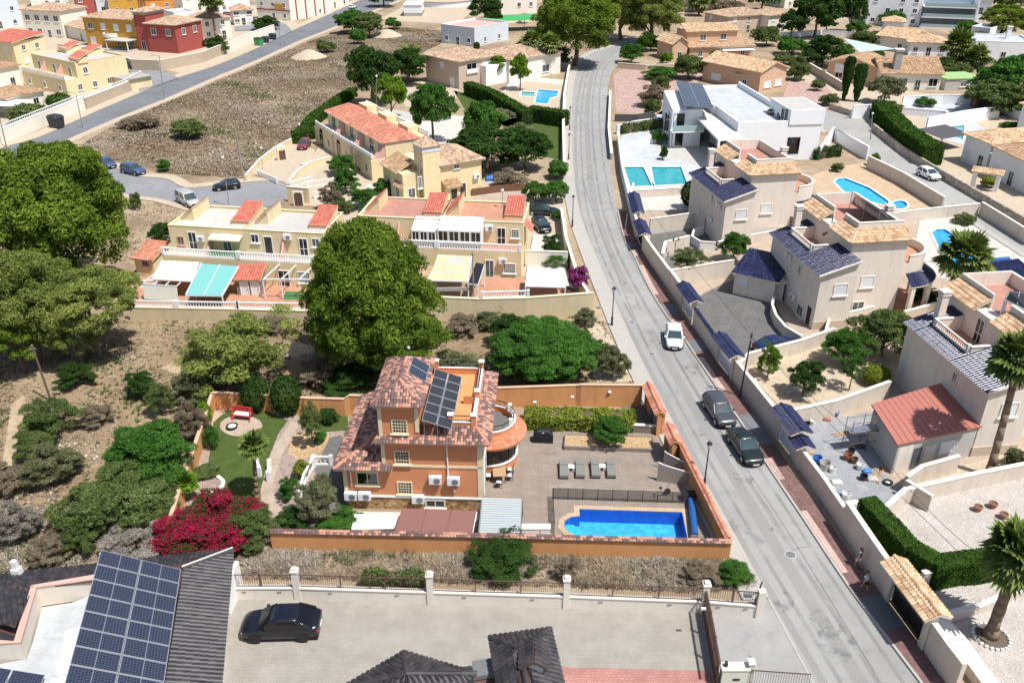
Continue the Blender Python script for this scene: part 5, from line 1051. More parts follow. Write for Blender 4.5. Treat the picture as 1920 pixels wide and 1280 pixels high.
# ---------------------------------------------------------------- things on the villa terrace
def lounger(label,px):
    t=thing('sun_lounger',label,'sun lounger',P(*px)+Vector((0,0,.035)),R(-2),'sun loungers by the pool')
    obj('frame',MB().box(-.36,.36,-1.0,1.0,.16,.30).box(-.34,-.28,-.95,-.88,0,.16).box(.28,.34,-.95,-.88,0,.16).box(-.34,-.28,.88,.95,0,.16).box(.28,.34,.88,.95,0,.16),'wicker',t)
    obj('cushion',MB().rings([rrect(-.97,.97,.33,.30,.05,.05),rrect(-.98,.98,.345,.34,.06,.06),rrect(-.97,.97,.33,.39,.05,.05)]).mesh('cushion'),'lounger_cushion',t).rotation_euler=(0,0,R(90))
    obj('head_pad',MB().box(-.33,.33,.35,.97,.385,.45),'lounger_cushion',t);return t
for l,px in (('grey sun lounger nearest the villa, first of four',(1057,885)),('grey sun lounger second from the villa beside a white table',(1087,884)),('grey sun lounger third from the villa beside a white table',(1116,884)),('grey sun lounger nearest the street, last of four',(1145,884))):lounger(l,px)
for l,px in (('small white side table between the two loungers nearest the villa',(1071,882)),('small white side table between the two loungers nearest the street',(1129,881))):
    t=thing('side_table',l,'table',P(*px)+Vector((0,0,.035)),0,'white tables between loungers');obj('table_top',MB().box(-.24,.24,-.24,.24,.36,.41),'white_paint',t)
    for x in (-.2,.2):
        for y in (-.2,.2):obj('leg',MB().box(x-.03,x+.03,y-.03,y+.03,0,.36),'white_paint',t)
t=thing('barbecue','barbecue under a black fitted cover by the hedge wall','barbecue',P(1018,826)+Vector((0,0,.03)),R(-3));V=[]
obj('cover',MB().rings([rrect(-.85,.85,.40,0,.12,.12),rrect(-.82,.82,.36,.5,.12,.12),rrect(-.78,.78,.34,.82,.12,.12),rrect(-.55,.55,.30,1.05,.12,.12),rrect(-.45,.45,.2,1.12,.08,.08)]),'tarp_black',t,smooth=False)
mb=MB()
for k in range(9):x=-.8+.2*k;mb.beam((x,-.41,.0),(x+.03,-.36,.75),.05,.04)
obj('cover_folds',mb,'tarp_black',t);obj('cover_badge',MB().box(-.08,.08,-.33,-.30,.93,.99),'plate_white',t)
# outdoor dining set
o=P(936,895)+Vector((0,0,.03));t=thing('dining_table','rectangular pale wood table on the terrace beside the villa','table',o,R(4));obj('table_top',MB().box(-.5,.5,-.85,.85,.70,.75),'wood_pale',t)
for x in (-.42,.42):
    for y in (-.75,.75):obj('leg',MB().box(x-.03,x+.03,y-.03,y+.03,0,.70),'black_metal',t)
def chair(label,p,rz):
    t=thing('garden_chair',label,'chair',p,rz,'chairs round the terrace table');obj('seat',MB().rings([rrect(-.22,.24,.24,.42,.08,.08),rrect(-.22,.24,.24,.47,.08,.08)]),'black_metal',t);b=MB()
    for k in range(7):y=-.2+.4*k/6;b.tube((-.2,y,.45),(-.27,y,.88),.012,n=4)
    b.beam((-.27,-.22,.88),(-.27,.22,.88),.04,.04);obj('backrest',b,'black_metal',t);obj('seat_pad',MB().rings([rrect(-.18,.2,.2,.47,.08,.08),rrect(-.17,.19,.19,.51,.08,.08)]),'cloth_white',t)
    for x,y in ((-.2,-.2),(-.2,.2),(.2,-.2),(.2,.2)):obj('leg',MB().tube((x,y,0),(x*.9,y*.9,.43),.016,n=5),'black_metal',t)
for k,(dx,dy,a,l)in enumerate(((-.85,.45,0,'black chair with white pad behind the villa corner side of the terrace table'),(-.85,-.35,0,'black chair on the villa side of the terrace table near the pergola'),(.85,.45,180,'black chair on the pool side of the terrace table, back one'),(.85,-.35,180,'black chair on the pool side of the terrace table, front one'),(0,-1.25,90,'black chair at the pergola end of the terrace table'),(-.2,1.3,-90,'black chair at the bay end of the terrace table'))):chair(l,o+Vector((dx,dy,0)),R(a))
o2=P(946,877)+Vector((0,0,.03));t=thing('round_table','small round metal table against the curved bay wall','table',o2);obj('table_top',MB().lathe([(0,.72),(.42,.72),(.42,.75),(0,.75)],n=18),'white_metal',t);obj('pedestal',MB().tube((0,0,0),(0,0,.72),.04),'black_metal',t)
# pool fence of dark mesh panels
a,b=P(1037,936),P(1288,944);t=thing('pool_fence','low dark mesh safety fence along the back of the pool','fence',a);L=b-a;n=9
for k in range(n):
    p,q=L*(k/n),L*((k+1)/n);obj('mesh_panel',MB().add([p+Vector((0,0,.05)),q+Vector((0,0,.05)),q+Vector((0,0,1.05)),p+Vector((0,0,1.05))],[(0,1,2,3)]),'mesh_screen',t);obj('post',MB().tube(p,p+Vector((0,0,1.1)),.025,n=6),'black_metal',t)
obj('top_rail',MB().tube(Vector((0,0,1.06)),L+Vector((0,0,1.06)),.015,n=5),'black_metal',t)
c=P(1040,1003);t=thing('pool_gate','short dark mesh fence at the stepped end of the pool','fence',P(1036,938));L=c-P(1036,938)
for k in range(3):p,q=L*(k/3),L*((k+1)/3);obj('mesh_panel',MB().add([p+Vector((0,0,.05)),q+Vector((0,0,.05)),q+Vector((0,0,1.05)),p+Vector((0,0,1.05))],[(0,1,2,3)]),'mesh_screen',t);obj('post',MB().tube(p,p+Vector((0,0,1.1)),.025,n=6),'black_metal',t)
t=thing('pool_cover_roller','rolled blue pool cover at the street end of the pool','pool cover',P(1298,978)+Vector((0,0,.03)));d=P(1302,1010)-P(1295,944);obj('rolled_cover',MB().tube(-d/2+Vector((0,0,.42)),d/2+Vector((0,0,.42)),.26,n=14),'cover_blue',t)
for s in (-.5,.5):obj('roller_stand',MB().beam(d*s,d*s+Vector((0,0,.45)),.12,.5),'grey_metal',t)
# leaning privacy screens and bicycle
for l,p0,p1 in (('curved grey privacy screen against the street wall, upper one',(1242,880),(1290,895)),('curved grey privacy screen against the street wall, lower one',(1231,902),(1297,912))):
    a,b=P(*p0),P(*p1);t=thing('privacy_screen',l,'screen',a,0,'curved screens on the terrace');d=b-a;N=8
    A=[d*(k/N)+Vector((0,0,0))for k in range(N+1)];T=[d*(k/N)+Vector((0,0,1.75-.55*(k/N)**.7))for k in range(N+1)];s=Vector((-d.y,d.x,0)).normalized()*.06
    obj('panel',MB().strip(A,T).strip([p+s for p in T],[p+s for p in A]),'screen_grey',t);obj('rim',MB().path([p+s*.5+Vector((0,0,.03))for p in T],[.045]*(N+1),6),'white_paint',t)
t=thing('exercise_bike','grey exercise frame with saddle beside the privacy screens','exercise bike',P(1243,930),R(20));mb=MB().path([(-.7,0,.3),(-.1,0,.35),(.4,0,.9),(.45,0,1.05)],[.03]*4,6).path([(-.1,0,.35),(-.3,0,.85)],[.03]*2,6).tube((-.8,-.25,.04),(-.8,.25,.04),.03).tube((.6,-.25,.04),(.6,.25,.04),.03).tube((-.7,0,.3),(-.8,0,.04),.03).tube((.2,0,.5),(.6,0,.04),.03).tube((.45,-.25,1.05),(.45,.25,1.05),.02)
obj('frame',mb,'grey_metal',t);obj('saddle',MB().rings([rrect(-.42,-.16,.1,.85,.04,.08),rrect(-.42,-.16,.1,.91,.04,.08)]),'black_metal',t);obj('flywheel',MB().tube((.35,-.05,.35),(.35,.05,.35),.27,n=16),'black_metal',t)
t=thing('grey_bench','dark storage box beside the pool fence gate','box',P(1290,936));obj('box_body',MB().box(-.5,.5,-.3,.3,0,.55),'net_dark',t);obj('lid',MB().box(-.53,.53,-.33,.33,.55,.62),'black_metal',t)
# car gate and small gate in the street wall of the villa, with tiled canopies
def slat_gate(name,label,a,b,h=1.9,mat='glass_pale',post='orange_boundary',frame='black_metal',canopy=None,z0=.05):
    A,B=P(*a),P(*b);d=B-A;t=thing(name,label,'gate',A,math.atan2(d.y,d.x));L=d.length
    for k in range(max(1,int(L/1.5))):
        n=max(1,int(L/1.5));x0,x1=L*k/n+.04,L*(k+1)/n-.04;fr=obj('gate_leaf',MB().box(x0,x1,-.04,.04,z0,z0+.12).box(x0,x1,-.04,.04,h-.1,h).box(x0,x0+.08,-.04,.04,z0+.12,h-.1).box(x1-.08,x1,-.04,.04,z0+.12,h-.1),frame,t);obj('gate_panel',MB().box(x0+.08,x1-.08,-.02,.02,z0+.12,h-.1),mat,fr)
    for x in (-.2,L+.2):obj('pillar',MB().box(x-.2,x+.2,-.2,.2,0,h+.25),post,t)
    if canopy:
        r=roof_plane(t,[(-.5,-.42,h+.2),(L+.5,-.42,h+.2),(L+.5,0,h+.5),(-.5,0,h+.5)],canopy,.25,.36,fascia=post,name='canopy');roof_plane(t,[(L+.5,.42,h+.2),(-.5,.42,h+.2),(-.5,0,h+.5),(L+.5,0,h+.5)],canopy,.25,.36,fascia=post,name='canopy');ridge(t,[((-.5,0,h+.52),(L+.5,0,h+.52))],canopy,.1)
    return t
slat_gate('car_gate','glazed car gate under a tile canopy at the top of the villa yard',(1232,812),(1213,768),2.0,canopy='tile_terracotta');slat_gate('garden_gate','narrow glazed gate under a tile canopy beside the pool terrace',(1259,868),(1250,846),2.0,canopy='tile_terracotta')
# garden furniture
t=thing('garden_swing','red two seat garden swing on the villa lawn','swing seat',P(456,785),R(-10));obj('seat',MB().box(-.75,.75,-.3,.3,.42,.52),'red_paint',t);b=MB()
for k in range(8):b.box(-.7+.19*k,-.62+.19*k,.26,.32,.52,1.0)
obj('backrest',b.box(-.75,.75,.25,.33,1.0,1.08),'red_paint',t)
for x in (-.8,.8):obj('leg',MB().beam((x,-.45,0),(x,0,1.15),.07,.07).beam((x,.55,0),(x,.1,1.15),.07,.07),'red_paint',t)
obj('seat_cushion',MB().box(-.7,.7,-.28,.24,.52,.6),'cloth_white',t)
t=thing('fire_pit','round dark fire pit on the circular patio of the villa garden','fire pit',P(436,803));obj('bowl',MB().lathe([(.2,0),(.45,.25),(.5,.32),(.42,.32),(.1,.15)],n=18),'black_metal',t);obj('ash',MB().lathe([(.4,.28),(0,.3)],n=14),'stone_white',t)
# pergola roofs in front of the villa
def lean_roof(name,label,px,z,z2,mat,legs=True,rib=.0,cat='pergola',ribmat=None,ribs=8,frame='white_metal'):
    """sloping sheet roof over posts; px = front left, front right, back right, back left at the roof's own height"""
    pts=[P(*px[0],z),P(*px[1],z),P(*px[2],z2),P(*px[3],z2)];o=Vector((pts[0].x,pts[0].y,0));q=[p-o for p in pts];t=thing(name,label,cat,o)
    n=4;obj('roof_sheet',MB().add(q+[p-Vector((0,0,.06))for p in q],[(0,1,2,3),(7,6,5,4),(0,4,5,1),(1,5,6,2),(2,6,7,3),(3,7,4,0)]),mat,t)
    if ribs:
        for k in range(ribs+1):f=k/ribs;obj('batten',MB().beam(q[0].lerp(q[1],f)+Vector((0,0,.03)),q[3].lerp(q[2],f)+Vector((0,0,.03)),.06 if ribmat else .03,.05),ribmat or mat,t)
    fr=MB();
    for a,b in ((0,1),(1,2),(2,3),(3,0)):fr.beam(q[a]-Vector((0,0,.12)),q[b]-Vector((0,0,.12)),.1,.12)
    obj('frame',fr,frame,t)
    if legs:
        for p in q:obj('post',MB().box(p.x-.06,p.x+.06,p.y-.06,p.y+.06,0,p.z-.16),frame,t)
    return t
lean_roof('carport','red brown flat carport roof in front of the villa',[(738,1003),(884,1006),(893,957),(755,952)],1.45,1.8,'roof_sheet_pink',ribs=3)
lean_roof('pergola','grey louvred pergola roof beside the villa corner',[(897,1000),(976,1001),(979,936),(903,934)],1.6,1.6,'roof_sheet_grey',ribs=0,frame='net_dark')
p=bpy.data.objects['pergola'];a,b,c,d=[P(x,y,1.6)-p.location for x,y in ((897,1000),(976,1001),(979,936),(903,934))]
for k in range(15):f=(k+.5)/15;obj('louvre',MB().beam(a.lerp(d,f)+Vector((.08,0,.06)),b.lerp(c,f)+Vector((-.08,0,.06)),.2,.05),'louvre_grey',p)
lean_roof('canopy_roof','narrow white flat roof over the strip in front of the villa',[(660,990),(745,987),(748,965),(664,963)],.9,.9,'white_paint',ribs=0)
for l,x,y,w_ in (('white deck box behind the front wall beside the pool steps',993,1003,.7),('small white chest behind the front wall next to a deck box',1022,1003,.35)):
    t=thing('deck_box',l,'box',P(x,y,0),0);obj('box_body',MB().box(-w_,w_,-.25,.25,0,.75),'white_paint',t);obj('lid',MB().box(-w_-.03,w_+.03,-.28,.28,.75,.83),'white_paint',t)
# white balustrades of the garden stair
for l,pts in (('white balustrade at the top of the side drive of the villa',[(590,872),(622,872)]),('white balustrade down the garden side of the villa drive',[(588,876),(572,905),(562,940)]),('short white balustrade on the garden path steps',[(505,902),(507,880)]),('white balustrade at the low end of the villa garden path',[(488,893),(484,878)])):
    q=[P(*p)for p in pts];t=thing('garden_balustrade',l,'balustrade',q[0]);balustrade(t,[p-q[0]for p in q],.05,.85,name='handrail')
# ================================================================ the near house and its drive
# roof with the large solar array (bottom left), roof surfaces at 4 - 6 m
h=House('near_house','house at the lower edge with charcoal tile roof, white terrace and solar array','house',(0,1300),(432,1320));t=h.t
def lp(x,y,z):return h.l(x,y,z)
ch=dict(pitch=.30,course=.42,rise=.085,fascia='brown_metal')
ZE,ZR=2.4,3.45
e1,e2=lp(437,1030,ZE),lp(410,1330,ZE)  # right eave
r1,r2=lp(342,1066,ZR),lp(285,1330,ZR)  # inner top edge
obj('roof_core',MB().prism([lp(425,1060,ZE),lp(400,1330,ZE),lp(-40,1330,ZE),lp(-40,1110,ZE)],0,ZE-.75),'drive_wall',t)
h.roof([e2,e1,r1,r2],'tile_charcoal',**ch)
l1,l2=lp(2,1078,ZE),lp(62,1102,ZR-.2)
h.roof([e1,l1,l2,r1],'tile_charcoal',**ch)
h.roof([l1,lp(-60,1100,ZE),lp(-60,1160,ZR-.2),lp(35,1195,ZR-.2),l2],'tile_charcoal',**ch)
ridge(t,[(e1,r1),(l1,l2)],'tile_charcoal',.12);obj('hip_line',MB().beam(e1+Vector((0,0,.2)),r1+Vector((0,0,.2)),.09,.05),'coping_pale',t)
obj('wall',MB().box(lp(418,1180,0).x if False else h.l(425,1100,ZE).x-.35,h.l(425,1100,ZE).x-.1,h.l(430,1330,0).y,h.l(436,1040,ZE).y-.4,0,ZE-.12),'white_paint',t)
# terrace inside the roof
fl=[lp(80,1150,2.0),lp(185,1110,2.0),lp(250,1110,2.0),lp(200,1330,2.0),lp(-40,1330,2.0),lp(-40,1250,2.0),lp(50,1235,2.0)]
obj('terrace_floor',MB().prism(fl,1.8,2.0),'white_floor',t);pz=ZR-.15
in_=[lp(-40,1204,pz),lp(33,1204,pz),lp(64,1100,pz),lp(180,1082,pz),lp(260,1070,pz)]
pw=obj('parapet',ribbon(in_,.3,1.8,pz),'cream_wall',t);obj('coping',ribbon(in_,.45,pz,pz+.08),'pink_wall',pw)
# stair roof box
b1=[lp(124,1180,3.0),lp(160,1172,3.0),lp(140,1262,3.0),lp(104,1262,3.0)];obj('stair_house',MB().prism(b1,2.0,3.0),'white_wall',t);b2=[lp(96,1271,2.6),lp(125,1271,2.6),lp(115,1330,2.6),lp(88,1330,2.6)];obj('stair_house',MB().prism(b2,2.0,2.6),'white_wall',t)
# chimney-like white finial at the far left
c=lp(28,1060,3.2);obj('finial',MB().box(c.x-.25,c.x+.25,c.y-.25,c.y+.25,1.8,3.0).box(c.x-.15,c.x+.15,c.y-.15,c.y+.15,3.0,3.6),'white_paint',t)
zt,zb=6.6,5.7
A=P(190,1031,6.05);B=P(341,1068,3.6);Cc=P(120,1282,6.05);A2=A;u=B-A;v_=(Cc-A)
pv_array('large array of blue solar panels on the charcoal roof of the near house',A,u,v_*1.375,2,11,legs=2.0,half=True)
A=P(-60,1243,3.9);B=P(66,1263,2.6);Cc=P(-75,1290,3.9);pv_array('corner of a second solar array cut off by the photo edge',A,B-A,(Cc-A)*2.0,2,2,legs=2.0)
# low drive wall with posts, iron railing
q=[P(x,y)for x,y in ((428,1121),(560,1121),(808,1129),(1061,1137),(1318,1147),(1420,1155))];o=q[0]
t=thing('drive_wall','cream wall with brown iron railing and white posts along the drive','wall',o);L=[p-o for p in q]
obj('wall_body',ribbon(L,.25,0,.95),'drive_wall',t);obj('coping',ribbon(L,.36,.95,1.03),'coping_pale',t)
for k,p in enumerate(L[1:5]):obj('post',MB().box(p.x-.2,p.x+.2,p.y-.2,p.y+.2,0,2.35).box(p.x-.25,p.x+.25,p.y-.25,p.y+.25,2.35,2.45).box(p.x-.15,p.x+.15,p.y-.15,p.y+.15,2.45,2.62),'drive_wall',t)
p=L[-1];obj('post',MB().box(p.x-.2,p.x+.25,p.y-.2,p.y+.2,0,2.2),'drive_wall',t)
for k in range(5):a,b=L[k],L[k+1];d=(b-a).normalized()*.2;railing(t,[a+d,b-d],1.03,1.0,'brown_metal',.14)
for k in range(5):
    a,b=L[k],L[k+1];m=int((b-a).length/3.3)
    for j in range(1,m+1):p=a.lerp(b,j/(m+1));obj('rail_post',MB().box(p.x-.04,p.x+.04,p.y-.04,p.y+.04,1.03,2.12),'brown_metal',t)
    for j in range(2):p=a.lerp(b,(j+.5)/2);obj('wall_vent',MB().box(p.x-.13,p.x+.13,p.y-.16,p.y-.12,.62,.72),'grey_metal',t)
for l,x,y in (('small white flood light box at the foot of the drive wall near the middle post',797,1123),('small white box at the foot of the drive wall right of the middle post',876,1125),('small white box at the foot of the drive wall near the sliding gate',1270,1139)):
    w_=thing('ground_light',l,'light',P(x,y),0,'boxes at the foot of the drive wall');obj('housing',MB().box(-.14,.14,-.12,.1,0,.26),'white_paint',w_);obj('lens',MB().box(-.1,.1,-.135,-.12,.06,.2),'lamp_glass',w_)
# sliding iron gate seen end on
A,B=P(1318,1150),P(1343,1290);d=B-A;t=thing('sliding_gate','tall brown iron sliding gate across the drive','gate',A,math.atan2(d.y,d.x));L=d.length
for k in range(3):
    x0,x1=L*k/3,L*(k+1)/3;f=obj('gate_frame',MB().box(x0,x0+.1,-.05,.05,.1,2.0+.3*math.sin(math.pi*k/3)).box(x0+.1,x1,-.05,.05,.1,.22).box(x0+.1,x1,-.05,.05,1.05,1.12).box(x0+.1,x1,-.05,.05,2.0,2.1),'brown_metal',t);bars=MB()
    for j in range(1,13):x=x0+(x1-x0)*j/13;bars.tube((x,0,.2),(x,0,2.05+.25*math.sin(math.pi*(x/L))),.022,n=5)
    obj('gate_bars',bars,'brown_metal',f);obj('gate_sheet',MB().box(x0+.1,x1,-.01,.01,.22,1.05),'brown_metal',f)
q=P(1320,1143,2.6);t=thing('security_camera','white security camera on the post above the sliding gate','camera',q);obj('camera_body',MB().box(-.2,.1,-.06,.06,.05,.17),'white_metal',t);obj('bracket',MB().box(-.03,.03,-.03,.03,-.02,.06),'black_metal',t)
A,B=P(1345,1295),P(1395,1296);t=thing('gate_block','pale meter block with two posts beside the sliding gate','wall',P(1372,1285));obj('wall_body',MB().box(-.75,.75,-.25,.25,0,1.55),'sage_block',t);obj('coping',MB().box(-.8,.8,-.3,.3,1.55,1.64),'coping_pale',t)
obj('post',MB().box(.75,1.05,-.2,.2,0,1.95).box(.7,1.1,-.25,.25,1.95,2.03),'sage_block',t);obj('letter_slot',MB().box(-.1,.3,-.275,-.25,.75,.9),'black_metal',t);obj('meter_top',MB().box(-.6,-.45,-.1,.1,1.64,1.95),'black_metal',t)
A,B=P(1402,1292),P(1512,1300);t=thing('iron_fence','low brown iron railing beside the meter block at the lower edge','fence',A);railing(t,[(0,0),(B.x-A.x,B.y-A.y)],.5,1.1,'brown_metal',.14);obj('plinth',ribbon([Vector((0,0,0)),B-A],.22,0,.5),'sage_block',t)
t=thing('lamp_arm','grey lamp on a bracket at the end post of the drive wall','lamp',P(1408,1148));obj('pole',MB().tube((0,0,0),(.35,0,2.6),.05),'black_metal',t);obj('lamp_head',MB().box(-.65,-.15,-.12,.12,1.4,1.62),'grey_metal',t);obj('arm',MB().tube((-.3,0,1.55),(.25,0,1.7),.03),'black_metal',t)
# porch roofs at the lower edge
h=House('porch_house','charcoal tiled porch roofs with a small dormer at the lower edge','house',(660,1330),(1060,1330));t=h.t
ap=h.l(757,1224,4.6);a1,a2,a3=h.l(640,1300,3.4),h.l(883,1259,3.4),h.l(900,1330,3.4)
obj('wall',MB().prism([h.l(680,1330,3.3),h.l(870,1330,3.3),h.l(858,1276,3.3),h.l(760,1262,3.3)],0,3.2),'drive_wall',t)
def tri_roof(pts,**k):return h.roof(pts,'tile_charcoal',**{**ch,**k})
bk=h.l(757,1330,4.6);tri_roof([h.l(600,1330,3.4),h.l(757,1224,4.05),bk])if False else None
c0,c1,c2,c3=h.l(757,1222,3.4),h.l(893,1262,3.4),h.l(770,1345,3.4),h.l(640,1290,3.4);pk=h.l(762,1262,4.7)
for a,b in ((c3,c0),(c0,c1),(c1,c2),(c2,c3)):tri_roof([a,b,pk])
ridge(t,[(c0,pk),(c1,pk),(c3,pk)],'tile_charcoal',.12)
g0,g1,g2,g3=h.l(1032,1178,3.9),h.l(1058,1290,3.9),h.l(935,1290,3.9),h.l(918,1194,3.9);ra,rb=h.l(975,1215,5.0),h.l(992,1300,5.0)
tri_roof([g1,g0,ra,rb]);tri_roof([g3,g2,rb,ra]);tri_roof([g0,g3,ra]);ridge(t,[(ra,rb),(g0,ra),(g3,ra)],'tile_charcoal',.12)
obj('wall',MB().prism([h.l(1040,1290,3.7),h.l(1024,1190,3.7),h.l(925,1200,3.7),h.l(940,1290,3.7)],0,3.7),'drive_wall',t)
d0=h.l(1002,1240,4.7);dm=obj('dormer',MB().box(d0.x-.55,d0.x+.45,d0.y-.6,d0.y+.6,3.9,5.15),'white_paint',t)
h.roof([(d0.x-.75,d0.y-.8,5.05),(d0.x-.75,d0.y+.8,5.05),(d0.x-.05,d0.y+.8,5.6),(d0.x-.05,d0.y-.8,5.6)],'tile_charcoal',name='dormer_roof',**ch);h.roof([(d0.x+.65,d0.y-.8,5.05),(d0.x+.65,d0.y+.8,5.05),(d0.x-.05,d0.y+.8,5.6),(d0.x-.05,d0.y-.8,5.6)],'tile_charcoal',name='dormer_roof',**ch)
h2=[h.l(x,y,3.3)for x,y in ((885,1238),(925,1232),(930,1262),(888,1268))];obj('flat_roof',MB().prism(h2,3.0,3.3),'asphalt_grey',t);h3=[h.l(x,y,2.9)for x,y in ((888,1266),(935,1262),(940,1300),(890,1300))];obj('step_roof',MB().prism(h3,2.6,2.9),'brown_metal',t)
# ================================================================ yellow terraced houses below the close
class HouseW(House):
    """a house placed by world points of its front corners"""
    def __init__(s,name,label,cat,A,B,group=None):
        s.A=Vector((A.x,A.y,0));s.rz=math.atan2(B.y-A.y,B.x-A.x);s.w=math.hypot(B.x-A.x,B.y-A.y);s.t=thing(name,label,cat,s.A,s.rz,group);s.wall='yellow_wall'
def fin(h,x,y0,y1,z0,z1,mat='pink_wall',t=.2):
    """sweeping fin wall between two balconies"""
    pts=[(y1,z0),(y1,z1)]+[(y1+(y0-y1)*k/6,z0+(z1-z0)*(1-k/6)**1.8)for k in range(1,7)];n=len(pts)
    obj('fin_wall',MB().add([(x-t/2,a,b)for a,b in pts]+[(x+t/2,a,b)for a,b in pts],[tuple(range(n)),tuple(range(2*n-1,n-1,-1))]+[(i,(i+1)%n,n+(i+1)%n,n+i)for i in range(n)]),mat,h.t)
def row_house(label,a,b,roof='pale_floor',z=3.2,D=9.5,back=2.3,porch=None,rf=6.0,rtile='tile_red',fins=(1,),deep=None):
    h=House('terraced_house',label,'house',a,b,z,'yellow terraced houses');w=h.w;h.wall='yellow_wall'
    h.box('wall',0,w,0,D,0,z-.02,'yellow_wall');h.box('upper_wall',.0,w,back,D,z-.02,rf-.35,'yellow_wall');h.box('roof_deck',.12,w-.12,back+.12,D-.12,rf-.35,rf-.3,roof)
    h.parapet(0,w,back,D,rf-.35,rf,'yellow_wall',.2,'cream_trim');h.box('balcony_floor',.02,w-.02,.02,back-.01,z-.02,z+.03,roof)
    h.balus([(.15,.12),(w-.15,.12)],z+.03,.9)
    for x in fins:fin(h,w*x if x<=1 else x,.2,back,z,rf-.5)
    # stair heads with red tiled wedges
    for (x0,x1,y0,y1,sd,z0,z1)in ((.25,1.9,back+2.6,D-.4,'L',rf-.25,rf+1.2),(w-2.6,w-.3,back+2.2,D-.6,'F',rf-.1,rf+.95)):
        if sd=='L':bm=MB().add([(x0,y0+.1,rf-.3),(x1,y0+.1,rf-.3),(x1,y0+.1,z1-.1),(x0,y0+.1,z0),(x0,y1,rf-.3),(x1,y1,rf-.3),(x1,y1,z1-.1),(x0,y1,z0)],[(0,1,2,3),(7,6,5,4),(1,5,6,2),(0,3,7,4),(3,2,6,7)])
        else:bm=MB().add([(x0+.1,y0,rf-.3),(x1-.1,y0,rf-.3),(x1-.1,y0,z0),(x0+.1,y0,z0),(x0+.1,y1,rf-.3),(x1-.1,y1,rf-.3),(x1-.1,y1,z1-.1),(x0+.1,y1,z1-.1)],[(0,1,2,3),(7,6,5,4),(1,5,6,2),(0,3,7,4),(3,2,6,7)])
        obj('stair_head',bm,'yellow_wall',h.t);h.shed(x0,x1,y0,y1,z0+.12,z1+.12,sd,rtile,pitch=.3,course=.5)
    return h
h=row_house('cream roofed yellow terraced house at the scrub end of the row',(304,478),(447,487),'pale_floor',fins=(.55,));w=h.w
h.winp('F',2.3,339,451,.7,.9,'plain',frame='pink_wall');h.door('F',2.3,h.hit('F',2.3,363,458)[0],.9,2.0,'door',3.25);h.acp('F',2.3,377,446);h.door('F',2.3,h.hit('F',2.3,428,468)[0],.9,2.0,'plain',3.25)
a,_=h.hit('F',2.3,397,440);obj('awning',MB().add([(a,2.28,5.3),(w-.2,2.28,5.3),(w-.2,1.2,5.0),(a,1.2,5.0),(a,2.28,5.24),(w-.2,2.28,5.24),(w-.2,1.2,4.85),(a,1.2,4.85)],[(0,1,2,3),(3,2,6,7),(7,6,5,4),(0,3,7,4),(1,5,6,2)]),'awning_cream',h.t);h.box('balcony_mat',a,w-.2,.4,2.25,3.235,3.245,'turf_green');h.win('F',0,2.5,.9,1.2,1.1,'plain');h.win('F',0,6.5,.05,1.8,2.1,'door',name='door')
# outbuilding at the end
ob=House('outbuilding','small yellow outbuilding with red tile roof at the end of the row','shed',(258,516),(292,520),.2);ob.box('wall',0,ob.w,0,3.2,0,2.5,'yellow_wall');ob.shed(-.25,ob.w+.25,-.3,3.4,2.45,3.4,'F','tile_terracotta',pitch=.3);ob.winp('F',0,272,490,.7,.9,'plain',frame='pink_wall')
h=row_house('grey roofed yellow terraced house second from the scrub end',(447,487),(597,496),'concrete',fins=(.5,));w=h.w
h.winp('F',2.3,478,447,.8,.9,'dark');h.door('F',2.3,h.hit('F',2.3,503,455)[0],.9,2.0,'solid_dark',3.25);h.acp('F',2.3,540,443);h.door('F',2.3,h.hit('F',2.3,569,460)[0],.9,2.0,'door',3.25);h.winp('F',2.3,592,455,.8,.9,'plain');h.win('F',0,5.2,.05,1.2,2.1,'door',name='door');h.win('F',0,7.6,.9,1.3,1.2,'grid')
h=row_house('pink roofed yellow terraced house behind the tall pine',(664,459),(819,467),'pink_floor',fins=(.5,));w=h.w
def sun_room(h,x0,x1,y0,y1,z,hh,label='white'):
    """glazed balcony room: windows > panes, white sheet roof"""
    r=obj('sun_room_roof',MB().add([(x0,y0,z+hh),(x1,y0,z+hh),(x1,y1,z+hh+.75),(x0,y1,z+hh+.75),(x0,y0,z+hh-.1),(x1,y0,z+hh-.1),(x1,y1,z+hh+.65),(x0,y1,z+hh+.65)],[(0,1,2,3),(7,6,5,4),(0,4,5,1),(1,5,6,2),(2,6,7,3),(3,7,4,0)]),'white_metal',h.t)
    h.box('sun_room_side',x1-.12,x1,y0,y1,z,z+hh+.1,'white_paint');h.box('sun_room_side',x0,x0+.12,y0,y1,z,z+hh+.1,'white_paint');n=max(3,int((x1-x0)/1.15))
    for k in range(n):h.win('F',y0+.05,x0+(x1-x0)*(k+.5)/n,z+.95,(x1-x0)/n-.22,hh-1.15,'dark',frame='white_paint',sill=False)
    h.box('sun_room_wall',x0,x1,y0+.05,y0+.15,z,z+.86,'white_paint')
sun_room(h,h.l(752,465,5).x,w-.1,.25,2.9,3.2,2.15)
h=row_house('terracotta roofed yellow terraced house next to the street',(819,467),(977,474),'terracotta_floor',fins=(.52,));w=h.w
sun_room(h,.1,h.l(899,443,5.4).x,.25,2.9,3.25,2.3);h.acp('F',2.3,918,426);h.door('F',2.3,h.hit('F',2.3,940,446)[0],.9,2.0,'door',3.25);h.winp('F',2.3,966,438,.8,.95,'grid');h.winp('F',0,955,503,1.3,1.1,'grid');h.acp('F',0,943,488);h.door('F',0,h.hit('F',0,918,508)[0],.9,2.0,'plain')
h.shed(w-.1,w+.9,3.2,5.2,4.7,5.6,'R','tile_red',pitch=.3)
pole('globe_lamp','slim pole with white globe on the terracotta terrace roof',(940,470),(942,360),.05,'grey_metal','lamp','globe')
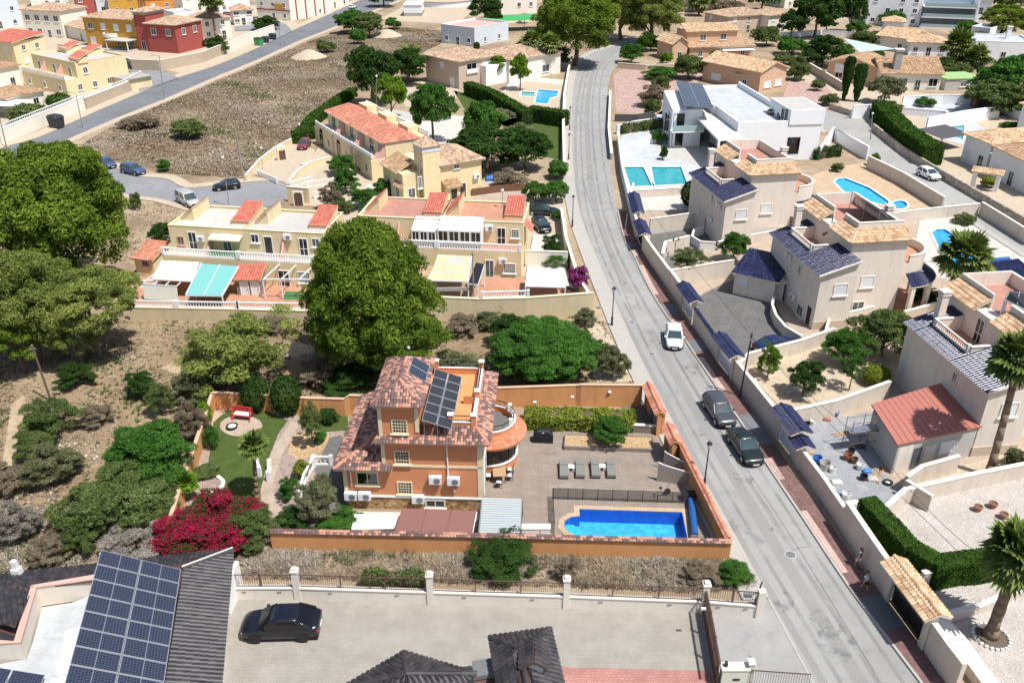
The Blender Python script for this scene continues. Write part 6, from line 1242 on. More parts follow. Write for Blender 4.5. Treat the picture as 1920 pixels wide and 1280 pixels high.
# yards, terraces and retaining wall
sheet_px('terrace_yard',[(226,565),(246,520),(300,515),(600,530),(640,560),(570,582),(250,578)],.3,'terracotta_floor');sheet_px('street_yard',[(885,570),(905,520),(985,522),(1065,540),(1080,560),(985,575)],.3,'terracotta_floor');sheet_px('side_yard',[(985,520),(1000,440),(1046,440),(1060,500),(1075,540)],.3,'pale_floor')
wall('retaining_wall','long yellow retaining wall below the terraced houses on the scrub lot',[(246,600),(400,603),(575,607),(650,606)],1.55,'yellow_fence',.3,'cream_trim')
wall('retaining_wall','high yellow retaining wall between tall pine and street',[(806,604),(900,600),(985,598),(1110,590)],[3.0,2.5,2.5,2.6],'yellow_fence',.3,'cream_trim')
for l,pts in (('white balustrade over the left part of the yellow retaining wall',[(248,600),(335,602)]),('white balustrade over the yellow retaining wall beside the awnings',[(340,602),(450,604)]),('white balustrade over the yellow retaining wall below the tile shed',[(452,604),(572,606)]),('white balustrade over the high retaining wall below the terracotta terrace',[(905,600),(990,597)])):
    q=[P(*p)for p in pts];t=thing('wall_balustrade',l,'balustrade',q[0]);balustrade(t,[p-q[0]for p in q],1.62 if pts[0][0]<700 else 2.57,.75,name='handrail')
q=[P(228,540,.3),P(300,538,.3)];t=thing('wall_balustrade','white balustrade in front of the small yellow outbuilding','balustrade',Vector((q[0].x,q[0].y,0)));balustrade(t,[p-q[0]for p in q],.3,.9,name='handrail')
lean_roof('awning_roof','cream slatted awning roof in front of the cream roofed terraced house',[(286,522),(362,526),(372,491),(304,488)],2.5,2.9,'awning_cream',ribs=3,ribmat='white_metal')
q0=P(270,555,1.3);t=thing('awning_screen','pale green hanging screen below the cream awning','screen',Vector((P(272,568).x,P(272,568).y,0)));d=P(336,572)-P(272,568);obj('screen_cloth',MB().add([Vector((0,0,.5)),d+Vector((0,0,.5)),d+Vector((0,.4,2.1)),Vector((0,.4,2.1))],[(0,1,2,3)]),'sage_block',t);obj('screen_bar',MB().beam(Vector((0,.4,2.12)),d+Vector((0,.4,2.12)),.08,.08),'white_metal',t)
for k in range(4):p=d*(k/3);obj('rafter',MB().beam(p+Vector((0,.4,2.15)),p+Vector((1.0,6.2,2.5)),.07,.1),'white_metal',t)
lean_roof('awning_roof','aqua slatted awning roof in front of the terraced houses',[(348,552),(416,553),(447,499),(378,494)],2.3,3.0,'awning_aqua',ribs=2,ribmat='white_metal')
sh=House('tile_shed','grey timber garden shed with red tile roof behind the balustrade','shed',(444,553),(490,553),.3);sh.box('wall',.1,sh.w-.1,0,2.6,.3,2.2,'wood_grey');sh.shed(-.2,sh.w+.2,-.25,2.7,2.2,2.9,'F','tile_red',pitch=.3);sh.door('F',0,1.0,.8,1.6,'solid',.3);sh.door('F',0,2.2,.8,1.6,'solid',.3)
t=thing('white_pergola','white framed open pergola over green turf beside the tall pine','pergola',P(498,560,.3));L=P(598,560,.3)-P(498,560,.3);bk=Vector((1.2,4.0,0))
for k in range(4):f=k/3;obj('rafter',MB().beam(L*f+Vector((0,0,2.3)),L*f+bk+Vector((0,0,2.7)),.08,.12),'white_metal',t);obj('post',MB().beam(L*f,L*f+Vector((0,0,2.3)),.1,.1),'white_metal',t)
obj('beam',MB().beam(Vector((0,0,2.38)),L+Vector((0,0,2.38)),.1,.12),'white_metal',t);obj('beam',MB().beam(bk+Vector((0,0,2.78)),L+bk+Vector((0,0,2.78)),.1,.12),'white_metal',t)
sheet_px('turf_mat',[(530,562),(612,562),(606,548),(535,546)],.31,'turf_green')
lean_roof('slat_pergola','cream slatted pergola over the grey yard wall by the street',[(806,524),(877,526),(884,480),(822,477)],2.9,3.1,'awning_cream',ribs=2,ribmat='white_metal');p=[o for o in bpy.data.objects if o.name.startswith('slat_pergola')][0];A,B,Cc,D=[P(x,y,z)-p.location for x,y,z in ((806,524,2.9),(877,526,2.9),(884,480,3.1),(822,477,3.1))]
for k in range(13):f=(k+.5)/13;obj('slat',MB().beam(A.lerp(D,f)+Vector((0,0,.06)),B.lerp(Cc,f)+Vector((0,0,.06)),.1,.06),'cream_trim',p)
lean_roof('plank_pergola','tan plank pergola roof half hidden by the tall pine',[(745,537),(795,540),(815,498),(765,495)],2.7,2.9,'wood_pale',ribs=4,ribmat='cream_trim')
wall('panel_screen','grey panel screen on top of the high yellow retaining wall',[(807,594),(880,592)],3.4,'grey_wall',.15,None,z0=3.0)
lean_roof('dark_canopy','black sheet canopy beside the slatted pergola',[(878,530),(896,532),(908,495),(892,492)],2.9,3.1,'tarp_black',ribs=0)
lean_roof('white_gazebo','white flat gazebo roof behind the wall near the magenta bush',[(985,535),(1060,537),(1057,505),(990,503)],2.2,2.4,'white_metal',ribs=4)
wall('side_wall','pale side wall between street yard and terracotta roofed house',[(985,500),(1064,503)],2.1,'pale_wall',.22);wall('side_wall','yellow side wall stepping down beside the pavement of the street',[(1052,415),(1060,470),(1072,510),(1082,545),(1108,588)],1.9,'yellow_fence',.25)
pole('utility_pole','tall wooden pole at the corner of the slatted pergola',(889,596),(886,474),.09,arm='cap');pole('wall_pole','shorter wooden post beside the tall pole on the retaining wall',(897,594),(897,567),.08)
t=person('bare chested person in dark shorts standing on the terracotta terrace beside a balustrade',(234,543),R(-40),'skin','red_paint',stride=.04,shirt=False,z=.3)
# ================================================================ townhouses with terracotta roofs
A,B=P(592,236,3.2),P(697,301,3.2)
for k,l in enumerate(('terracotta roofed townhouse at the field end of the row','middle terracotta roofed townhouse with pink fin wall','terracotta roofed townhouse nearest the yellow tower house')):
    h=HouseW('townhouse',l,'house',A.lerp(B,k/3),A.lerp(B,(k+1)/3),'terracotta townhouses');w=h.w;tz=dict(pitch=.34,course=.5)
    h.box('wall',0,w,0,10,0,3.2,'yellow_wall');h.box('upper_wall',0,w,2.4,10,3.2,5.6,'yellow_wall');h.box('balcony_wall',.1,w-.1,.0,.2,3.2,3.5,'yellow_wall');h.balus([(.15,.1),(w-.15,.1)],3.5,.6);h.box('balcony_floor',.05,w-.05,.2,2.38,3.2,3.23,'pale_floor')
    fin(h,w-.75,.25,2.4,3.2,5.5,t=1.3);h.win('F',2.4,w*.35,3.3,1.6,2.0,'door',name='door');h.win('F',2.4,w*.72,3.9,.8,1.2,'plain')
    h.win('F',0,w*.3,.1,1.8,2.3,'dark',name='door',frame='yellow_wall',sill=False);h.win('F',0,w*.72,.9,1.0,1.2,'plain')
    h.hip(.15,w-.15,2.2,8.2,5.55,1.55,.3,'tile_terracotta',.34,.5,'pale_wall');h.box('stair_head',w*.15,w*.6,7.9,9.9,5.6,6.6,'yellow_wall');h.balus([(0.1,9.9),(w-.1,9.9)],5.6,.8)
    if k==2:
        h.win('R',w,3.0,.6,1.4,1.9,'dark',name='door',frame='white_paint',sill=False);h.win('R',w,6.6,1.4,1.0,1.0,'plain',frame='pink_wall');h.win('R',w,8.2,.05,1.5,2.4,'solid_dark',name='door',frame='yellow_wall')
    for x in (w*.3,):obj('arch_head',MB().lathe([(.9,0),(0,0)],(0,0,0),10,0,math.pi),'glass_tint',h.t).matrix_local=Matrix.Translation((x,-.015,2.35))@Matrix.Rotation(R(90),4,'X')
    for x in (.06,w-.06):h.box('pier',x-.25,x+.25,-.2,-.01,0,3.2,'yellow_wall')
# yellow tower house
h=House('tower_house','yellow house with square stair tower and straw tile roofs','house',(797,386),(906,365));w=h.w;h.wall='yellow_wall'
h.box('wall',0,w,.4,8.5,0,5.4,'yellow_wall');h.hip(3.0,w,.4,8.5,5.4,1.5,.45,'tile_far',.34,.5);h.box('tower',0,2.7,0,2.9,0,8.4,'yellow_wall');h.box('tower_band',-.05,2.75,-.05,2.95,7.7,8.32,'blue_and_shade_wall');h.hip(0,2.7,0,2.9,8.45,1.1,.14,'tile_far',.3,.45)
h.box('side_wing',-2.6,-.01,1.5,8.4,0,4.6,'yellow_wall');h.shed(-3.0,0.05,3.0,8.7,4.55,5.9,'L','tile_tan',pitch=.34,course=.5);h.shed(-3.1,-2.5,1.2,4.0,2.7,3.3,'L','tile_tan',pitch=.3)
h.winp('F',0,787,342,.5,1.6,'plain');h.winp('F',.4,822,312,.9,.9,'plain');h.win('L',0,1.4,4.4,.45,1.6,'plain');h.winp('F',.4,856,310,.8,.8,'plain');h.win('L',-2.6,3.4,.9,1.1,1.3,'plain');h.win('L',-2.6,6.4,.05,1.4,2.3,'dark',name='door',frame='yellow_wall');h.win('F',1.5,-1.3,1.2,1.0,1.2,'plain')
h.box('porch',3.2,5.2,-1.1,.4,0,2.5,'yellow_wall');h.shed(2.9,5.5,-1.5,.4,2.5,3.2,'F','tile_tan',pitch=.3);h.door('F',-1.1,4.2,1.0,2.1,'solid_dark',frame='yellow_wall');h.door('F',.4,6.4,1.0,2.1,'solid_dark',frame='yellow_wall');h.acp('F',.4,892,330)
sheet_px('tower_patio',[(800,388),(905,366),(985,352),(985,378),(880,392)],.05,'garden_path');sheet_px('town_patio',[(470,325),(545,268),(590,280),(600,330),(700,372),(640,388),(560,385),(545,350),(530,335)],.03,'pavement_tan');sheet_px('court',[(690,345),(730,352),(800,388),(790,398),(700,392),(650,385)],.05,'pale_floor')
t=thing('covered_table','blue covered garden table beside the yellow tower house','table',P(922,338));obj('cover',MB().rings([rrect(-.9,.9,.7,0,.1,.1),rrect(-.85,.85,.65,.55,.1,.1),rrect(-.7,.7,.5,.7,.1,.1)]),'plastic_blue',t)
wall('iron_fence_wall','dark picket fence behind the terracotta roofed house',[(884,368),(940,360),(985,358)],1.1,'wood_brown',.06,None)
# arched gateway and front walls by the close
for l,px,hh in (('yellow front wall of the townhouses beside the field',[(462,340),(490,308),(520,285),(552,268)],1.0),('low cream wall with stair rails in front of the townhouses',[(545,350),(560,330),(580,318)],1.0),('cream wall beside the maroon car yard',[(566,318),(618,304)],.9),('yellow wall below the close with an arched gate',[(541,378),(582,382)],2.3)):
    wall('front_wall',l,px,hh,'yellow_wall',.25,'white_paint')
t=thing('gate_arch','white rounded gate arch in the yellow front wall by the field','gate',P(530,300),R(30))
for k in range(9):a0,a1=R(180*k/9),R(180*(k+1)/9);obj('arch_stone',MB().beam((.7*math.cos(a0),0,1.7+.7*math.sin(a0)),(.7*math.cos(a1),0,1.7+.7*math.sin(a1)),.3,.25),'white_paint',t)
for s in (-.7,.7):obj('pillar',MB().box(s-.15,s+.15,-.16,.16,0,1.7),'yellow_wall',t)
obj('gate_leaf',MB().box(-.55,.55,-.03,.03,.05,1.6),'brown_metal',t)
t=thing('gate_leaf','arched brown gate in the yellow wall at the end of the close','gate',P(561,386),R(-3));obj('door_leaf',MB().box(-.6,.6,-.05,.05,.05,1.7).box(-.4,.4,-.05,.05,1.7,2.0),'brown_metal',t);obj('arch_trim',MB().box(-.75,-.6,-.1,.1,0,2.0).box(.6,.75,-.1,.1,0,2.0).box(-.75,.75,-.1,.1,2.0,2.18),'white_paint',t)
for l,pts in (('white stair balustrade left of the townhouse steps',[(545,352),(585,342)]),('white balustrade of the middle court terrace',[(575,352),(625,345)]),('white railing of the lower court terrace',[(590,372),(640,360)]),('white balustrade over the drive ramp beside the close',[(484,330),(520,345)])):
    q=[P(*p)for p in pts];t=thing('court_balustrade',l,'balustrade',q[0]);balustrade(t,[p-q[0]for p in q],.05,.9,name='handrail')
# ================================================================ cream villas with navy tile roofs, right of the street
def cream_villa(label,a,navy='tile_blue',rt='tile_straw',tilt=-.06,back=13.8,W=10.3,group='cream villas with navy roofs'):
    h=House('cream_villa',label,'house',a,(a[0]+100,a[1]+100*tilt),6.2,group);h.wall='cream_wall';t=h.t
    ZL,ZU=6.2,8.7;sl=lambda x:ZL+.32*x;bt=dict(pitch=.28,course=.40,rise=.08,fascia='coping_pale')
    h.prism('wall',[(.2,.3),(4.1,.3),(4.1,12.3),(.2,12.3)],0,6.0,'cream_wall')
    obj('gable',MB().add([(.2,.32,6.0),(4.1,.32,6.0),(4.1,.32,sl(4.1)-.15),(.2,.32,sl(.2)-.15)],[(0,1,2,3)]),'cream_wall',t)
    h.box('upper_wall',4.11,W,2.4,back,0,ZU,'cream_wall')
    for pts in ([(-.2,5.2),(-.2,0),(4.15,0),(4.15,5.2)],[(-.2,10.6),(-.2,5.2),(1.3,5.2),(1.3,10.6)],[(-.2,12.5),(-.2,10.6),(4.1,10.6),(4.1,12.5)]):h.roof([(x,y,sl(x))for x,y in pts],navy,**bt)
    obj('verge',MB().beam((-.2,0,sl(-.2)+.05),(4.15,0,sl(4.15)+.05),.16,.14),'coping_pale',t)
    # roof terrace cut into the navy slope
    h.box('terrace_floor',1.32,4.1,5.22,10.58,6.0,6.08,'terracotta_floor');p=obj('parapet',MB().box(1.3,1.5,5.2,10.6,6.0,6.75).box(1.5,4.1,5.2,5.4,6.0,7.3).box(1.5,4.1,10.4,10.6,6.0,7.3),'cream_wall',t)
    balustrade(t,[(1.4,5.5),(1.4,10.3)],6.7,.7,'coping_pale',.28);obj('coping',MB().box(1.48,4.1,5.15,5.45,7.3,7.37).box(1.48,4.1,10.35,10.65,7.3,7.37),'coping_pale',p)
    # straw tile skirt round the upper terrace
    st=dict(pitch=.30,course=.42,rise=.09,fascia='cream_trim');zi=ZU+.85
    h.roof([(3.75,2.05,ZU),(W+.35,2.05,ZU),(W+.35,3.9,zi),(5.3,3.9,zi)],rt,**st);h.roof([(3.75,6.9,ZU),(3.75,2.05,ZU),(5.3,3.9,zi),(5.3,6.9,zi)],rt,**st);h.roof([(3.75,back+.2,ZU),(3.75,9.2,ZU),(5.3,9.2,zi),(5.3,back+.2,zi)],rt,**st);ridge(t,[((3.75,2.05,ZU),(5.3,3.9,zi))],rt)
    q=obj('roof_parapet',MB().box(5.3,W,3.9,4.1,ZU,zi+.55).box(5.3,5.5,4.1,6.9,ZU,zi+.55).box(5.3,5.5,9.2,back,ZU,zi+.5).box(W-.2,W,4.1,back,ZU,zi+.3).box(5.5,W-.2,back-.2,back,ZU,zi+.5),'cream_wall',t);obj('coping',MB().box(5.26,W+.04,3.86,4.14,zi+.55,zi+.62).box(5.26,5.54,4.14,6.9,zi+.55,zi+.62).box(W-.24,W+.04,4.14,back,zi+.3,zi+.37),'coping_pale',q);h.box('roof_floor',5.5,W-.2,4.1,back-.2,ZU,ZU+.06,'pink_floor')
    h.chimney(2.2,11.2,6.4,9.3,.65,'cream_wall');h.chimney(W+.35,7.5,0,10.2,.7,'cream_wall')
    # round balcony with navy skirt at the right side
    bc=(W+.5,5.6);n=20;a0,a1=R(-90),R(80)
    obj('balcony_drum',MB().lathe([(3.3,4.9),(3.3,6.8),(3.1,6.8),(3.1,5.95),(0,5.95)],(*bc,0),n,a0,a1),'cream_wall',t);obj('balcony_coping',MB().lathe([(3.35,6.8),(3.35,6.88),(3.05,6.88),(3.05,6.8)],(*bc,0),n,a0,a1),'coping_pale',t);obj('balcony_floor',MB().lathe([(3.09,5.97),(0,5.97)],(*bc,0),n,a0,a1),'terracotta_floor',t)
    V=[];F=[]
    for k in range(44):
        an=a0+(a1-a0)*(k+.5)/44
        for j in range(4):
            r0,r1=4.8-.38*j,4.8-.38*(j+1)-.03;o=len(V)
            for r,dz in ((r0,.05),(r1,.012)):
                wv=math.pi*.98*r/44
                for s_,hh in ((-.5,0),(-.3,.75),(0,1),(.3,.75),(.5,0)):y=s_*wv;V.append((bc[0]+r*math.cos(an)-y*math.sin(an),bc[1]+r*math.sin(an)+y*math.cos(an),3.9+(4.8-r)/1.5*.85+dz+hh*.08))
            F+=[(o+i,o+i+1,o+6+i,o+5+i)for i in range(4)]
    sk=obj('porch_roof',MB().lathe([(4.75,3.78),(4.75,3.88),(3.28,4.72)],(*bc,0),n,a0,a1),'cream_wall',t);obj('porch_tiles',np_mesh('porch_tiles',np.array(V),np.array(F)),navy,sk,kind='stuff')
    for an in (-85,-50,-15,20,55):x,y=bc[0]+4.45*math.cos(R(an)),bc[1]+4.45*math.sin(R(an));h.box('porch_column',x-.22,x+.22,y-.22,y+.22,0,3.85,'cream_wall')
    obj('porch_floor',MB().lathe([(4.75,0),(4.75,.3),(0,.3)],(*bc,0),n,a0,a1),'terracotta_floor',t)
    obj('plinth',MB().box(.12,4.15,.22,.3,0,.9),'beige_wall',t);return h
def face_items(h,items):
    for f,pl,x,y,k in items:
        if k=='ac':h.acp(f,pl,x,y)
        elif k=='shut':h.winp(f,pl,x,y,1.35,1.15,'shutter',frame='coping_pale')
        elif k=='small':h.winp(f,pl,x,y,.5,.8,'plain',frame='coping_pale')
        elif k=='garage':a,z=h.hit(f,pl,x,y);h.win(f,pl,a,.05,1.5,2.2,'solid',frame='coping_pale',name='door',pane='door_white')
        elif k=='door':a,z=h.hit(f,pl,x,y);h.win(f,pl,a,.05,.95,2.1,'solid_dark',frame='coping_pale',name='door')
        elif k=='win':h.winp(f,pl,x,y,1.2,1.1,'plain',frame='coping_pale')
h1=cream_villa('cream villa with navy roof just below the white modern house',(1361,379));face_items(h1,[('L',.2,1350,386,'ac'),('L',.2,1334,411,'ac'),('L',.2,1337,372,'small'),('L',.2,1318,402,'garage'),('F',.3,1390,402,'shut'),('F',2.4,1437,391,'shut')])
h2=cream_villa('cream villa with navy roof and tilted solar rack above the grey court',(1540,518));face_items(h2,[('L',.2,1482,480,'ac'),('L',.2,1500,505,'small'),('L',.2,1467,545,'garage'),('L',.2,1489,555,'ac'),('L',.2,1500,582,'win'),('L',.2,1514,605,'door'),('F',.3,1576,543,'shut'),('F',2.4,1626,528,'shut'),('F',2.4,1608,575,'win')])
h3=cream_villa('cream villa with glinting grey blue roof beside the red roofed annex',(1857,737),'tile_blue',tilt=-.07);face_items(h3,[('L',.2,1791,707,'small'),('F',.3,1892,768,'shut')]);h3.win('L',4.1,8.2,6.1,.9,2.1,'door',name='door')
# tilted solar rack on the second villa, seen from behind, and its spiral stair
A=hw(h2,(6.2,5.0,9.2));pv_array('tall tilted solar rack on the roof terrace of the cream villa',hw(h2,(10.1,4.6,9.3)),hw(h2,(10.1,11.5,9.3))-hw(h2,(10.1,4.6,9.3)),hw(h2,(8.0,4.6,11.0))-hw(h2,(10.1,4.6,9.3)),6,1,'solar_black','steel',legs=8.75)
sp=MB()
for k in range(14):an=k*.45;sp.beam((4.6+.1,8.0,6.1+.2*k),(4.6+.75*math.cos(an),8.0+.75*math.sin(an),6.1+.2*k),.3,.04)
obj('spiral_stair',sp.tube((4.6,8.0,6.1),(4.6,8.0,9.6),.06),'black_metal',h2.t)
lean_roof('tilted_panel','black tilted solar sheet at the roof of the right hand cream villa',[(1885,560),(1930,582),(1930,548),(1893,545)],10.3,10.9,'solar_black',ribs=2,ribmat='steel',cat='solar panels')
# lodge at the grey court with small navy roof
h=House('court_lodge','small cream lodge with glinting navy roof at the grey court','house',(1372,552),(1405,560));h.wall='cream_wall';h.box('wall',0,4.6,.2,5.2,0,2.7,'cream_wall');h.shed(-.35,5.1,-.2,5.4,2.75,3.75,'F','tile_blue',pitch=.28,course=.4,fascia='coping_pale');h.winp('F',.2,1392,525,1.1,.95,'shutter',frame='coping_pale');h.win('L',0,1.6,1.1,.9,.9,'plain',frame='coping_pale')
h.box('entry_wall',4.61,7.2,1.4,5.2,0,2.5,'cream_wall');h.door('F',1.4,5.8,1.0,2.1,'solid_dark')
# grounds of the villas
sheet_px('grey_court',[(1300,560),(1380,520),(1440,545),(1470,600),(1500,640),(1395,668),(1352,660)],.05,'grey_drive');sheet_px('grey_court_upper',[(1215,465),(1225,422),(1300,415),(1330,440),(1330,462),(1262,505)],.05,'grey_drive')
sheet_px('gravel_garden',[(1392,690),(1425,672),(1530,650),(1640,600),(1720,640),(1700,710),(1500,790),(1470,770)],.05,'sand_gravel');sheet_px('marble_court',[(1480,800),(1640,770),(1650,880),(1700,925),(1640,975),(1560,952),(1490,850)],.05,'marble_floor')
sheet_px('pale_garden',[(1640,975),(1690,935),(1930,890),(1930,1020),(1750,1080)],.05,'white_gravel');sheet_px('pale_garden_lower',[(1750,1110),(1930,1030),(1930,1300),(1840,1300),(1762,1180)],.05,'white_gravel');sheet_px('palm_bank',[(1700,900),(1850,860),(1930,840),(1930,880),(1720,930)],.06,'sand_gravel')
sheet_px('pool_patio',[(1520,330),(1560,315),(1620,305),(1690,350),(1760,392),(1640,400),(1540,400)],.03,'sand_floor',[POOL_C1,POOL_SPA]);sheet_px('upper_patio',[(1725,410),(1800,400),(1930,480),(1930,545),(1850,540),(1760,520),(1715,470)],.03,'pale_floor',[POOL_C2]);sheet_px('white_patio',[(1190,395),(1195,365),(1290,360),(1300,375),(1290,395)],.05,'pale_floor')
pool('long blue swimming pool on the sand coloured terrace of the upper cream villa',POOL_C1,'pool_floor_sky',cop='white_paint',z=.05);pool('small round blue spa beside the long pool',POOL_SPA,'pool_floor_blue',cop='white_paint',z=.05,name='spa_pool');pool('curved blue pool half behind the tall fan palm',POOL_C2,'pool_floor_blue',cop='pale_floor',z=.05)
t=thing('pool_cover_roller','rolled blue pool cover at the pool behind the fan palm','pool cover',P(1868,492));obj('rolled_cover',MB().tube((-1.6,-.3,.4),(1.6,.3,.4),.25,n=12),'cover_blue',t);obj('roller_stand',MB().box(-1.7,-1.55,-.5,0,0,.45),'grey_metal',t);obj('roller_stand',MB().box(1.55,1.7,0,.5,0,.45),'grey_metal',t)
# red roofed annex under construction
h=House('red_annex','grey annex under construction with red sheet roof','house',(1693,905),(1793,862));Z=3.0;q=[h.l(1634,757,Z+.5),h.l(1764,718,Z+.5),h.l(1842,798,Z),h.l(1683,833,Z)]
obj('roof',MB().add(q+[p-Vector((0,0,.15))for p in q],[(0,1,2,3),(7,6,5,4),(0,4,5,1),(1,5,6,2),(2,6,7,3),(3,7,4,0)]),'roof_sheet_red',h.t);rf=h.t.children[-1]
for k in range(1,14):f=k/14;obj('roof_seam',MB().beam(q[0].lerp(q[1],f)+Vector((0,0,.02)),q[3].lerp(q[2],f)+Vector((0,0,.02)),.04,.04),'roof_sheet_red',rf)
c=sum(q,Vector())/4;iw=[(p+(c-p)*.06)for p in q];h.prism('wall',[(p.x,p.y)for p in iw],0,Z-.1,'concrete')
d=iw[2]-iw[3];d.z=0;dn=d.normalized();nn=Vector((dn.y,-dn.x,0))
def on_wall(o,f0,f1,z0,z1,mat,out=.04):p=iw[3]+d*f0+nn*out;r=iw[3]+d*f1+nn*out;obj(o,MB().add([Vector((p.x,p.y,z0)),Vector((r.x,r.y,z0)),Vector((r.x,r.y,z1)),Vector((p.x,p.y,z1))],[(0,1,2,3)]),mat,h.t)
on_wall('door',.22,.32,.1,2.1,'glass_grey');on_wall('window',.55,.75,.9,2.1,'shutter_white');on_wall('patched_render',.02,.2,0,2.6,'cream_wall',.02);on_wall('patched_render',.36,.5,0,2.0,'cream_wall',.02)
t=thing('scaffold','tubular steel scaffold at the corner of the red roofed annex','scaffold',P(1588,852),R(12));mb=MB()
for x in (0,1.6,3.2):
    for y in (0,.9):mb.tube((x,y,0),(x,y,3.2),.03,n=6)
for z in (1.0,2.0,3.0):
    for y in (0,.9):mb.tube((0,y,z),(3.2,y,z),.025,n=6)
obj('tubes',mb,'brown_metal',t);obj('platform',MB().box(0,3.2,.05,.85,2.0,2.06),'steel',t)
BITS=[('white bucket',(1560,885),.3,'white_paint'),('blue barrel',(1531,868),.38,'plastic_blue'),('grey tub',(1545,880),.45,'concrete'),('white sack',(1568,906),.4,'stone_white'),('black bucket',(1596,850),.28,'black_metal'),('brown pot',(1588,862),.35,'pot_terracotta'),('white tub by annex wall',(1612,880),.32,'white_paint'),('blue bag',(1625,885),.35,'plastic_blue'),('white bucket by garden wall',(1523,796),.26,'white_paint'),('black bucket by garden wall',(1512,800),.26,'black_metal'),('brown sack',(1550,788),.3,'pot_terracotta'),('blue tub by garden wall',(1566,780),.28,'plastic_blue'),('white sack by garden wall',(1500,804),.32,'cloth_white'),('dark sack beside the scaffold',(1612,838),.4,'net_dark'),('brown tub beside the scaffold',(1600,868),.3,'wood_brown'),('grey sack near the annex corner',(1635,900),.42,'concrete'),('black tub near the annex corner',(1618,900),.3,'black_metal'),('white tub at the low corner',(1585,935),.34,'white_paint'),('blue sack at the low corner',(1568,930),.36,'plastic_blue'),('grey bag at the low corner',(1600,945),.4,'stone_white'),('brown bag by the court wall',(1520,850),.3,'wood_pale')]
for n_,px,r,m_ in BITS:
    t=thing('building_tub' if 'bag' not in n_ and 'sack' not in n_ else 'sack',f'{n_} on the marble court with building clutter','container',P(*px)+Vector((0,0,.05)),0,'building clutter on the court')
    if 'sack' in n_ or 'bag' in n_:obj('bag',MB().rings([rrect(-r,r,r*.6,0,r*.3,r*.3),rrect(-r*1.1,r*1.1,r*.7,r*.25,r*.3,r*.3),rrect(-r*.8,r*.8,r*.5,r*.55,r*.3,r*.3),rrect(-r*.25,r*.25,r*.2,r*.7,r*.1,r*.1)]),m_,t,smooth=True)
    else:obj('body',MB().lathe([(0,.02),(r*.75,0),(r,r*1.5),(r*.92,r*1.5),(r*.7,r*.4)],n=14),m_,t);obj('handle',MB().path([(r*math.cos(a),0,r*1.5+r*.6*math.sin(a))for a in [math.pi*k/6 for k in range(7)]],[.015]*7,4),'black_metal',t)
t=thing('spare_wheel','loose tyre lying on the marble court by the annex corner','tyre',P(1664,907)+Vector((0,0,.05)));obj('tread',MB().lathe([(.2,.02),(.36,0),(.38,.1),(.36,.2),(.2,.18)],n=20),'tyre',t);obj('rim_insert',MB().lathe([(.2,.1),(0,.1)],n=16),'white_paint',t)
for l,px in (('terracotta pot on the pale gravel right of the clipped hedge',(1880,972)),('second terracotta pot on the pale gravel at the photo edge',(1860,952)),('third terracotta pot beside the pale gravel wall',(1832,958))):
    t=thing('flower_pot',l,'plant pot',P(*px),0);obj('pot',MB().lathe([(0,0),(.2,0),(.3,.42),(.33,.42),(.33,.5),(.26,.5),(.24,.4)],n=16),'pot_terracotta',t);obj('soil',MB().lathe([(.25,.42),(0,.43)],n=12),'trunk_bark',t)
# ---------------------------------------------------------------- walls, portals and gates along the street
def portal(label,a,b,h=2.3,mat='cream_fence',tile='tile_blue',gate='white_metal',w=.4,rise=.35,depth=.75,leaf=True,z0=0.0,arch=True):
    A,B=P(*a),P(*b);d=B-A;t=thing('gate_portal',label,'gate',A,math.atan2(d.y,d.x));L=d.length
    for x in (0,L):obj('pillar',MB().box(x-w/2,x+w/2,-w/2,w/2,0,h),mat,t)
    obj('lintel',MB().box(-w/2,L+w/2,-w/2,w/2,h,h+.3),mat,t);z=h+.3
    roof_plane(t,[(-.5,-depth,z),(L+.5,-depth,z),(L+.5,0,z+rise),(-.5,0,z+rise)],tile,.25,.36,name='canopy',fascia=mat);roof_plane(t,[(L+.5,depth,z),(-.5,depth,z),(-.5,0,z+rise),(L+.5,0,z+rise)],tile,.25,.36,name='canopy',fascia=mat);ridge(t,[((-.5,0,z+rise+.02),(L+.5,0,z+rise+.02))],tile,.1)
    if leaf:
        f=obj('gate_leaf',MB().box(w/2,L-w/2,-.03,.03,.1,.25).box(w/2,L-w/2,-.03,.03,h*.55,h*.6).box(w/2,L-w/2,-.03,.03,h-.35,h-.28),gate,t);bars=MB();n=max(4,int(L/.16))
        for k in range(1,n):x=w/2+(L-w)*k/n;bars.tube((x,0,.2),(x,0,h-.15-.25*math.cos(math.pi*k/n)**2),.018,n=4)
        obj('gate_bars',bars,gate,f);obj('gate_sheet',MB().box(w/2+.05,L-w/2-.05,.035,.05,.25,h*.55),gate,f)
    return t
WH='cream_fence'
wall('street_wall','cream wall at the top of the red pavement below the modern house',[(1186,372),(1180,400),(1192,445)],2.3,WH,.25);wall('street_wall','cream street wall with white coping beside the upper grey court',[(1204,470),(1222,498),(1252,540)],2.3,WH,.25)
portal('navy tiled gate canopy nearest the modern house',(1186,398),(1194,432),2.2,gate='black_metal');portal('small navy tiled gate canopy second from the modern house',(1197,450),(1206,472),2.1,gate='black_metal')
wall('street_wall','cream street wall with planter corner above the pointed gate',[(1252,540),(1276,574)],2.4,WH,.25);wall('planter_wall','raised cream planter wall holding green bushes by the grey court',[(1240,505),(1245,482),(1290,470)],2.0,WH,.3);wall('planter_wall','cream wall on the court side of the raised planter',[(1252,540),(1352,523),(1372,520)],2.2,WH,.25)
portal('navy tiled portal with white gate above the white hatchback',(1278,577),(1298,606),2.3);wall('street_wall','low street wall with navy tile coping beside the white hatchback',[(1300,610),(1344,675)],1.9,WH,.25,tiled='tile_blue');portal('navy tiled portal with white gate below the white hatchback',(1345,677),(1372,712),2.3)
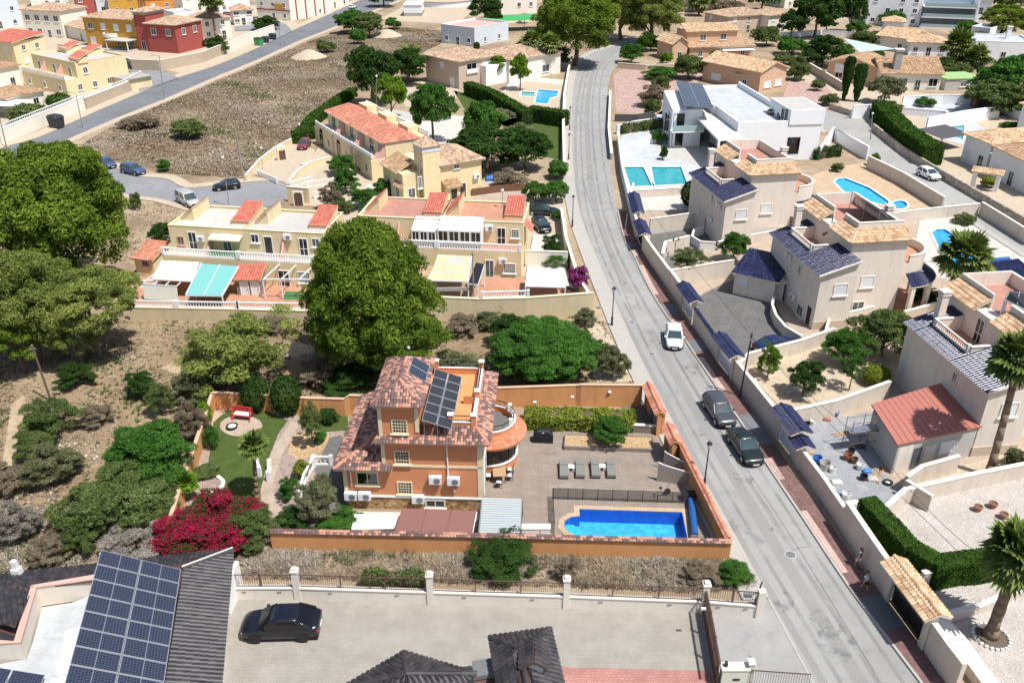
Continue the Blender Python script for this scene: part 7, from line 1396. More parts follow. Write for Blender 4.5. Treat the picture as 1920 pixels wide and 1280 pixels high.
wall('street_wall','long cream street wall around the gravel garden',[(1376,715),(1455,818)],2.2,WH,.25);portal('white arched gate under navy tiles beside the dark green sedan',(1458,822),(1488,862),2.5,depth=.9);portal('small navy canopy next to the arched gate of the marble court',(1492,868),(1498,878),1.9,leaf=False)
wall('street_wall','cream street wall beside the marble court with building clutter',[(1500,880),(1540,935),(1578,992)],1.8,WH,.25);wall('street_wall','tall cream street wall below the clipped hedge where two people walk',[(1578,992),(1612,1045),(1660,1118)],2.5,WH,.3);wall('street_wall','cream street wall at the lower right corner of the photo',[(1735,1222),(1762,1262),(1790,1300)],2.4,WH,.3)
portal('large straw tiled portal with dark gates at the lower right',(1664,1124),(1730,1215),2.6,WH,'tile_straw','black_metal',.5,.4,.85)
wall('garden_wall','cream wall between grey court and gravel garden',[(1378,712),(1400,688),(1500,662),(1560,640)],1.5,WH,.25);wall('garden_wall','cream wall between gravel garden and marble court',[(1455,818),(1480,800),(1560,782),(1662,745)],1.7,WH,.25);wall('garden_wall','cream wall between marble court and pale gravel garden',[(1640,990),(1690,945),(1820,915),(1930,893)],1.4,WH,.3);wall('garden_wall','sloping cream wall along the marble court below the annex',[(1692,925),(1720,905),(1790,885)],1.6,WH,.25);wall('garden_wall','wedge of cream wall in front of the annex corner',[(1692,930),(1740,960)],1.5,WH,.2)
wall('garden_wall','cream terrace wall below the clipped hedge on the pale gravel',[(1720,1108),(1800,1090),(1930,1050)],1.6,WH,.3);wall('garden_wall','low cream wall beside the lower fan palm',[(1770,1165),(1830,1150),(1930,1110)],.7,WH,.3);wall('garden_wall','pale path edge inside the lower right corner garden',[(1745,1165),(1790,1215),(1850,1300)],.8,WH,.9,cop='coping_pale')
wall('garden_wall','cream wall along the upper grey court below the upper villa',[(1217,440),(1300,428),(1320,436)],2.2,WH,.25);wall('garden_wall','cream wall between two villa gardens under the blue shuttered wall',[(1345,470),(1400,458),(1500,440)],1.2,WH,.25);wall('garden_wall','cream wall above the white terrace in front of the aqua pools',[(1187,372),(1300,365)],1.2,WH,.25,zpix=0)
wall('garden_wall','curved cream balustrade wall round the sunken court of the second villa',[(1448,575),(1445,590),(1452,610),(1470,632),(1500,650)],1.2,WH,.2);wall('garden_wall','curved white wall round the stair of the upper villa',[(1318,440),(1300,445),(1296,458),(1312,468),(1340,470)],1.1,'white_paint',.2)
wall('garden_wall','high cream wall behind the long pool of the upper villa',[(1625,315),(1690,348),(1765,395)],2.0,WH,.25);wall('garden_wall','cream wall between the pool terraces of the two villas',[(1530,440),(1640,425),(1725,413),(1832,402)],1.6,WH,.25);wall('garden_wall','cream wall along the upper street beside the palm terrace',[(1836,402),(1880,430),(1930,462)],1.8,WH,.25)
wall('garden_wall','cream walls round the small paved yard of the second villa',[(1545,640),(1552,612),(1640,590)],1.1,WH,.22);wall('garden_wall','beige terrace wall below the fan palm',[(1690,610),(1760,590),(1830,560)],1.6,'beige_wall',.25)
wall('street_wall','grey boundary wall on the upper right side of the street',[(1146,300),(1141,250),(1144,180)],1.1,'grey_wall',.35);wall('street_wall','white wall with dark inner side along the pool garden of the modern house',[(1180,392),(1166,330),(1158,265)],1.7,'white_wall',.3,'white_paint')
def pots():pass
t=thing('street_pole','dark slim pole on the red pavement below the grey court','utility pole',P(1387,745));obj('shaft',MB().tube((0,0,0),(.25,0,6.6),.09,.07),'black_metal',t);obj('pole_collar',MB().tube((.22,0,5.9),(.22,0,6.1),.12),'grey_metal',t)
t=thing('double_lamp','small double lantern in the upper grey court','lamp',P(1264,485));obj('pole',MB().tube((0,0,0),(0,0,2.4),.04),'black_metal',t)
for s in (-.3,.3):obj('lantern',MB().lathe([(.05,2.35),(.13,2.65),(0,2.8)],(s,0,0),6),'black_metal',t)
obj('cross_arm',MB().tube((-.3,0,2.4),(.3,0,2.4),.025),'black_metal',t)
lamp_post('black lantern street lamp standing by the scrub corner of the street',(1147,611));lamp_post('black lantern street lamp beside the villa pool wall',(1319,918));lamp_post('black lantern street lamp near the bend by the yellow terraced houses',(1073,426));lamp_post('black lantern street lamp high on the street above the pool of the beige villa',(1066,300));lamp_post('farthest black lantern street lamp before the pines',(1068,245))

for l,px,rz,n_ in (('pile of timber boards beside the annex corner',(1645,890),60,6),('loose boards leaning in the marble court',(1582,812),20,4)):
    t=thing('board_pile',l,'timber',P(*px)+Vector((0,0,.05)),R(rz),'building clutter on the court')
    for k in range(n_):obj('board',MB().box(-1.2,1.2,-.3+.12*(k%5),-.2+.12*(k%5),.05*(k // 5),.04+.05*(k // 5)),'wood_pale',t).rotation_euler=(0,0,R(5*math.sin(k*2.1)))
# ================================================================ white modern house
h=House('modern_house','large white flat roofed modern house above the aqua pools','house',(1352,237),(1538,232),6.0);h.wall='white_wall';t=h.t
h.box('wall',2.9,17.2,0,12,0,5.9,'white_wall');h.box('rear_wall',2.6,13.5,12.01,30,0,5.9,'white_wall');h.box('roof_deck',3.2,13,.3,29.7,5.9,5.94,'white_floor');h.win('L',2.9,6,.2,5,4.2,'plain',frame='black_metal',name='door')
pp=obj('parapet',MB().box(2.9,11.4,0,.3,5.9,6.6).box(2.9,3.2,.3,12,5.9,6.6).box(2.6,2.9,12,30,5.9,6.6).box(13.2,13.5,12,30,5.9,6.9).box(2.9,13.2,29.7,30,5.9,6.35),'white_wall',t)
h.box('stair_tower',11.5,17.4,-.15,9,5.95,8.4,'white_wall');h.box('tower_roof',11.8,17.1,.2,8.7,8.4,8.44,'concrete');h.win('L',11.5,3.0,6.3,.8,1.5,'dark',frame='black_metal',sill=False);h.win('L',11.5,1.5,6.0,.8,2.0,'dark',name='door',frame='black_metal');h.winp('F',0,1487,273,2.0,2.6,'dark',frame='black_metal',sill=False)
q=[h.l(1290,203,5.0),h.l(1335,205,5.0),h.l(1392,258,5.0),h.l(1347,262,5.0)];obj('canopy',MB().prism(q,4.7,5.05),'white_paint',t);pf=h.l(1347,262,5.0);h.box('canopy_pillar',pf.x,pf.x+.35,pf.y,pf.y+.35,0,4.75,'white_wall');h.box('canopy_pillar',q[2].x-.35,q[2].x,q[2].y,q[2].y+.35,0,4.75,'white_wall')
sl_=MB()
for k in range(9):f=(k+.5)/9;sl_.beam(q[0].lerp(q[1],f)+Vector((0,0,.02)),q[3].lerp(q[2],f)+Vector((0,0,.02)),.12,.06)
obj('canopy_slats',sl_,'white_paint',t)
b=[h.l(1245,170,6.5),h.l(1282,170,6.5),h.l(1318,205,6.5),h.l(1262,207,6.5)];obj('left_block',MB().prism(b,0,6.5),'white_wall',t);x0=b[3].x;y0=b[3].y
h.win('L',min(p.x for p in b)+.3,b[3].y+4,.4,3.0,4.6,'dark',frame='white_wall',sill=False);h.win('F',b[3].y+.05,b[3].x+1.2,.3,1.8,2.6,'dark',frame='black_metal',name='door');h.win('F',b[3].y+.05,b[3].x+1.2,3.6,1.8,2.2,'dark',frame='black_metal',sill=False)
obj('glass_balcony',MB().box(b[3].x-.3,b[2].x,b[3].y-1.6,b[3].y-1.55,3.2,4.2),'glass_green',t);h.box('balcony_slab',b[3].x-.3,b[2].x,b[3].y-1.6,b[3].y,2.95,3.2,'white_wall')
A,B,Cc=P(1262,152,7.6),P(1278,196,7.0),P(1318,158,6.8);pv_array('row of dark solar panels leaning on the modern house roof',P(1266,152,7.5),P(1316,158,7.0)-P(1266,152,7.5),P(1283,198,7.6)-P(1266,152,7.5),2,8,'solar_cells','panel_frame',legs=5.94)
for l,px in (('grey lounge sofa on the roof of the modern house',(1452,215)),('second grey sofa by the stair tower of the modern house',(1470,222))):
    s_=thing('roof_sofa',l,'sofa',P(px[0],px[1],5.95),R(10),'roof lounge');obj('seat',MB().box(-1.1,1.1,-.45,.45,0,.42),'net_dark',s_);obj('backrest',MB().box(-1.1,1.1,.3,.5,.42,.85),'net_dark',s_);obj('cushions',MB().box(-1.0,1.0,-.4,.28,.42,.55),'concrete',s_)
sheet_px('pool_deck',[(1160,300),(1165,255),(1245,205),(1300,265),(1345,330),(1335,350),(1290,352),(1180,358)],.03,'white_floor',[POOL_MODA,POOL_MODB]);sheet_px('shade_patio',[(1225,268),(1262,207),(1318,208),(1340,330),(1285,300),(1245,300)],.036,'concrete')
pool('aqua plunge pool nearest the street below the modern house',POOL_MODA,'pool_floor_aqua',cop='white_paint',z=.05);pool('larger aqua pool beside the white canopy of the modern house',POOL_MODB,'pool_floor_aqua',cop='white_paint',z=.05)
t=thing('white_stair','zigzag white stair down to the aqua pools','stairs',P(1180,275))
for k in range(9):obj('step',MB().box(.55*k,.55*k+.6,.25*k,.25*k+1.4,0,.16*(k+1)),'white_paint',t)
wall('garden_wall','dark slate screen wall left of the modern house',[(1152,228),(1195,228),(1226,222)],1.4,'net_dark',.2,None);wall('garden_wall','white garden wall behind the grasses of the modern house',[(1156,252),(1190,243),(1245,236)],1.6,'white_wall',.3,'white_paint');wall('garden_wall','long white stepped wall right of the modern house',[(1535,300),(1560,262),(1600,285),(1625,300)],2.2,'white_wall',.3,'white_paint')
# ================================================================ houses farther off
def far_house(label,a,b,D,hgt,wall_,roof='hip',tile='tile_far',rise=1.6,storeys=2,name='house',cols=3,z=0,ov=.5,styles=('plain','shutter'),side=True,frame='white_paint',pitch=.42,extra=None,dk=False,fw=1.1,fh=1.2):
    h=House(name,label,'house',a,b,z);w=h.w;h.wall=wall_;sd=sum(map(ord,label));r_=random.Random(sd)
    h.box('wall',0,w,0,D,0,hgt,wall_);sh=hgt/storeys;k=dict(pitch=pitch,course=.6)
    if roof=='hip':h.hip(0,w,0,D,hgt,rise,ov,tile,pitch,.6)
    elif roof in ('gx','gy'):h.gable(0,w,0,D,hgt,rise,ov,tile,'x' if roof=='gx' else 'y',pitch,.6)
    elif roof=='shedF':h.shed(-ov,w+ov,-ov,D+ov,hgt,hgt+rise,'F',tile,**k)
    elif roof=='flat':h.parapet(0,w,0,D,hgt,hgt+.5,wall_,.25,'white_paint');h.box('roof_deck',.25,w-.25,.25,D-.25,hgt,hgt+.05,tile)
    for s_ in range(storeys):
        z0=sh*s_+.9
        for c in range(cols):
            if r_.random()<.14:continue
            x=w*(c+.5)/cols
            if s_==0 and c==cols // 2:h.win('F',0,x,.05,1.1,2.1,'door',frame,name='door')
            else:h.win('F',0,x,z0,fw,min(fh,sh-1.3),r_.choice(styles),frame)
        if side:
            for f,pl in (('R',w),('L',0)):
                for y in (D*.3,D*.72):
                    if r_.random()<.75:h.win(f,pl,y,z0,fw*.85,min(fh,sh-1.3),r_.choice(styles),frame)
    return h
far_house('cream house with two tile roofs at the top left',(52,68),(122,72),11,7.6,'pale_wall',cols=4,fw=1.6,fh=1.5);far_house('low cream wing with tile roof beside the ochre house',(126,70),(165,80),8,3.6,'pale_wall',storeys=1,cols=2)
h=far_house('ochre house with curved balcony and straw tile roof',(166,86),(262,93),11,7.8,'ochre_wall',cols=4,fw=1.6,fh=1.6);obj('round_balcony',MB().lathe([(2.2,3.0),(2.2,4.0),(2.05,4.0),(2.05,3.1),(0,3.1)],(h.w*.5,0,0),14,R(180),R(360)),'pale_wall',h.t);h.box('glazed_porch',h.w*.62,h.w+.5,-5,-.02,0,.25,'concrete');h.box('porch_roof',h.w*.6,h.w+.6,-5,-.02,2.7,2.9,'concrete')
for x in (h.w*.62,h.w+.3):h.box('porch_post',x,x+.2,-4.9,-4.7,.25,2.7,'white_paint')
h=far_house('dark red house with white framed windows and straw tile roof',(282,97),(336,101),11,7.4,'red_wall',cols=2,fw=1.5,fh=1.6);h.box('tower',-4.0,-.01,.5,8,0,9.4,'red_wall');h.box('tower_band',-4.1,.05,.4,8.1,9.4,10.2,'grey_wall');h.hip(-4.0,0,.5,8,10.2,.9,.5,'tile_far',.42,.6);h.win('F',.5,-2.2,.1,1.3,2.4,'dark',name='door')
h=House('yellow_house','yellow corner house with red tile roof and pink gables by the avenue','house',(48,161),(129,181));w=h.w;h.wall='yellow_wall';h.box('wall',0,w,0,15,0,3.4,'yellow_wall');h.box('upper_wall',0,w,3.0,15,3.4,6.3,'yellow_wall');h.box('roof_deck',.3,w-.3,3.3,14.7,6.3,6.35,'concrete');h.parapet(0,w,3.0,15,6.3,6.7,'yellow_wall',.25,'cream_trim')
h.balus([(.2,.15),(w-.2,.15)],3.4,.9)
for x in (w*.3,w*.68):fin(h,x,.2,3.0,3.4,6.0,t=.3)
for x in (w*.15,w*.5,w*.85):h.win('F',3.0,x,3.5,1.1,1.9,'plain',name='door');h.win('F',0,x,.9,1.0,1.1,'plain')
for y,zz,st in ((3,.9,'plain'),(6.5,1.0,'plain'),(10,1.2,'plain'),(5,4.2,'plain'),(13,.1,'door')):h.win('R',w,y,zz,.9,1.2 if st=='plain' else 2.1,st,name='window' if st=='plain' else 'door')
for (x0,x1,y0,y1)in ((.6,4.2,9,13),(w*.45,w*.45+4,9.5,13.5),(w-3.6,w+.4,3.5,6)):h.box('roof_room',x0+.2,x1-.2,y0+.2,y1,6.35,7.5,'yellow_wall');h.shed(x0,x1,y0,y1,7.2,8.4,'F','tile_red',pitch=.42,course=.6)
h.box('garden_room',w*.98,w+5.5,11,17,0,2.4,'yellow_wall');h.box('garden_roof',w*.98-.3,w+6,10.5,17.2,2.4,2.55,'grey_wall')
far_house('white bungalow with tan tile roof behind the avenue wall',(20,215),(88,200),8,3.3,'pale_wall','hip','tile_tan',1.4,1,cols=2);far_house('white house with brown tile roof at the left photo edge',(-25,175),(44,160),8,4.6,'pale_wall','hip','tile_tan',1.4,1,cols=2);far_house('cream block with red roof strip at the left photo edge',(-25,120),(35,128),9,6.2,'yellow_wall','shedF','tile_red',1.2,2,cols=2)
t=thing('white_awning','white flat awning at the left photo edge behind the avenue wall','awning',P(-10,218));obj('roof_sheet',MB().box(-3,6,-2.5,3,2.5,2.65),'white_metal',t);[obj('post',MB().box(x,x+.15,-2.4,-2.25,0,2.5),'white_paint',t)for x in (-2.8,1.5,5.7)]
far_house('white villa with tile roof beside a tall palm at the top',(378,76),(436,70),9,5.8,'pale_wall','hip',cols=2);far_house('narrow white house with dark balcony at the top',(334,72),(372,68),8,6.8,'white_wall','flat','concrete',cols=2,styles=('dark','plain'));far_house('pale blue house at the top left corner',(-40,60),(44,48),14,8,'blue_and_shade_wall','flat','concrete',cols=3,styles=('dark',));far_house('red house behind the cream house',(148,30),(182,28),10,7,'red_wall',cols=2);far_house('light blue house between red and ochre houses',(184,26),(206,24),10,7,'blue_and_shade_wall','flat','concrete',cols=1);far_house('far ochre house in the second row',(208,28),(262,26),12,8,'ochre_wall',cols=2);far_house('bright orange house with tile roof in the second row',(280,46),(332,42),12,8.2,'tower_orange',cols=2);far_house('white house in the second row beside the palm',(345,22),(385,18),10,6,'pale_wall',cols=2);far_house('pale block with glass balconies at the top',(412,24),(470,20),12,7,'white_wall','flat','concrete',cols=3,styles=('plain',))  # the top left corner house is white; bluish shade is put into its wall colour
h=far_house('cream shop building with red trim beside the avenue',(484,35),(546,40),22,6.8,'pale_wall','flat','pavement_tan',cols=3,styles=('dark',),side=True);h.box('shop_band',-.1,h.w+.1,-.1,-.02,3.0,3.4,'red_wall');h.box('shop_sign',h.w*.55,h.w*.85,-.14,-.1,3.6,5.2,'ochre_wall')
for y in (3,8,13,18):h.box('shop_pilaster',h.w+.01,h.w+.2,y,y+.5,0,6.8,'red_wall')
far_house('low white shop with dark canopy at the top of the avenue',(600,22),(655,10),9,4,'pale_wall','flat','concrete',storeys=1,cols=3,styles=('dark',));far_house('cream houses row at the far top',(560,-8),(640,-14),12,8,'pale_wall',cols=3)
h=House('utility_hut','small white utility hut with grey base in a fenced yard','hut',(758,31),(790,31));h.box('wall',0,h.w,0,11,.0,3.6,'hut_white');h.box('base',-.05,h.w+.05,-.05,11.05,0,1.1,'grey_wall');h.box('roof',-.25,h.w+.25,-.25,11.25,3.6,3.85,'coping_pale');h.win('R',h.w,6,1.6,1.0,.8,'dark')
t=thing('water_reservoir','low round water reservoir with pale roof beside the hut','reservoir',P(832,8));obj('tank_wall',MB().lathe([(11,0),(11,1.8)],n=40),'hut_white',t,smooth=True);obj('tank_roof',MB().lathe([(11.3,1.8),(11.3,2.0),(0,2.5)],n=40),'pavement_tan',t)
sheet_px('hut_yard',[(715,35),(770,5),(880,-5),(885,20),(860,45),(745,40)],.02,'pavement_tan')
h=far_house('beige villa with straw tile roofs and corner loggia above the lime trees',(800,152),(861,167),13,6.0,'beige_wall',cols=1,styles=('shutter',),side=False,frame='white_paint',rise=1.7);w=h.w;h.box('loggia',w+.02,w+.3,2.2,5.5,3.0,3.9,'white_paint');h.win('R',w,3.8,2.9,2.8,2.2,'dark',frame='white_paint',sill=False);h.win('F',0,w*.8,.2,1.3,1.9,'shutter');h.win('R',w,9,3.2,3.5,1.8,'shutter');h.box('rear_wing',2,w+2.5,13.01,30,0,5.0,'pale_wall');h.hip(2,w+2.5,13.5,30,5.0,1.8,.5,'tile_far',.42,.6);h.win('R',w+2.5,18,1,2.2,1.6,'plain');h.win('R',w+2.5,25,1,2.2,1.6,'plain');h.box('white_bay',w+.01,w+1.8,6.5,13,0,4.4,'white_paint')
h=far_house('pale flat house with pink roof terrace behind the beige villa',(828,80),(890,88),16,4.6,'blue_and_shade_wall','flat','pink_wall',storeys=1,cols=3,styles=('plain','dark'));far_house('cream apartment house with green awnings behind the pines',(940,44),(1006,40),12,8,'pale_wall','flat','concrete',cols=3,styles=('dark','plain'))  # flat house has white walls; their bluish shade is painted as wall colour
t=thing('green_awning','dark green shade net beside the pale flat house','awning',P(905,62));obj('net',MB().add([(0,0,3.2),(26,6,3.4),(26,14,4.2),(0,8,4.0)],[(0,1,2,3)]),'bin_green',t);[obj('post',MB().tube((x,y,0),(x,y,3.4),.08),'black_metal',t)for x,y in ((.3,.2),(13,3),(25.5,6.2))]
t=thing('parasol','red parasol in front of the cream apartment house','parasol',P(984,44));obj('canopy',MB().lathe([(0,3.3),(2.2,2.6)],n=10),'red_paint',t);obj('pole',MB().tube((0,0,0),(0,0,3.2),.06),'white_metal',t)
h=far_house('tan house with two white windows above the bend of the street',(1292,113),(1410,109),12,3.2,'tan_wall','shedF','tile_straw',1.6,1,cols=3,styles=('plain',));w=h.w;h.box('upper_wall',.5,w*.82,4.0,12,3.2,6.6,'tan_wall');h.win('F',4.0,w*.28,4.3,1.6,1.4,'plain');h.win('F',4.0,w*.6,4.3,1.6,1.4,'plain');h.shed(.0,w*.86,3.5,8.5,6.5,8.0,'F','tile_straw',pitch=.42,course=.6);h.box('white_awning',w*.45,w*.98,-2.4,-.02,2.4,2.5,'cloth_white')
far_house('tan wing with steep straw roof beside the tan house',(1259,115),(1287,113),8,4.6,'tan_wall','gy','tile_straw',1.5,1,cols=1)
h=far_house('large tan house with blind gable wall behind the modern house',(1316,151),(1422,174),9,4.6,'tan_wall','gx','tile_straw',1.6,1,cols=2,styles=('shutter',),fw=2.6);far_house('low tan wing with straw roof right of the blind gable',(1424,172),(1470,158),6,3.2,'tan_wall','hip','tile_straw',1.1,1,cols=1)
far_house('beige house with grey tile roofs at the top centre',(1362,64),(1440,58),12,5,'beige_wall','hip','tile_far',1.6,cols=3);far_house('white house corner with arched windows by the dark trees',(1438,62),(1476,58),10,5,'pale_wall','hip','tile_far',1.4,cols=2)
h=far_house('white modern apartment block with small dark windows',(1622,46),(1722,50),18,9.5,'white_wall','flat','concrete',2,3,cols=4,styles=('dark',));w=h.w
for k in range(3):h.box('balcony_slab',w+.01,w+16,-3,10,3.1*k+.0,3.1*k+.3,'white_wall');h.box('glass_rail',w+.2,w+15.8,-2.95,-2.85,3.1*k+.3,3.1*k+1.3,'glass_green');h.box('rear_glazing',w+.05,w+15,1.5,1.7,3.1*k+.3,3.1*k+3.0,'glass_pale')
h.box('side_pier',w+15.4,w+16,-3,10,0,9.6,'white_wall')
h=far_house('white house with straw roof and arched porch near the sail shade',(1640,92),(1700,100),12,3.8,'pale_wall','gx','tile_straw',1.6,1,cols=2);far_house('white arched pavilion with straw roof beside the tall palm',(1702,104),(1776,106),10,3.4,'white_wall','hip','tile_straw',1.4,1,cols=3,styles=('plain','dark'))
h=far_house('long tan house with brown tile gables and grey chimney',(1548,150),(1640,162),10,4.2,'tan_wall','gy','tile_tan',1.6,1,cols=2,styles=('shutter','dark'),fw=1.6);h.box('white_panel',h.w*.15,h.w*.45,-.06,-.01,2.0,4.0,'white_paint');h=far_house('white loggia house with brown tile roof and tall grey chimney',(1648,168),(1760,170),11,3.8,'pale_wall','gx','tile_tan',2.2,1,cols=4,styles=('dark','dark','plain'),fw=1.8,fh=1.6);h.chimney(h.w*.25,1.5,3.5,8.2,1.5,'grey_wall','coping_pale')
far_house('white flat roofed house with chimney at the right photo edge',(1822,112),(1935,116),14,4.2,'white_wall','flat','white_floor',1,1,cols=3,styles=('dark','plain')).chimney(10,9,4,7,1,'white_wall')
h=House('green_roof_annex','flat annex with bright green roof behind the white garden wall','outbuilding',(1770,170),(1838,168));h.box('wall',0,h.w,0,7,0,2.4,'concrete');h.box('roof',-.2,h.w+.2,-.2,7.2,2.4,2.6,'green_roof');h.win('F',0,h.w*.5,.8,1.5,1.1,'plain')
h=House('garden_shed','dark brown wooden shed with sloping roof by the white walls','shed',(1826,206),(1864,208));h.box('wall',0,h.w,0,4,0,2.4,'wood_brown');h.shed(-.4,h.w+.3,-.4,4.4,2.4,3.1,'F','tile_terracotta',pitch=.42,course=.6,fascia='wood_brown');h.door('F',0,h.w*.3,1.2,2.0,'solid_dark',frame='wood_brown')
for k in range(1,8):h.box('board',h.w*k/8-.02,h.w*k/8+.02,-.03,-.005,.05,2.35,'brown_metal')
h=far_house('white house with straw roof and round dish at the right edge',(1800,302),(1846,322),16,4.6,'white_wall','hip','tile_straw',1.3,1,cols=2,styles=('shutter',));far_house('white house with brown roof patch at the right edge',(1850,326),(1935,372),12,4.6,'white_wall','hip','tile_tan',1.3,1,cols=3,styles=('plain','shutter'));far_house('tall white house behind the straw roof at the right edge',(1900,262),(1960,275),10,6.5,'white_wall','hip','tile_straw',1.3,2,cols=2)
t=thing('dark_canopy','dark charcoal canopy beside the turquoise pool','canopy',P(1760,288));obj('roof_sheet',MB().add([(0,0,2.5),(6.5,3.0,2.5),(4.5,9,2.8),(-2.2,5.5,2.8)],[(0,1,2,3)]),'net_dark',t);[obj('post',MB().tube((x,y,0),(x,y,2.5),.07),'black_metal',t)for x,y in ((.1,.1),(6.4,3.0),(4.4,8.9),(-2.1,5.4))]
sheet_px('turquoise_patio',[(1735,240),(1770,225),(1820,222),(1850,245),(1815,275),(1770,262)],.03,'white_floor',[POOL_TR]);pool('turquoise pool beside the charcoal canopy at the right',POOL_TR,'pool_floor_aqua',cop='white_paint',z=.05)
sheet_px('far_pool_patio',[(940,175),(985,152),(1058,160),(1058,205),(1000,203)],.03,'pavement_tan',[POOL_FARL,POOL_KID]);pool('small L shaped blue pool beside the upper street',POOL_FARL,'pool_floor_sky',cop='white_paint',z=.05);pool('tiny pale blue paddling pool beside the L shaped pool',POOL_KID,'pool_floor_aqua',cop='white_paint',z=.05,name='paddling_pool')
sheet_px('terrace_white',[(940,175),(960,150),(1000,145),(1062,150),(1060,165),(985,158)],.02,'pale_floor');sheet_px('red_garden',[(1155,210),(1150,140),(1170,130),(1320,138),(1300,165),(1250,190),(1246,215)],.03,'red_gravel');sheet_px('red_garden_right',[(1462,200),(1480,150),(1548,160),(1580,200),(1560,210)],.03,'red_gravel');sheet_px('white_yard',[(1690,205),(1700,180),(1820,185),(1880,215),(1840,225),(1740,222)],.03,'white_floor');sheet_px('court_gravel',[(760,250),(800,215),(880,218),(870,262),(810,290)],.03,'pale_floor');sheet_px('villa_yard',[(740,160),(800,152),(860,168),(850,200),(760,200)],.02,'pavement_tan');sheet_px('street_side_lawn',[(930,205),(1055,232),(1050,300),(960,280)],.02,'lawn');sheet_px('bank_lawn',[(850,170),(905,182),(985,225),(960,240),(880,218)],.02,'lawn');sheet_px('town_back',[(700,240),(730,205),(800,215),(800,290),(760,270)],.02,'concrete')
# plain plot paving under the villas right of the street
sheet_px('plot_paving',[(1192,405),(1200,352),(1345,345),(1520,330),(1640,300),(1930,480),(1930,860),(1700,935),(1640,1000),(1560,970),(1450,800),(1300,600)],.008,'garden_path',[POOL_C1,POOL_SPA,POOL_C2])
sheet_px('upper_plots',[(1545,250),(1470,200),(1500,130),(1700,170),(1900,200),(1930,300),(1930,430),(1690,285),(1640,232),(1600,212)],.006,'pavement_tan',[POOL_TR])
sheet_px('town_plots',[(-40,262),(0,255),(170,205),(245,170),(190,120),(140,90),(350,140),(470,90),(560,45),(480,10),(0,10),(-60,60)],.006,'pavement_tan')
sheet_px('row_plots',[(545,370),(600,270),(720,220),(800,290),(990,350),(1060,360),(1068,500),(990,520),(820,460),(640,420),(610,395)],.006,'pavement_tan')
# ---------------------------------------------------------------- walls and hedges far off
wall('avenue_wall','long cream avenue wall with white balustrade on the left',[(-30,284),(0,273),(160,206),(160,206)][:3],2.6,'pale_wall',.3,'white_paint');wall('avenue_wall','curved tan avenue wall in front of the yellow corner house',[(162,205),(235,176),(268,158)],2.2,'pavement_tan',.3,'white_paint');wall('avenue_wall','tan wall curving below the dark red house',[(222,118),(250,132),(300,134),(380,118),(428,98)],2.6,'pavement_tan',.3,'coping_pale');wall('avenue_wall','white wall around the small pool at the avenue bend',[(425,100),(470,78),(515,62)],2.4,'pale_wall',.3,'white_paint');wall('avenue_wall','low white wall in front of the cream house',[(110,92),(160,98),(225,112)],1.4,'pale_wall',.3,'white_paint')
for l,pts,z in (('white balustrade on the long avenue wall',[(-30,284),(0,273),(160,206)],2.65),('white balustrade on the curved avenue wall',[(162,205),(235,176),(268,158)],2.25)):
    q=[P(*p)for p in pts];t=thing('wall_balustrade',l,'balustrade',q[0]);balustrade(t,[p-q[0]for p in q],z,.7,step=.5,name='handrail')
wall('street_wall','stepped tan wall on the left side of the upper street',[(1058,330),(1056,250),(1058,190),(1066,140),(1072,118)],1.6,'pavement_tan',.4,'coping_pale');wall('street_wall','concrete wall below the palms left of the upper street',[(985,125),(1030,130),(1066,132)],1.6,'concrete',.3);wall('garden_wall','pale wall between red gravel garden and tan houses',[(1158,128),(1210,132),(1322,128)],1.3,'beige_wall',.3);wall('garden_wall','white wall with gate piers in front of the loggia house',[(1690,200),(1765,196),(1850,198)],2.0,'white_wall',.3,'white_paint');wall('garden_wall','white wall of the sunken yard beside the tall hedge',[(1690,215),(1770,222),(1775,226)],1.4,'white_wall',.3,'white_paint');wall('garden_wall','long white wall behind the turquoise pool',[(1735,245),(1800,232),(1870,222)],2.4,'white_wall',.3,'white_paint');wall('garden_wall','white wall running to the right photo edge by the brown shed',[(1862,200),(1900,222),(1930,232)],1.6,'white_wall',.3,'white_paint');wall('garden_wall','stone wall along the upper street under the tall hedge',[(1636,245),(1690,288),(1740,320),(1800,355),(1930,432)],1.3,'rubble_wall',.4,None);wall('garden_wall','beige wall beside the long tan house',[(1512,130),(1545,150),(1580,172)],1.8,'beige_wall',.3);wall('garden_wall','white screen wall beside the upper street',[(1596,222),(1642,218)],2.4,'white_wall',.3,'white_paint');wall('garden_wall','low rubble wall beside the white screen wall',[(1555,205),(1596,218)],1.2,'rubble_wall',.4,None);wall('garden_wall','white balustrade wall below the dark trees at the top',[(1450,72),(1540,66),(1610,70)],1.4,'white_wall',.3,'white_paint')
t=thing('sail_shade','pale blue triangular sail shade behind the long tan house','sail shade',P(1615,110));a=[P(1582,72,3.0),P(1680,92,3.6),P(1612,98,2.8)];obj('cloth',MB().sheet([p-t.location for p in a]),'sail_blue',t)
for p in a:q=p-t.location;obj('post',MB().tube((q.x,q.y,0),q,.06),'white_metal',t)
t=thing('tiled_gateway','white gateway with straw tile top on the upper street','gate',P(1822,352),R(-35))
for x in (0,3.2):obj('pillar',MB().box(x-.3,x+.3,-.3,.3,0,2.4),'white_wall',t)
obj('lintel',MB().box(-.4,3.6,-.3,.3,2.4,2.7),'white_wall',t);roof_plane(t,[(-.6,-.8,2.7),(3.8,-.8,2.7),(3.8,.5,3.2),(-.6,.5,3.2)],'tile_straw',.3,.42,name='canopy')
h=House('pool_porch','navy tiled porch roof beside the pale pool terrace','outbuilding',(1850,590),(1930,578));h.box('wall',0,h.w+2,1.4,5.0,0,2.3,'cream_wall');h.shed(-.4,h.w+2,-.2,5.0,2.4,3.6,'F','tile_blue',pitch=.28,course=.4,fascia='coping_pale');h.box('post',0,.3,.1,.4,0,2.4,'cream_wall')

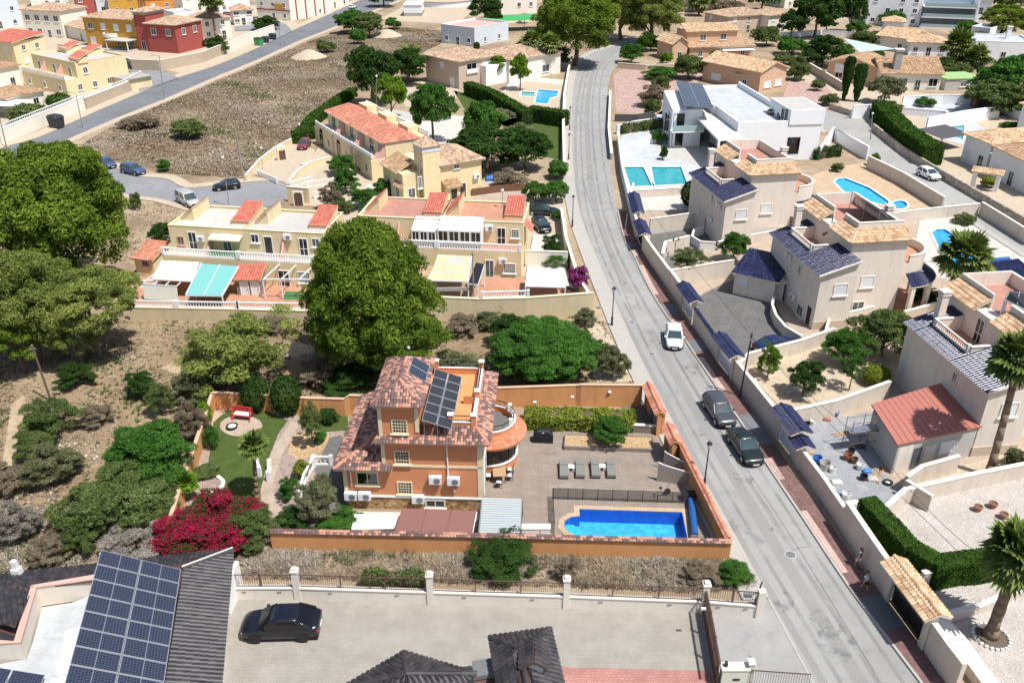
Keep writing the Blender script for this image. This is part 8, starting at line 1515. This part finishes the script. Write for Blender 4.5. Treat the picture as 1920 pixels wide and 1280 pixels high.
for l,a,b,D,hh,wm,rt in (('pale house at the top edge right of the pines',(1290,22),(1345,20),10,4.5,'beige_wall','hip'),('white house at the top edge before the dark trees',(1470,16),(1530,12),10,5,'pale_wall','hip'),('white block at the top right corner',(1860,8),(1940,10),12,6,'white_wall','flat'),('pale villa at the top edge left of the street pines',(880,6),(935,2),12,6,'pale_wall','hip'),('cream house at the top edge beside the avenue',(690,-14),(750,-18),12,6,'pale_wall','hip'),('grey white house beside the far street',(1770,30),(1806,34),8,4,'white_wall','flat')):far_house(l,a,b,D,hh,wm,rt,'tile_far' if rt=='hip' else 'concrete',cols=3)

for l,a,b,D,hh,wm,rt in (('small white house above the sail shade',(1652,66),(1690,68),7,4,'white_wall','hip'),('white house between palm and round pine',(1815,80),(1850,84),8,4,'white_wall','flat'),('white house left of the apartment block',(1560,36),(1608,34),9,5,'white_wall','flat'),('white garden house beside the tall hedge',(1705,150),(1732,150),5,3,'white_wall','hip')):far_house(l,a,b,D,hh,wm,rt,'tile_straw' if rt=='hip' else 'concrete',1.2,1,cols=2)

for l,a,b,D,hh,wm,rt in (('ochre roofed white house between shop and palm',(440,48),(476,46),8,4.5,'pale_wall','hip'),('cream house behind the pale blue corner house',(60,14),(120,12),12,7,'pale_wall','hip'),('white villa far behind the shop building',(480,-12),(540,-16),12,8,'white_wall','flat'),('tan house at the top edge behind the tan wing',(1240,44),(1282,42),9,4.5,'tan_wall','hip'),('white house at the top edge beside the apartment block',(1820,26),(1856,28),9,5,'white_wall','hip')):far_house(l,a,b,D,hh,wm,rt,'tile_far' if rt=='hip' else 'concrete',cols=3,fw=1.5)
# ================================================================ trees and shrubs
T=tree
# pines
T('pine_tree','broad dense pine filling the left edge above the scrub lot','pine tree',(-80,266,248,565),'pine_large','leaf_pine',.6,var=0);T('pine_tree','pine crown behind the broad dense pine at the left','pine tree',(60,258,200,420),'pine_large','leaf_pine',2.5,var=1)
T('pine_tree','lower pine at the left edge under the broad dense pine','pine tree',(-70,455,150,680),'pine_large','leaf_olivepine',.8,var=1);T('pine_tree','olive green pine with bare trunk beside the retaining wall','pine tree',(75,492,250,640),'pine_mid','leaf_olivepine',2.6,trunk='trunk_bark');T('pine_tree','small pine clump under the left pines','pine tree',(95,585,180,680),'pine_mid','leaf_olivepine',1.0);T('pine_tree','pine low at the left photo edge beside the dark pole','pine tree',(-40,560,90,690),'pine_mid','leaf_pine',1.0)
T('pine_tree','tall dense pine in front of the yellow terraced houses','pine tree',(570,408,812,706),'pine_cone','leaf_pine',.2,var=1);T('pine_tree','low skirt of the tall pine on its street side','pine tree',(640,560,848,712),'pine_mid','leaf_pine',.4)
T('pine_tree','pale olive young pine beside the villa lawn','pine tree',(345,575,560,730),'open','leaf_olivepine',.9,var=1);T('pine_tree','second pale olive young pine nearer the back lawn wall','pine tree',(330,640,480,740),'open','leaf_olivepine',.3,var=2)
T('pine_tree','tall pine at the bend of the upper street','pine tree',(1000,-25,1160,118),'pine_large','leaf_pine',.6,var=0);T('pine_tree','paler pine right of the bend of the street','pine tree',(1160,-30,1285,75),'pine_large','leaf_olivepine',1.0,var=1);T('pine_tree','pine behind the tall street pine','pine tree',(1110,-40,1225,66),'pine_mid','leaf_pine',1.0)
# broadleaf trees
T('green_tree','dark green tree beside the dry field at the top','tree',(648,88,745,192),'tree','leaf_dark',.6);T('green_tree','dark narrow tree behind the beige villa','tree',(725,92,800,150),'tree','leaf_dark',1.0);T('lime_tree','yellow green tree behind the townhouses','tree',(703,140,762,212),'tree','leaf_lime',1.0);T('green_tree','bright green round tree in the pale court behind the townhouses','tree',(766,152,852,250),'tree_fine','leaf_green',1.6)
T('green_tree','large green shrub mass left of the upper street lawn','tree',(868,188,940,272),'tree','leaf_green',.2);T('green_tree','dark green shrub mass behind the yellow tower house','tree',(845,235,985,322),'tree','leaf_dark',.1);T('green_tree','dark green palm shrub beside the stepped street wall','tree',(940,238,1032,318),'tree','leaf_dark',.1)
T('lime_tree','small lime green tree beside the far pool terrace','tree',(908,102,950,145),'tree','leaf_lime',1.0);T('lime_tree','pale lime tree left of the two slim palms','tree',(955,103,996,160),'tree','leaf_lime',1.0);T('green_tree','dark tree behind the reservoir yard','tree',(878,-10,945,42),'tree','leaf_dark',1);T('green_tree','dark evergreen at the top right of centre','tree',(1492,-20,1575,62),'tree','leaf_dark',1.0);T('green_tree','round dark tree beside the sail shade','tree',(1510,66,1582,122),'tree','leaf_dark',.3);T('green_tree','dark conifer in front of the apartment block','tree',(1575,-15,1625,55),'tree','leaf_dark',.5)
T('olive_tree','grey green round olive in front of the loggia house','tree',(1632,142,1694,192),'tree','leaf_grey',.2);T('pine_tree','round pine crown at the upper right edge','pine tree',(1838,8,1930,70),'pine_mid','leaf_pine',.5);T('green_tree','green tree mass at the right edge beside the green roof','tree',(1840,105,1960,200),'tree','leaf_green',.1);T('green_tree','lower green tree mass right of the brown shed','tree',(1820,150,1930,215),'tree','leaf_scrub',.1)
T('olive_tree','round olive bush in the gravel garden below the second villa','tree',(1608,582,1716,672),'tree_fine','leaf_scrub',.15);T('citrus_tree','bright green citrus tree in the gravel garden','tree',(1548,620,1622,682),'bush_fine','leaf_green',.5);T('citrus_tree','dark citrus tree in the gravel garden near the court wall','tree',(1478,676,1546,742),'bush_fine','leaf_dark',.4);T('citrus_tree','small yellowish shrub tree by the street wall of the gravel garden','tree',(1422,652,1464,705),'bush_fine','leaf_lime',.3);T('citrus_tree','thin young tree in the middle of the gravel garden','tree',(1580,660,1622,720),'open','leaf_green',.8);shrub('round clipped yellow green shrub beside the cream wall',(1620,683,1668,724),'ball_fine','leaf_yellow')
T('citrus_tree','bushy green plant in the raised planter by the grey court','tree',(1258,468,1322,508),'bush_fine','leaf_scrub',1.2);T('citrus_tree','green shrub against the wall below the upper villa','tree',(1350,440,1405,488),'bush_fine','leaf_green',.4);T('green_tree','round dark tree beside the white terrace of the upper villa','tree',(1278,340,1310,386),'ball','leaf_dark',.5)
T('magenta_bush','magenta flowering bush on the pavement corner of the retaining wall','shrub',(1066,500,1100,540),'bush','leaf_purple',1.0)
# scrub lot
S=shrub
S('broad feathery green bush behind the villa back wall',(918,590,1118,726),'pine_large','leaf_green',var=1);S('dark top of the feathery bush under the retaining wall',(918,588,985,650),'bush_fine','leaf_dark');S('grey green scrub bush on the sandy bank by the lantern',(1078,580,1118,612),'bush_fine','leaf_grey');S('scrub bush on the sandy bank beside the pavement',(1120,655,1178,710),'bush_fine','leaf_grey');S('small scrub bush above the sandy bank',(1112,640,1150,678),'bush_fine','leaf_scrub')
S('big green bush left of the orange side wall',(208,795,362,925),'tree_fine','leaf_green');S('feathery green bush below the big bush on the scrub lot',(118,868,300,1005),'tree_fine','leaf_scrub');S('yellow green low bush by the side wall of the garden',(238,905,335,985),'bush_fine','leaf_scrub');S('round dusty bush on the left of the scrub lot',(38,752,138,832),'bush_fine','leaf_scrub');S('pale grey green bush at the left of the scrub lot',(45,838,140,912),'bush_fine','leaf_grey');S('olive bush above the pale grey bush',(30,805,100,862),'bush_fine','leaf_scrub');S('dark green low bush near the dark pole',(102,682,175,728),'bush_fine','leaf_dark');S('dark scrub bush in the middle of the lot',(236,700,292,745),'bush_fine','leaf_dark');S('grey olive bush right of the dark scrub bush',(270,720,322,780),'bush_fine','leaf_scrub');S('dry grey bush beside the lawn wall corner',(320,700,400,760),'bush_fine','leaf_grey');S('pale dry bush at the lower left of the lot',(-10,945,70,1020),'bush_fine','leaf_silver');S('dry branching shrub above the solar roof',(190,985,320,1050),'open','leaf_silver');S('yellow green shrub near the near house roof',(120,985,180,1042),'bush_fine','leaf_scrub');S('grey thorny shrub by the solar roof',(60,1000,130,1060),'bush_fine','leaf_dry');S('dusty low shrub left of the pale bush',(-20,870,50,930),'bush_fine','leaf_dry');S('small grey shrub in the middle of the lot',(150,760,210,800),'bush_fine','leaf_dry');S('brown shrub beside the big green bush',(330,760,385,830),'bush_fine','leaf_dry');S('dry scrub below the retaining wall',(470,590,540,625),'bush_fine','leaf_dry');S('dry scrub right of the tall pine',(835,590,900,630),'bush_fine','leaf_dry');S('second dry scrub below the high retaining wall',(890,585,940,620),'bush_fine','leaf_grey');S('scrub under the tall pine by the villa roof',(560,670,640,725),'bush_fine','leaf_dry');S('scrub behind the villa tower',(800,660,900,715),'bush_fine','leaf_grey');S('dry scrub behind the back lawn wall',(600,690,700,735),'bush_fine','leaf_dark')
# villa garden
T('bougainvillea','large crimson bougainvillea spilling over the front garden wall','shrub',(296,940,488,1042),'bush_fine','leaf_magenta');T('garden_shrub','green climber right of the crimson bougainvillea','shrub',(420,955,520,1035),'bush_fine','leaf_scrub')
T('hedge_column','clipped dark hedge column behind the red swing','shrub',(453,698,500,778),'ball','leaf_dark',.0,1.5);T('hedge_column','clipped dark hedge column right of the red swing','shrub',(510,698,562,784),'ball','leaf_dark',.0,1.5);T('hedge_column','rounded green conifer at the corner of the orange side wall','shrub',(368,750,396,800),'ball','leaf_lime',.0,1.7)
S('small green shrub at the side wall of the lawn',(380,800,410,842),'bush','leaf_green');S('low green shrub bed beside the side wall',(360,872,405,895),'bush','leaf_scrub');T('garden_tree','flowering shrub tree in the tan gravel bed','tree',(558,752,606,830),'open','leaf_scrub',.6);S('small round shrub at the foot of the flowering tree',(585,808,610,832),'bush','leaf_green');S('young citrus shrub on the back lawn',(598,765,632,795),'bush','leaf_dark');S('round green shrub beside the low garden path',(522,898,560,938),'bush_fine','leaf_green');T('olive_tree','grey olive tree beside the side drive of the villa','tree',(560,902,635,975),'bush_fine','leaf_grey',.5);S('green shrub behind the front wall below the olive tree',(598,960,678,1002),'bush_fine','leaf_green');S('dark shrub behind the front wall beside the bougainvillea',(512,950,580,995),'bush_fine','leaf_dark');S('yellow grass clump by the garden steps',(552,862,582,895),'bush','leaf_yellow');S('low shrub beside the garden path palm',(440,938,500,975),'bush_fine','leaf_scrub')
hedge('clipped_hedge','variegated yellow green hedge in front of the orange back wall',[(1005,795),(1165,800)],1.9,1.2,'leaf_yellow',.11,rough=.18);T('green_tree','round bright green tree at the end of the clipped hedge','tree',(1112,780,1182,836),'tree_fine','leaf_green',.2)
S('dark green bush hanging in front of the orange wall on the verge',(885,1010,1005,1078),'bush_fine','leaf_dark');hedge('railing_creeper','low green creeper behind the iron railing of the drive',[(695,1107),(785,1109)],.7,1.5,'leaf_scrub',.1,rough=.25);S('grey green spilling shrub at the street end of the verge',(1348,1046,1410,1098),'bush_fine','leaf_green',.55);S('dry brown shrub at the street end of the verge',(1280,1055,1345,1090),'bush_fine','leaf_dry');S('dry weed standing in the verge behind the middle post',(1040,1040,1090,1090),'open','leaf_dry')
# right of the street
hedge('clipped_hedge','tall clipped dark hedge along the street wall',[(1625,990),(1700,1072),(1735,1092)],1.35,2.3,'leaf_hedge',.07,rough=.06);hedge('clipped_hedge','clipped green hedge along the pale gravel terrace',[(1745,1092),(1850,1078)],1.35,1.9,'leaf_hedge',.07,rough=.06)
hedge('tall_hedge','tall dark hedge above the stone wall of the upper street',[(1650,225),(1690,270),(1738,305)],3.2,3.2,'leaf_hedge',.22);hedge('tall_hedge','long clipped hedge above the upper street lawn',[(882,178),(925,195),(985,232)],2.2,2.6,'leaf_hedge',.2);hedge('tall_hedge','clipped hedge below the L shaped pool',[(1003,228),(1052,236)],2.2,2.8,'leaf_hedge',.2);hedge('tall_hedge','green hedge between townhouses and dry field',[(560,268),(590,232),(640,195),(660,182)],1.8,1.8,'leaf_hedge',.2);hedge('clipped_hedge','short dark hedge beside the maroon car',[(562,262),(590,258)],2.2,1.6,'leaf_hedge',.18);hedge('grass_hedge','row of tall dark grasses by the white garden wall',[(1168,250),(1240,240)],1.0,1.5,'leaf_scrub',.16,rough=.3);hedge('grass_hedge','dark grasses right of the modern house',[(1528,298),(1565,292)],1.2,1.6,'leaf_dark',.16,rough=.3)
for l,bx,k,m_ in (('dark conifer at the corner of the long tan house',(1575,112,1602,188),'cypress','leaf_dark'),('second dark conifer beside the long tan house',(1596,125,1625,190),'cypress','leaf_dark'),('slim dark cypress beside the beige villa',(886,85,902,150),'cypress','leaf_dark')):T('cypress',l,'cypress',bx,k,m_,0)
for l,bx,m_ in (('green bush by the tan wing at the street bend',(1165,82,1205,118),'leaf_green'),('clipped drum shaped bush at the street bend',(1202,62,1242,95),'leaf_hedge'),('green hedge row below the tan houses',(1200,125,1270,148),'leaf_green'),('green bushes at the corner of the tan house garden',(1265,105,1322,148),'leaf_scrub'),('green bush in the red gravel garden',(1212,185,1238,218),'leaf_scrub'),('brown dry patch of shrubs in the red garden',(1195,160,1250,200),'leaf_dry'),('green shrub beside the beige top house',(1415,50,1462,85),'leaf_scrub'),('round bush at the top row of the right side',(1462,70,1512,102),'leaf_green'),('bush in the red garden beside the tan house',(1485,105,1512,135),'leaf_scrub'),('grey bush between modern house and conifers',(1520,150,1545,170),'leaf_scrub'),('agave clump in the white yard',(1722,182,1752,200),'leaf_green'),('green bush behind the fan palm court',(1790,82,1815,110),'leaf_scrub'),('bushes under the upper right palm',(1795,100,1850,125),'leaf_dark')):S(l,bx,'bush',m_)
for l,bx,m_,k in (('big round green bush beside the avenue at the top',(628,20,690,62),'leaf_green','tree'),('dusty green bush right of the big avenue bush',(665,24,717,70),'leaf_scrub','tree'),('small green bush below the avenue bush',(655,56,685,82),'leaf_green','bush'),('round bush in the field near the dirt mound',(596,76,628,98),'leaf_scrub','bush'),('green bush in the field behind the mound',(722,34,752,54),'leaf_green','bush'),('dark scrub bush in the middle of the dry field',(322,225,380,260),'leaf_scrub','bush'),('low olive scrub at the avenue side of the field',(230,215,290,240),'leaf_dry','bush'),('green shrub at the end of the close',(292,300,318,322),'leaf_green','bush'),('dense bush beside the cream roofed terraced house',(278,418,325,456),'leaf_dark','bush_fine'),('small shrub at the close corner',(243,362,262,392),'leaf_scrub','bush'),('clipped bush behind the avenue wall',(88,176,132,202),'leaf_hedge','ball'),('brown topped clipped bush behind the avenue wall',(18,196,88,230),'leaf_scrub','ball'),('dark shrubs beside the white pool wall',(385,70,425,100),'leaf_dark','bush'),('dark bush by the side road at the top',(480,32,522,56),'leaf_dark','bush'),('green courtyard tree in front of the townhouses',(612,292,668,330),'leaf_green','bush_fine'),('courtyard tree below the townhouse stair',(622,320,672,365),'leaf_green','bush_fine'),('brown red shrub in the townhouse court',(600,350,640,392),'leaf_dry','bush_fine'),('bright green shrub in the lower townhouse court',(656,352,712,392),'leaf_green','bush_fine'),('small bush beside the arched gate',(630,372,660,400),'leaf_scrub','bush'),('green shrub beside the tower house wing',(700,335,732,368),'leaf_green','bush'),('dark arched shrub at the tower house wall',(728,330,745,368),'leaf_dark','bush'),('round shrub left of the two clipped trees',(980,340,1030,380),'leaf_green','tree'),('round clipped tree beside the upper street wall',(1018,338,1068,380),'leaf_green','tree'),('small tree by the upper street wall',(1026,302,1064,336),'leaf_green','bush'),('brown shrubs behind the picket fence',(930,318,985,352),'leaf_dry','bush'),('dark green tree in the street side yard',(1016,445,1056,490),'leaf_dark','bush_fine'),('green shrub at the foot of the street side yard',(1018,465,1072,500),'leaf_green','bush_fine'),('shrub at the corner of the car yard',(1035,395,1056,412),'leaf_green','bush'),('flowering bush below the porch of the second villa',(1708,540,1762,572),'leaf_dark','bush_fine'),('grey shrub on the palm bank at the right edge',(1888,842,1925,885),'leaf_grey','bush'),('pool terrace plants behind the fan palm',(1790,400,1826,420),'leaf_scrub','bush'),('small palm shrub at the pool terrace corner',(1628,288,1650,312),'leaf_lime','bush'),('green plant beside the tiled gateway',(1840,332,1866,352),'leaf_yellow','bush'),('vines beside the modern house wall',(1225,245,1248,270),'leaf_green','bush'),('lower vines beside the modern house wall',(1236,275,1252,300),'leaf_dark','bush'),('green street trees at the top right corner',(1880,190,1930,215),'leaf_green','bush'),('garden trees left of the apartment block',(1540,-20,1620,25),'leaf_green','tree'),('green trees at the top edge right of the pines',(1280,-25,1350,20),'leaf_scrub','tree'),('bare bush beside the top beige house',(1340,0,1392,30),'leaf_dry','tree')):S(l,bx,k,m_)
# palms
palm('tall fan palm beside the curved pool of the second villa',(1770,588),(1812,482),3.1,.3,seed=1);palm('tall leaning fan palm at the red roofed annex',(1853,893),(1912,672),2.3,.3,seed=2);palm('fan palm in the lower right garden',(1856,1192),(1912,1040),2.3,.36,seed=3)
palm('slim palm on the villa lawn',(483,936),(475,832),1.2,.16,'leaf_palm',False,seed=4);palm('small palm beside the orange side wall',(348,935),(348,905),.95,.12,'leaf_lime',False,seed=5);palm('fan palm beside the white arched pavilion',(1790,122),(1797,82),4.2,.35,seed=6,blades=11);palm('small fan palm at the right of the arched pavilion',(1832,128),(1834,105),3.2,.3,seed=7,blades=11)
palm('slim palm left of two on the far pool terrace',(998,135),(997,78),3.0,.3,seed=8,blades=9);palm('slim palm right of two on the far pool terrace',(1031,140),(1032,82),3.0,.3,seed=9,blades=9);palm('tall palm beside the white villa at the top left',(405,75),(395,0),4.0,.35,seed=10,blades=9);palm('palm in the dark trees of the beige villa yard',(764,152),(768,112),4.0,.4,seed=11,blades=9);palm('palm at the top edge right of the pines',(1310,30),(1312,-2),4.5,.4,seed=12,blades=9)
t=thing('palm_bed','round pebble edged bed at the foot of the lower right palm','flower bed',P(1858,1195));obj('bed_soil',MB().lathe([(1.0,.08),(0,.09)],n=20),'trunk_bark',t);
for k in range(22):a=2*math.pi*k/22;obj('edge_stone',MB().box(-.1,.1,-.08,.08,.03,.2),'stone_white',t).location=(1.05*math.cos(a),1.05*math.sin(a),0)
for l,px in (('dirt mound with pale top in the dry field',(580,108)),('second dirt mound beside the round bushes',(725,68))):
    t=thing('dirt_mound',l,'mound',P(*px));obj('earth',MB().lathe([(5.0,0),(3.2,.9),(1.6,1.7),(.5,2.0),(0,2.05)],n=14),'sand_gravel',t);

for l,bx,m_,k in (('dark tree beside the white balustrade wall at the top',(1462,20,1512,70),'leaf_dark','tree'),('green tree left of the sail shade',(1555,82,1600,118),'leaf_green','tree'),('shrub row right of the sail shade',(1600,60,1650,88),'leaf_scrub','bush'),('olive shrub between the tan houses',(1476,118,1512,150),'leaf_scrub','bush'),('dark shrubs under the white pavilion',(1752,108,1800,130),'leaf_dark','bush'),('bush at the left foot of the apartment block',(1585,40,1632,66),'leaf_green','tree'),('green bush at the far right under the white flat house',(1868,112,1920,150),'leaf_scrub','tree'),('dry bush beside the white yard wall',(1655,190,1690,212),'leaf_scrub','bush'),('garden shrub beside the beige top house',(1322,62,1352,90),'leaf_green','bush'),('shrub before the tan wing at the bend',(1238,98,1262,120),'leaf_lime','bush'),('young tree in the red gravel garden',(1225,142,1256,175),'leaf_scrub','bush'),('low shrubs on the slope below the long hedge',(905,205,960,230),'leaf_grey','bush'),('second low shrub on the slope below the long hedge',(960,232,1000,252),'leaf_grey','bush'),('dark pine understory beside the street bend',(1010,85,1070,128),'leaf_dark','tree'),('dark understory left of the two slim palms',(960,80,1005,120),'leaf_dark','bush'),('tree behind the pale flat house',(905,20,945,55),'leaf_dark','tree')):S(l,bx,k,m_)

for l,bx,m_,k in (('tree at the top edge behind the beige house',(1400,-25,1462,18),'leaf_green','tree'),('dark tree group at the top edge',(1350,-30,1410,8),'leaf_dark','tree'),('trees behind the white apartment block',(1720,-40,1800,5),'leaf_scrub','tree'),('tree right of the far street at the top',(1855,-20,1925,22),'leaf_scrub','tree'),('bushy tree before the tan houses at the bend',(1330,95,1362,120),'leaf_scrub','bush'),('pale shrub at the corner of the pool patio',(1560,305,1580,322),'leaf_scrub','bush'),('green trees at the top edge left of the pines',(940,-30,1010,12),'leaf_green','tree'),('tree beside the reservoir',(690,-25,745,12),'leaf_scrub','tree')):S(l,bx,k,m_)

for l,bx,m_,k in (('dark green tree between the tan houses and the conifers',(1500,92,1545,128),'leaf_dark','tree'),('trees along the top edge above the white pavilion',(1650,20,1700,48),'leaf_green','tree'),('green shrubs below the sail shade',(1622,95,1660,118),'leaf_green','bush'),('dark trees at the top edge beside the white house',(1530,20,1572,60),'leaf_dark','tree'),('low green shrubs beside the tan wall',(1450,100,1490,120),'leaf_scrub','bush'),('bush at the right foot of the apartment block',(1795,40,1830,66),'leaf_green','bush'),('shrub beside the round pine at the upper right edge',(1830,60,1870,84),'leaf_scrub','bush'),('tall shrubs behind the green roof',(1770,118,1822,146),'leaf_scrub','tree'),('shrub between the white yard walls',(1880,228,1912,250),'leaf_green','bush'),('garden bush left of the white screen wall',(1540,175,1570,198),'leaf_scrub','bush')):S(l,bx,k,m_)
# ================================================================ vehicles, poles, people
car_at(make_car('black coupe style SUV parked on the pale drive','coupe_suv','car_black','glass_tint','rim_black'),(600,1166),(454,1170),.7)
car_at(make_car('white hatchback driving down the street','hatch','car_white',name='moving_car',group='cars on the street'),(1262,610),(1266,655),.6)
car_at(make_car('grey estate car parked by the red pavement','suv','car_grey'),(1330,742),(1368,798),.6,.97);car_at(make_car('dark green sedan parked behind the grey estate car','sedan','car_green'),(1378,806),(1418,866),.6)
car_at(make_car('steel blue SUV parked at the top of the close','suv','car_steel'),(228,314),(272,324),.6);car_at(make_car('black hatchback parked across the close','hatch','car_black'),(446,345),(403,350),.6);car_at(make_car('silver van parked beside the terraced houses','van','car_silver',cat='van',name='parked_van'),(335,364),(370,385),.7)
car_at(make_car('maroon car in the townhouse front yard','hatch','car_maroon'),(578,262),(562,280),.6);car_at(make_car('dark blue car on the side street by the avenue','sedan','car_blue'),(226,122),(257,127),.6);car_at(make_car('white hatchback parked on the upper right street','hatch','car_white'),(1722,318),(1762,336),.6,1.05)
car_at(make_car('dark car half hidden in the street side yard','sedan','car_green'),(990,392),(1045,396),.6);car_at(make_car('black car behind the white side wall','hatch','car_black'),(1005,412),(1026,432),.6);car_at(make_car('white car on the avenue at the top','hatch','car_white'),(650,16),(672,10),.6);car_at(make_car('red car parked near the white villa at the top','hatch','car_maroon'),(418,28),(440,26),.6);car_at(make_car('blue car parked beside the shop building','hatch','car_blue'),(455,34),(478,33),.6);car_at(make_car('black car by the side road at the top','suv','car_black'),(478,52),(512,52),.6);car_at(make_car('black SUV by the yellow corner house','suv','car_black'),(196,118),(214,126),.6);car_at(make_car('teal car half under the left pines','hatch','car_steel'),(192,302),(210,310),.6);car_at(make_car('dark blue car in the shade of the grey court','sedan','car_blue'),(1430,650),(1480,640),.6)
# poles and street lights
pole('utility_pole','dark leaning pole in the scrub lot',(96,752),(60,648),.11,'trunk_bark',arm='cap');pole('utility_pole','pale wooden pole at the edge of the dry field',(456,335),(443,250),.16,arm='cap');pole('street_light','slim street light in the close',(430,388),(418,298),.06,'grey_metal','street light','globe');pole('street_light','tall street light on the field side of the avenue',(308,189),(298,105),.09,'grey_metal','street light','cobra');pole('street_light','street light at the lower end of the avenue',(155,240),(142,175),.09,'grey_metal','street light','cobra');pole('street_light','street light leaning at the left photo edge',(12,276),(-2,215),.12,'pole_wood','street light','cobra');pole('street_light','street light beside the green bin',(526,88),(522,40),.09,'grey_metal','street light','cobra');pole('globe_lamp','white globe lamp behind the villa tower',(772,735),(766,655),.06,'grey_metal','lamp','globe');pole('globe_lamp','white globe lamp beside the townhouses',(705,240),(706,145),.06,'grey_metal','lamp','globe');pole('street_light','grey pole beside the upper right street',(1632,262),(1636,215),.1,'grey_metal','street light','globe');pole('globe_lamp','white globe lamp on the front wall of the townhouses',(492,318),(490,280),.05,'grey_metal','lamp','globe');pole('globe_lamp','white globe lamp by the townhouse hedge',(562,262),(561,236),.05,'grey_metal','lamp','globe');pole('street_pole','pale concrete post at the bend of the street',(1080,122),(1079,104),.5,'concrete','post');pole('utility_pole','wooden pole on the pavement near the first gate canopy',(1172,432),(1176,400),.07)
def bin_(label,px,mat,s=1.0,cat='bin'):
    t=thing('waste_container',label,cat,P(*px),R(-25));t.scale=(s,)*3;obj('body',MB().rings([rrect(-.6,.6,.45,.15,.08,.08),rrect(-.68,.68,.52,1.1,.08,.08)]),mat,t);obj('lid',MB().rings([rrect(-.7,.7,.55,1.1,.1,.1),rrect(-.6,.6,.45,1.3,.1,.1)]),'bin_dark',t)
    for x in (-.5,.5):obj('wheel',MB().tube((x,-.45,.1),(x,-.38,.1),.1,n=10),'tyre',t)
bin_('large dark waste container on the avenue pavement',(108,240),'bin_dark',1.9);bin_('green bottle bank beside the avenue',(486,86),'bin_green',1.7);bin_('dark bin next to the green bottle bank',(498,81),'bin_dark',1.4);bin_('second dark bin next to the white pool wall',(512,75),'bin_dark',1.4)
# two people walking on the red pavement
person('person in grey top and white shorts walking close to the tall street wall',(1607,1064),R(125),'cloth_navy','cloth_white',stride=.3);person('person in white shirt and dark shorts walking on the red pavement',(1619,1108),R(-60),'cloth_white','cloth_black',stride=.28)
# overhead cables along the right side of the street
for l,pts in (('thin overhead cable above the right pavement',[(1176,400,4.5),(1388,742,6.4),(1745,1180,6.5)]),('second thin overhead cable beside the tall street wall',[(1388,742,6.2),(1620,985,6.3),(1780,1180,6.3)])):
    q=[]
    for (a,b)in zip(pts,pts[1:]):
        A=P(a[0],a[1]);B=P(b[0],b[1])
        for k in range(8):f=k/8;p=A.lerp(B,f);p.z=a[2]+(b[2]-a[2])*f-1.6*f*(1-f);q.append(p)
    p=P(pts[-1][0],pts[-1][1]);p.z=pts[-1][2];q.append(p);o=Vector((q[0].x,q[0].y,0));tag(obj('overhead_cable',MB().path([x-o for x in q],[.016]*len(q),4),'black_metal'),l,'cable').location=o
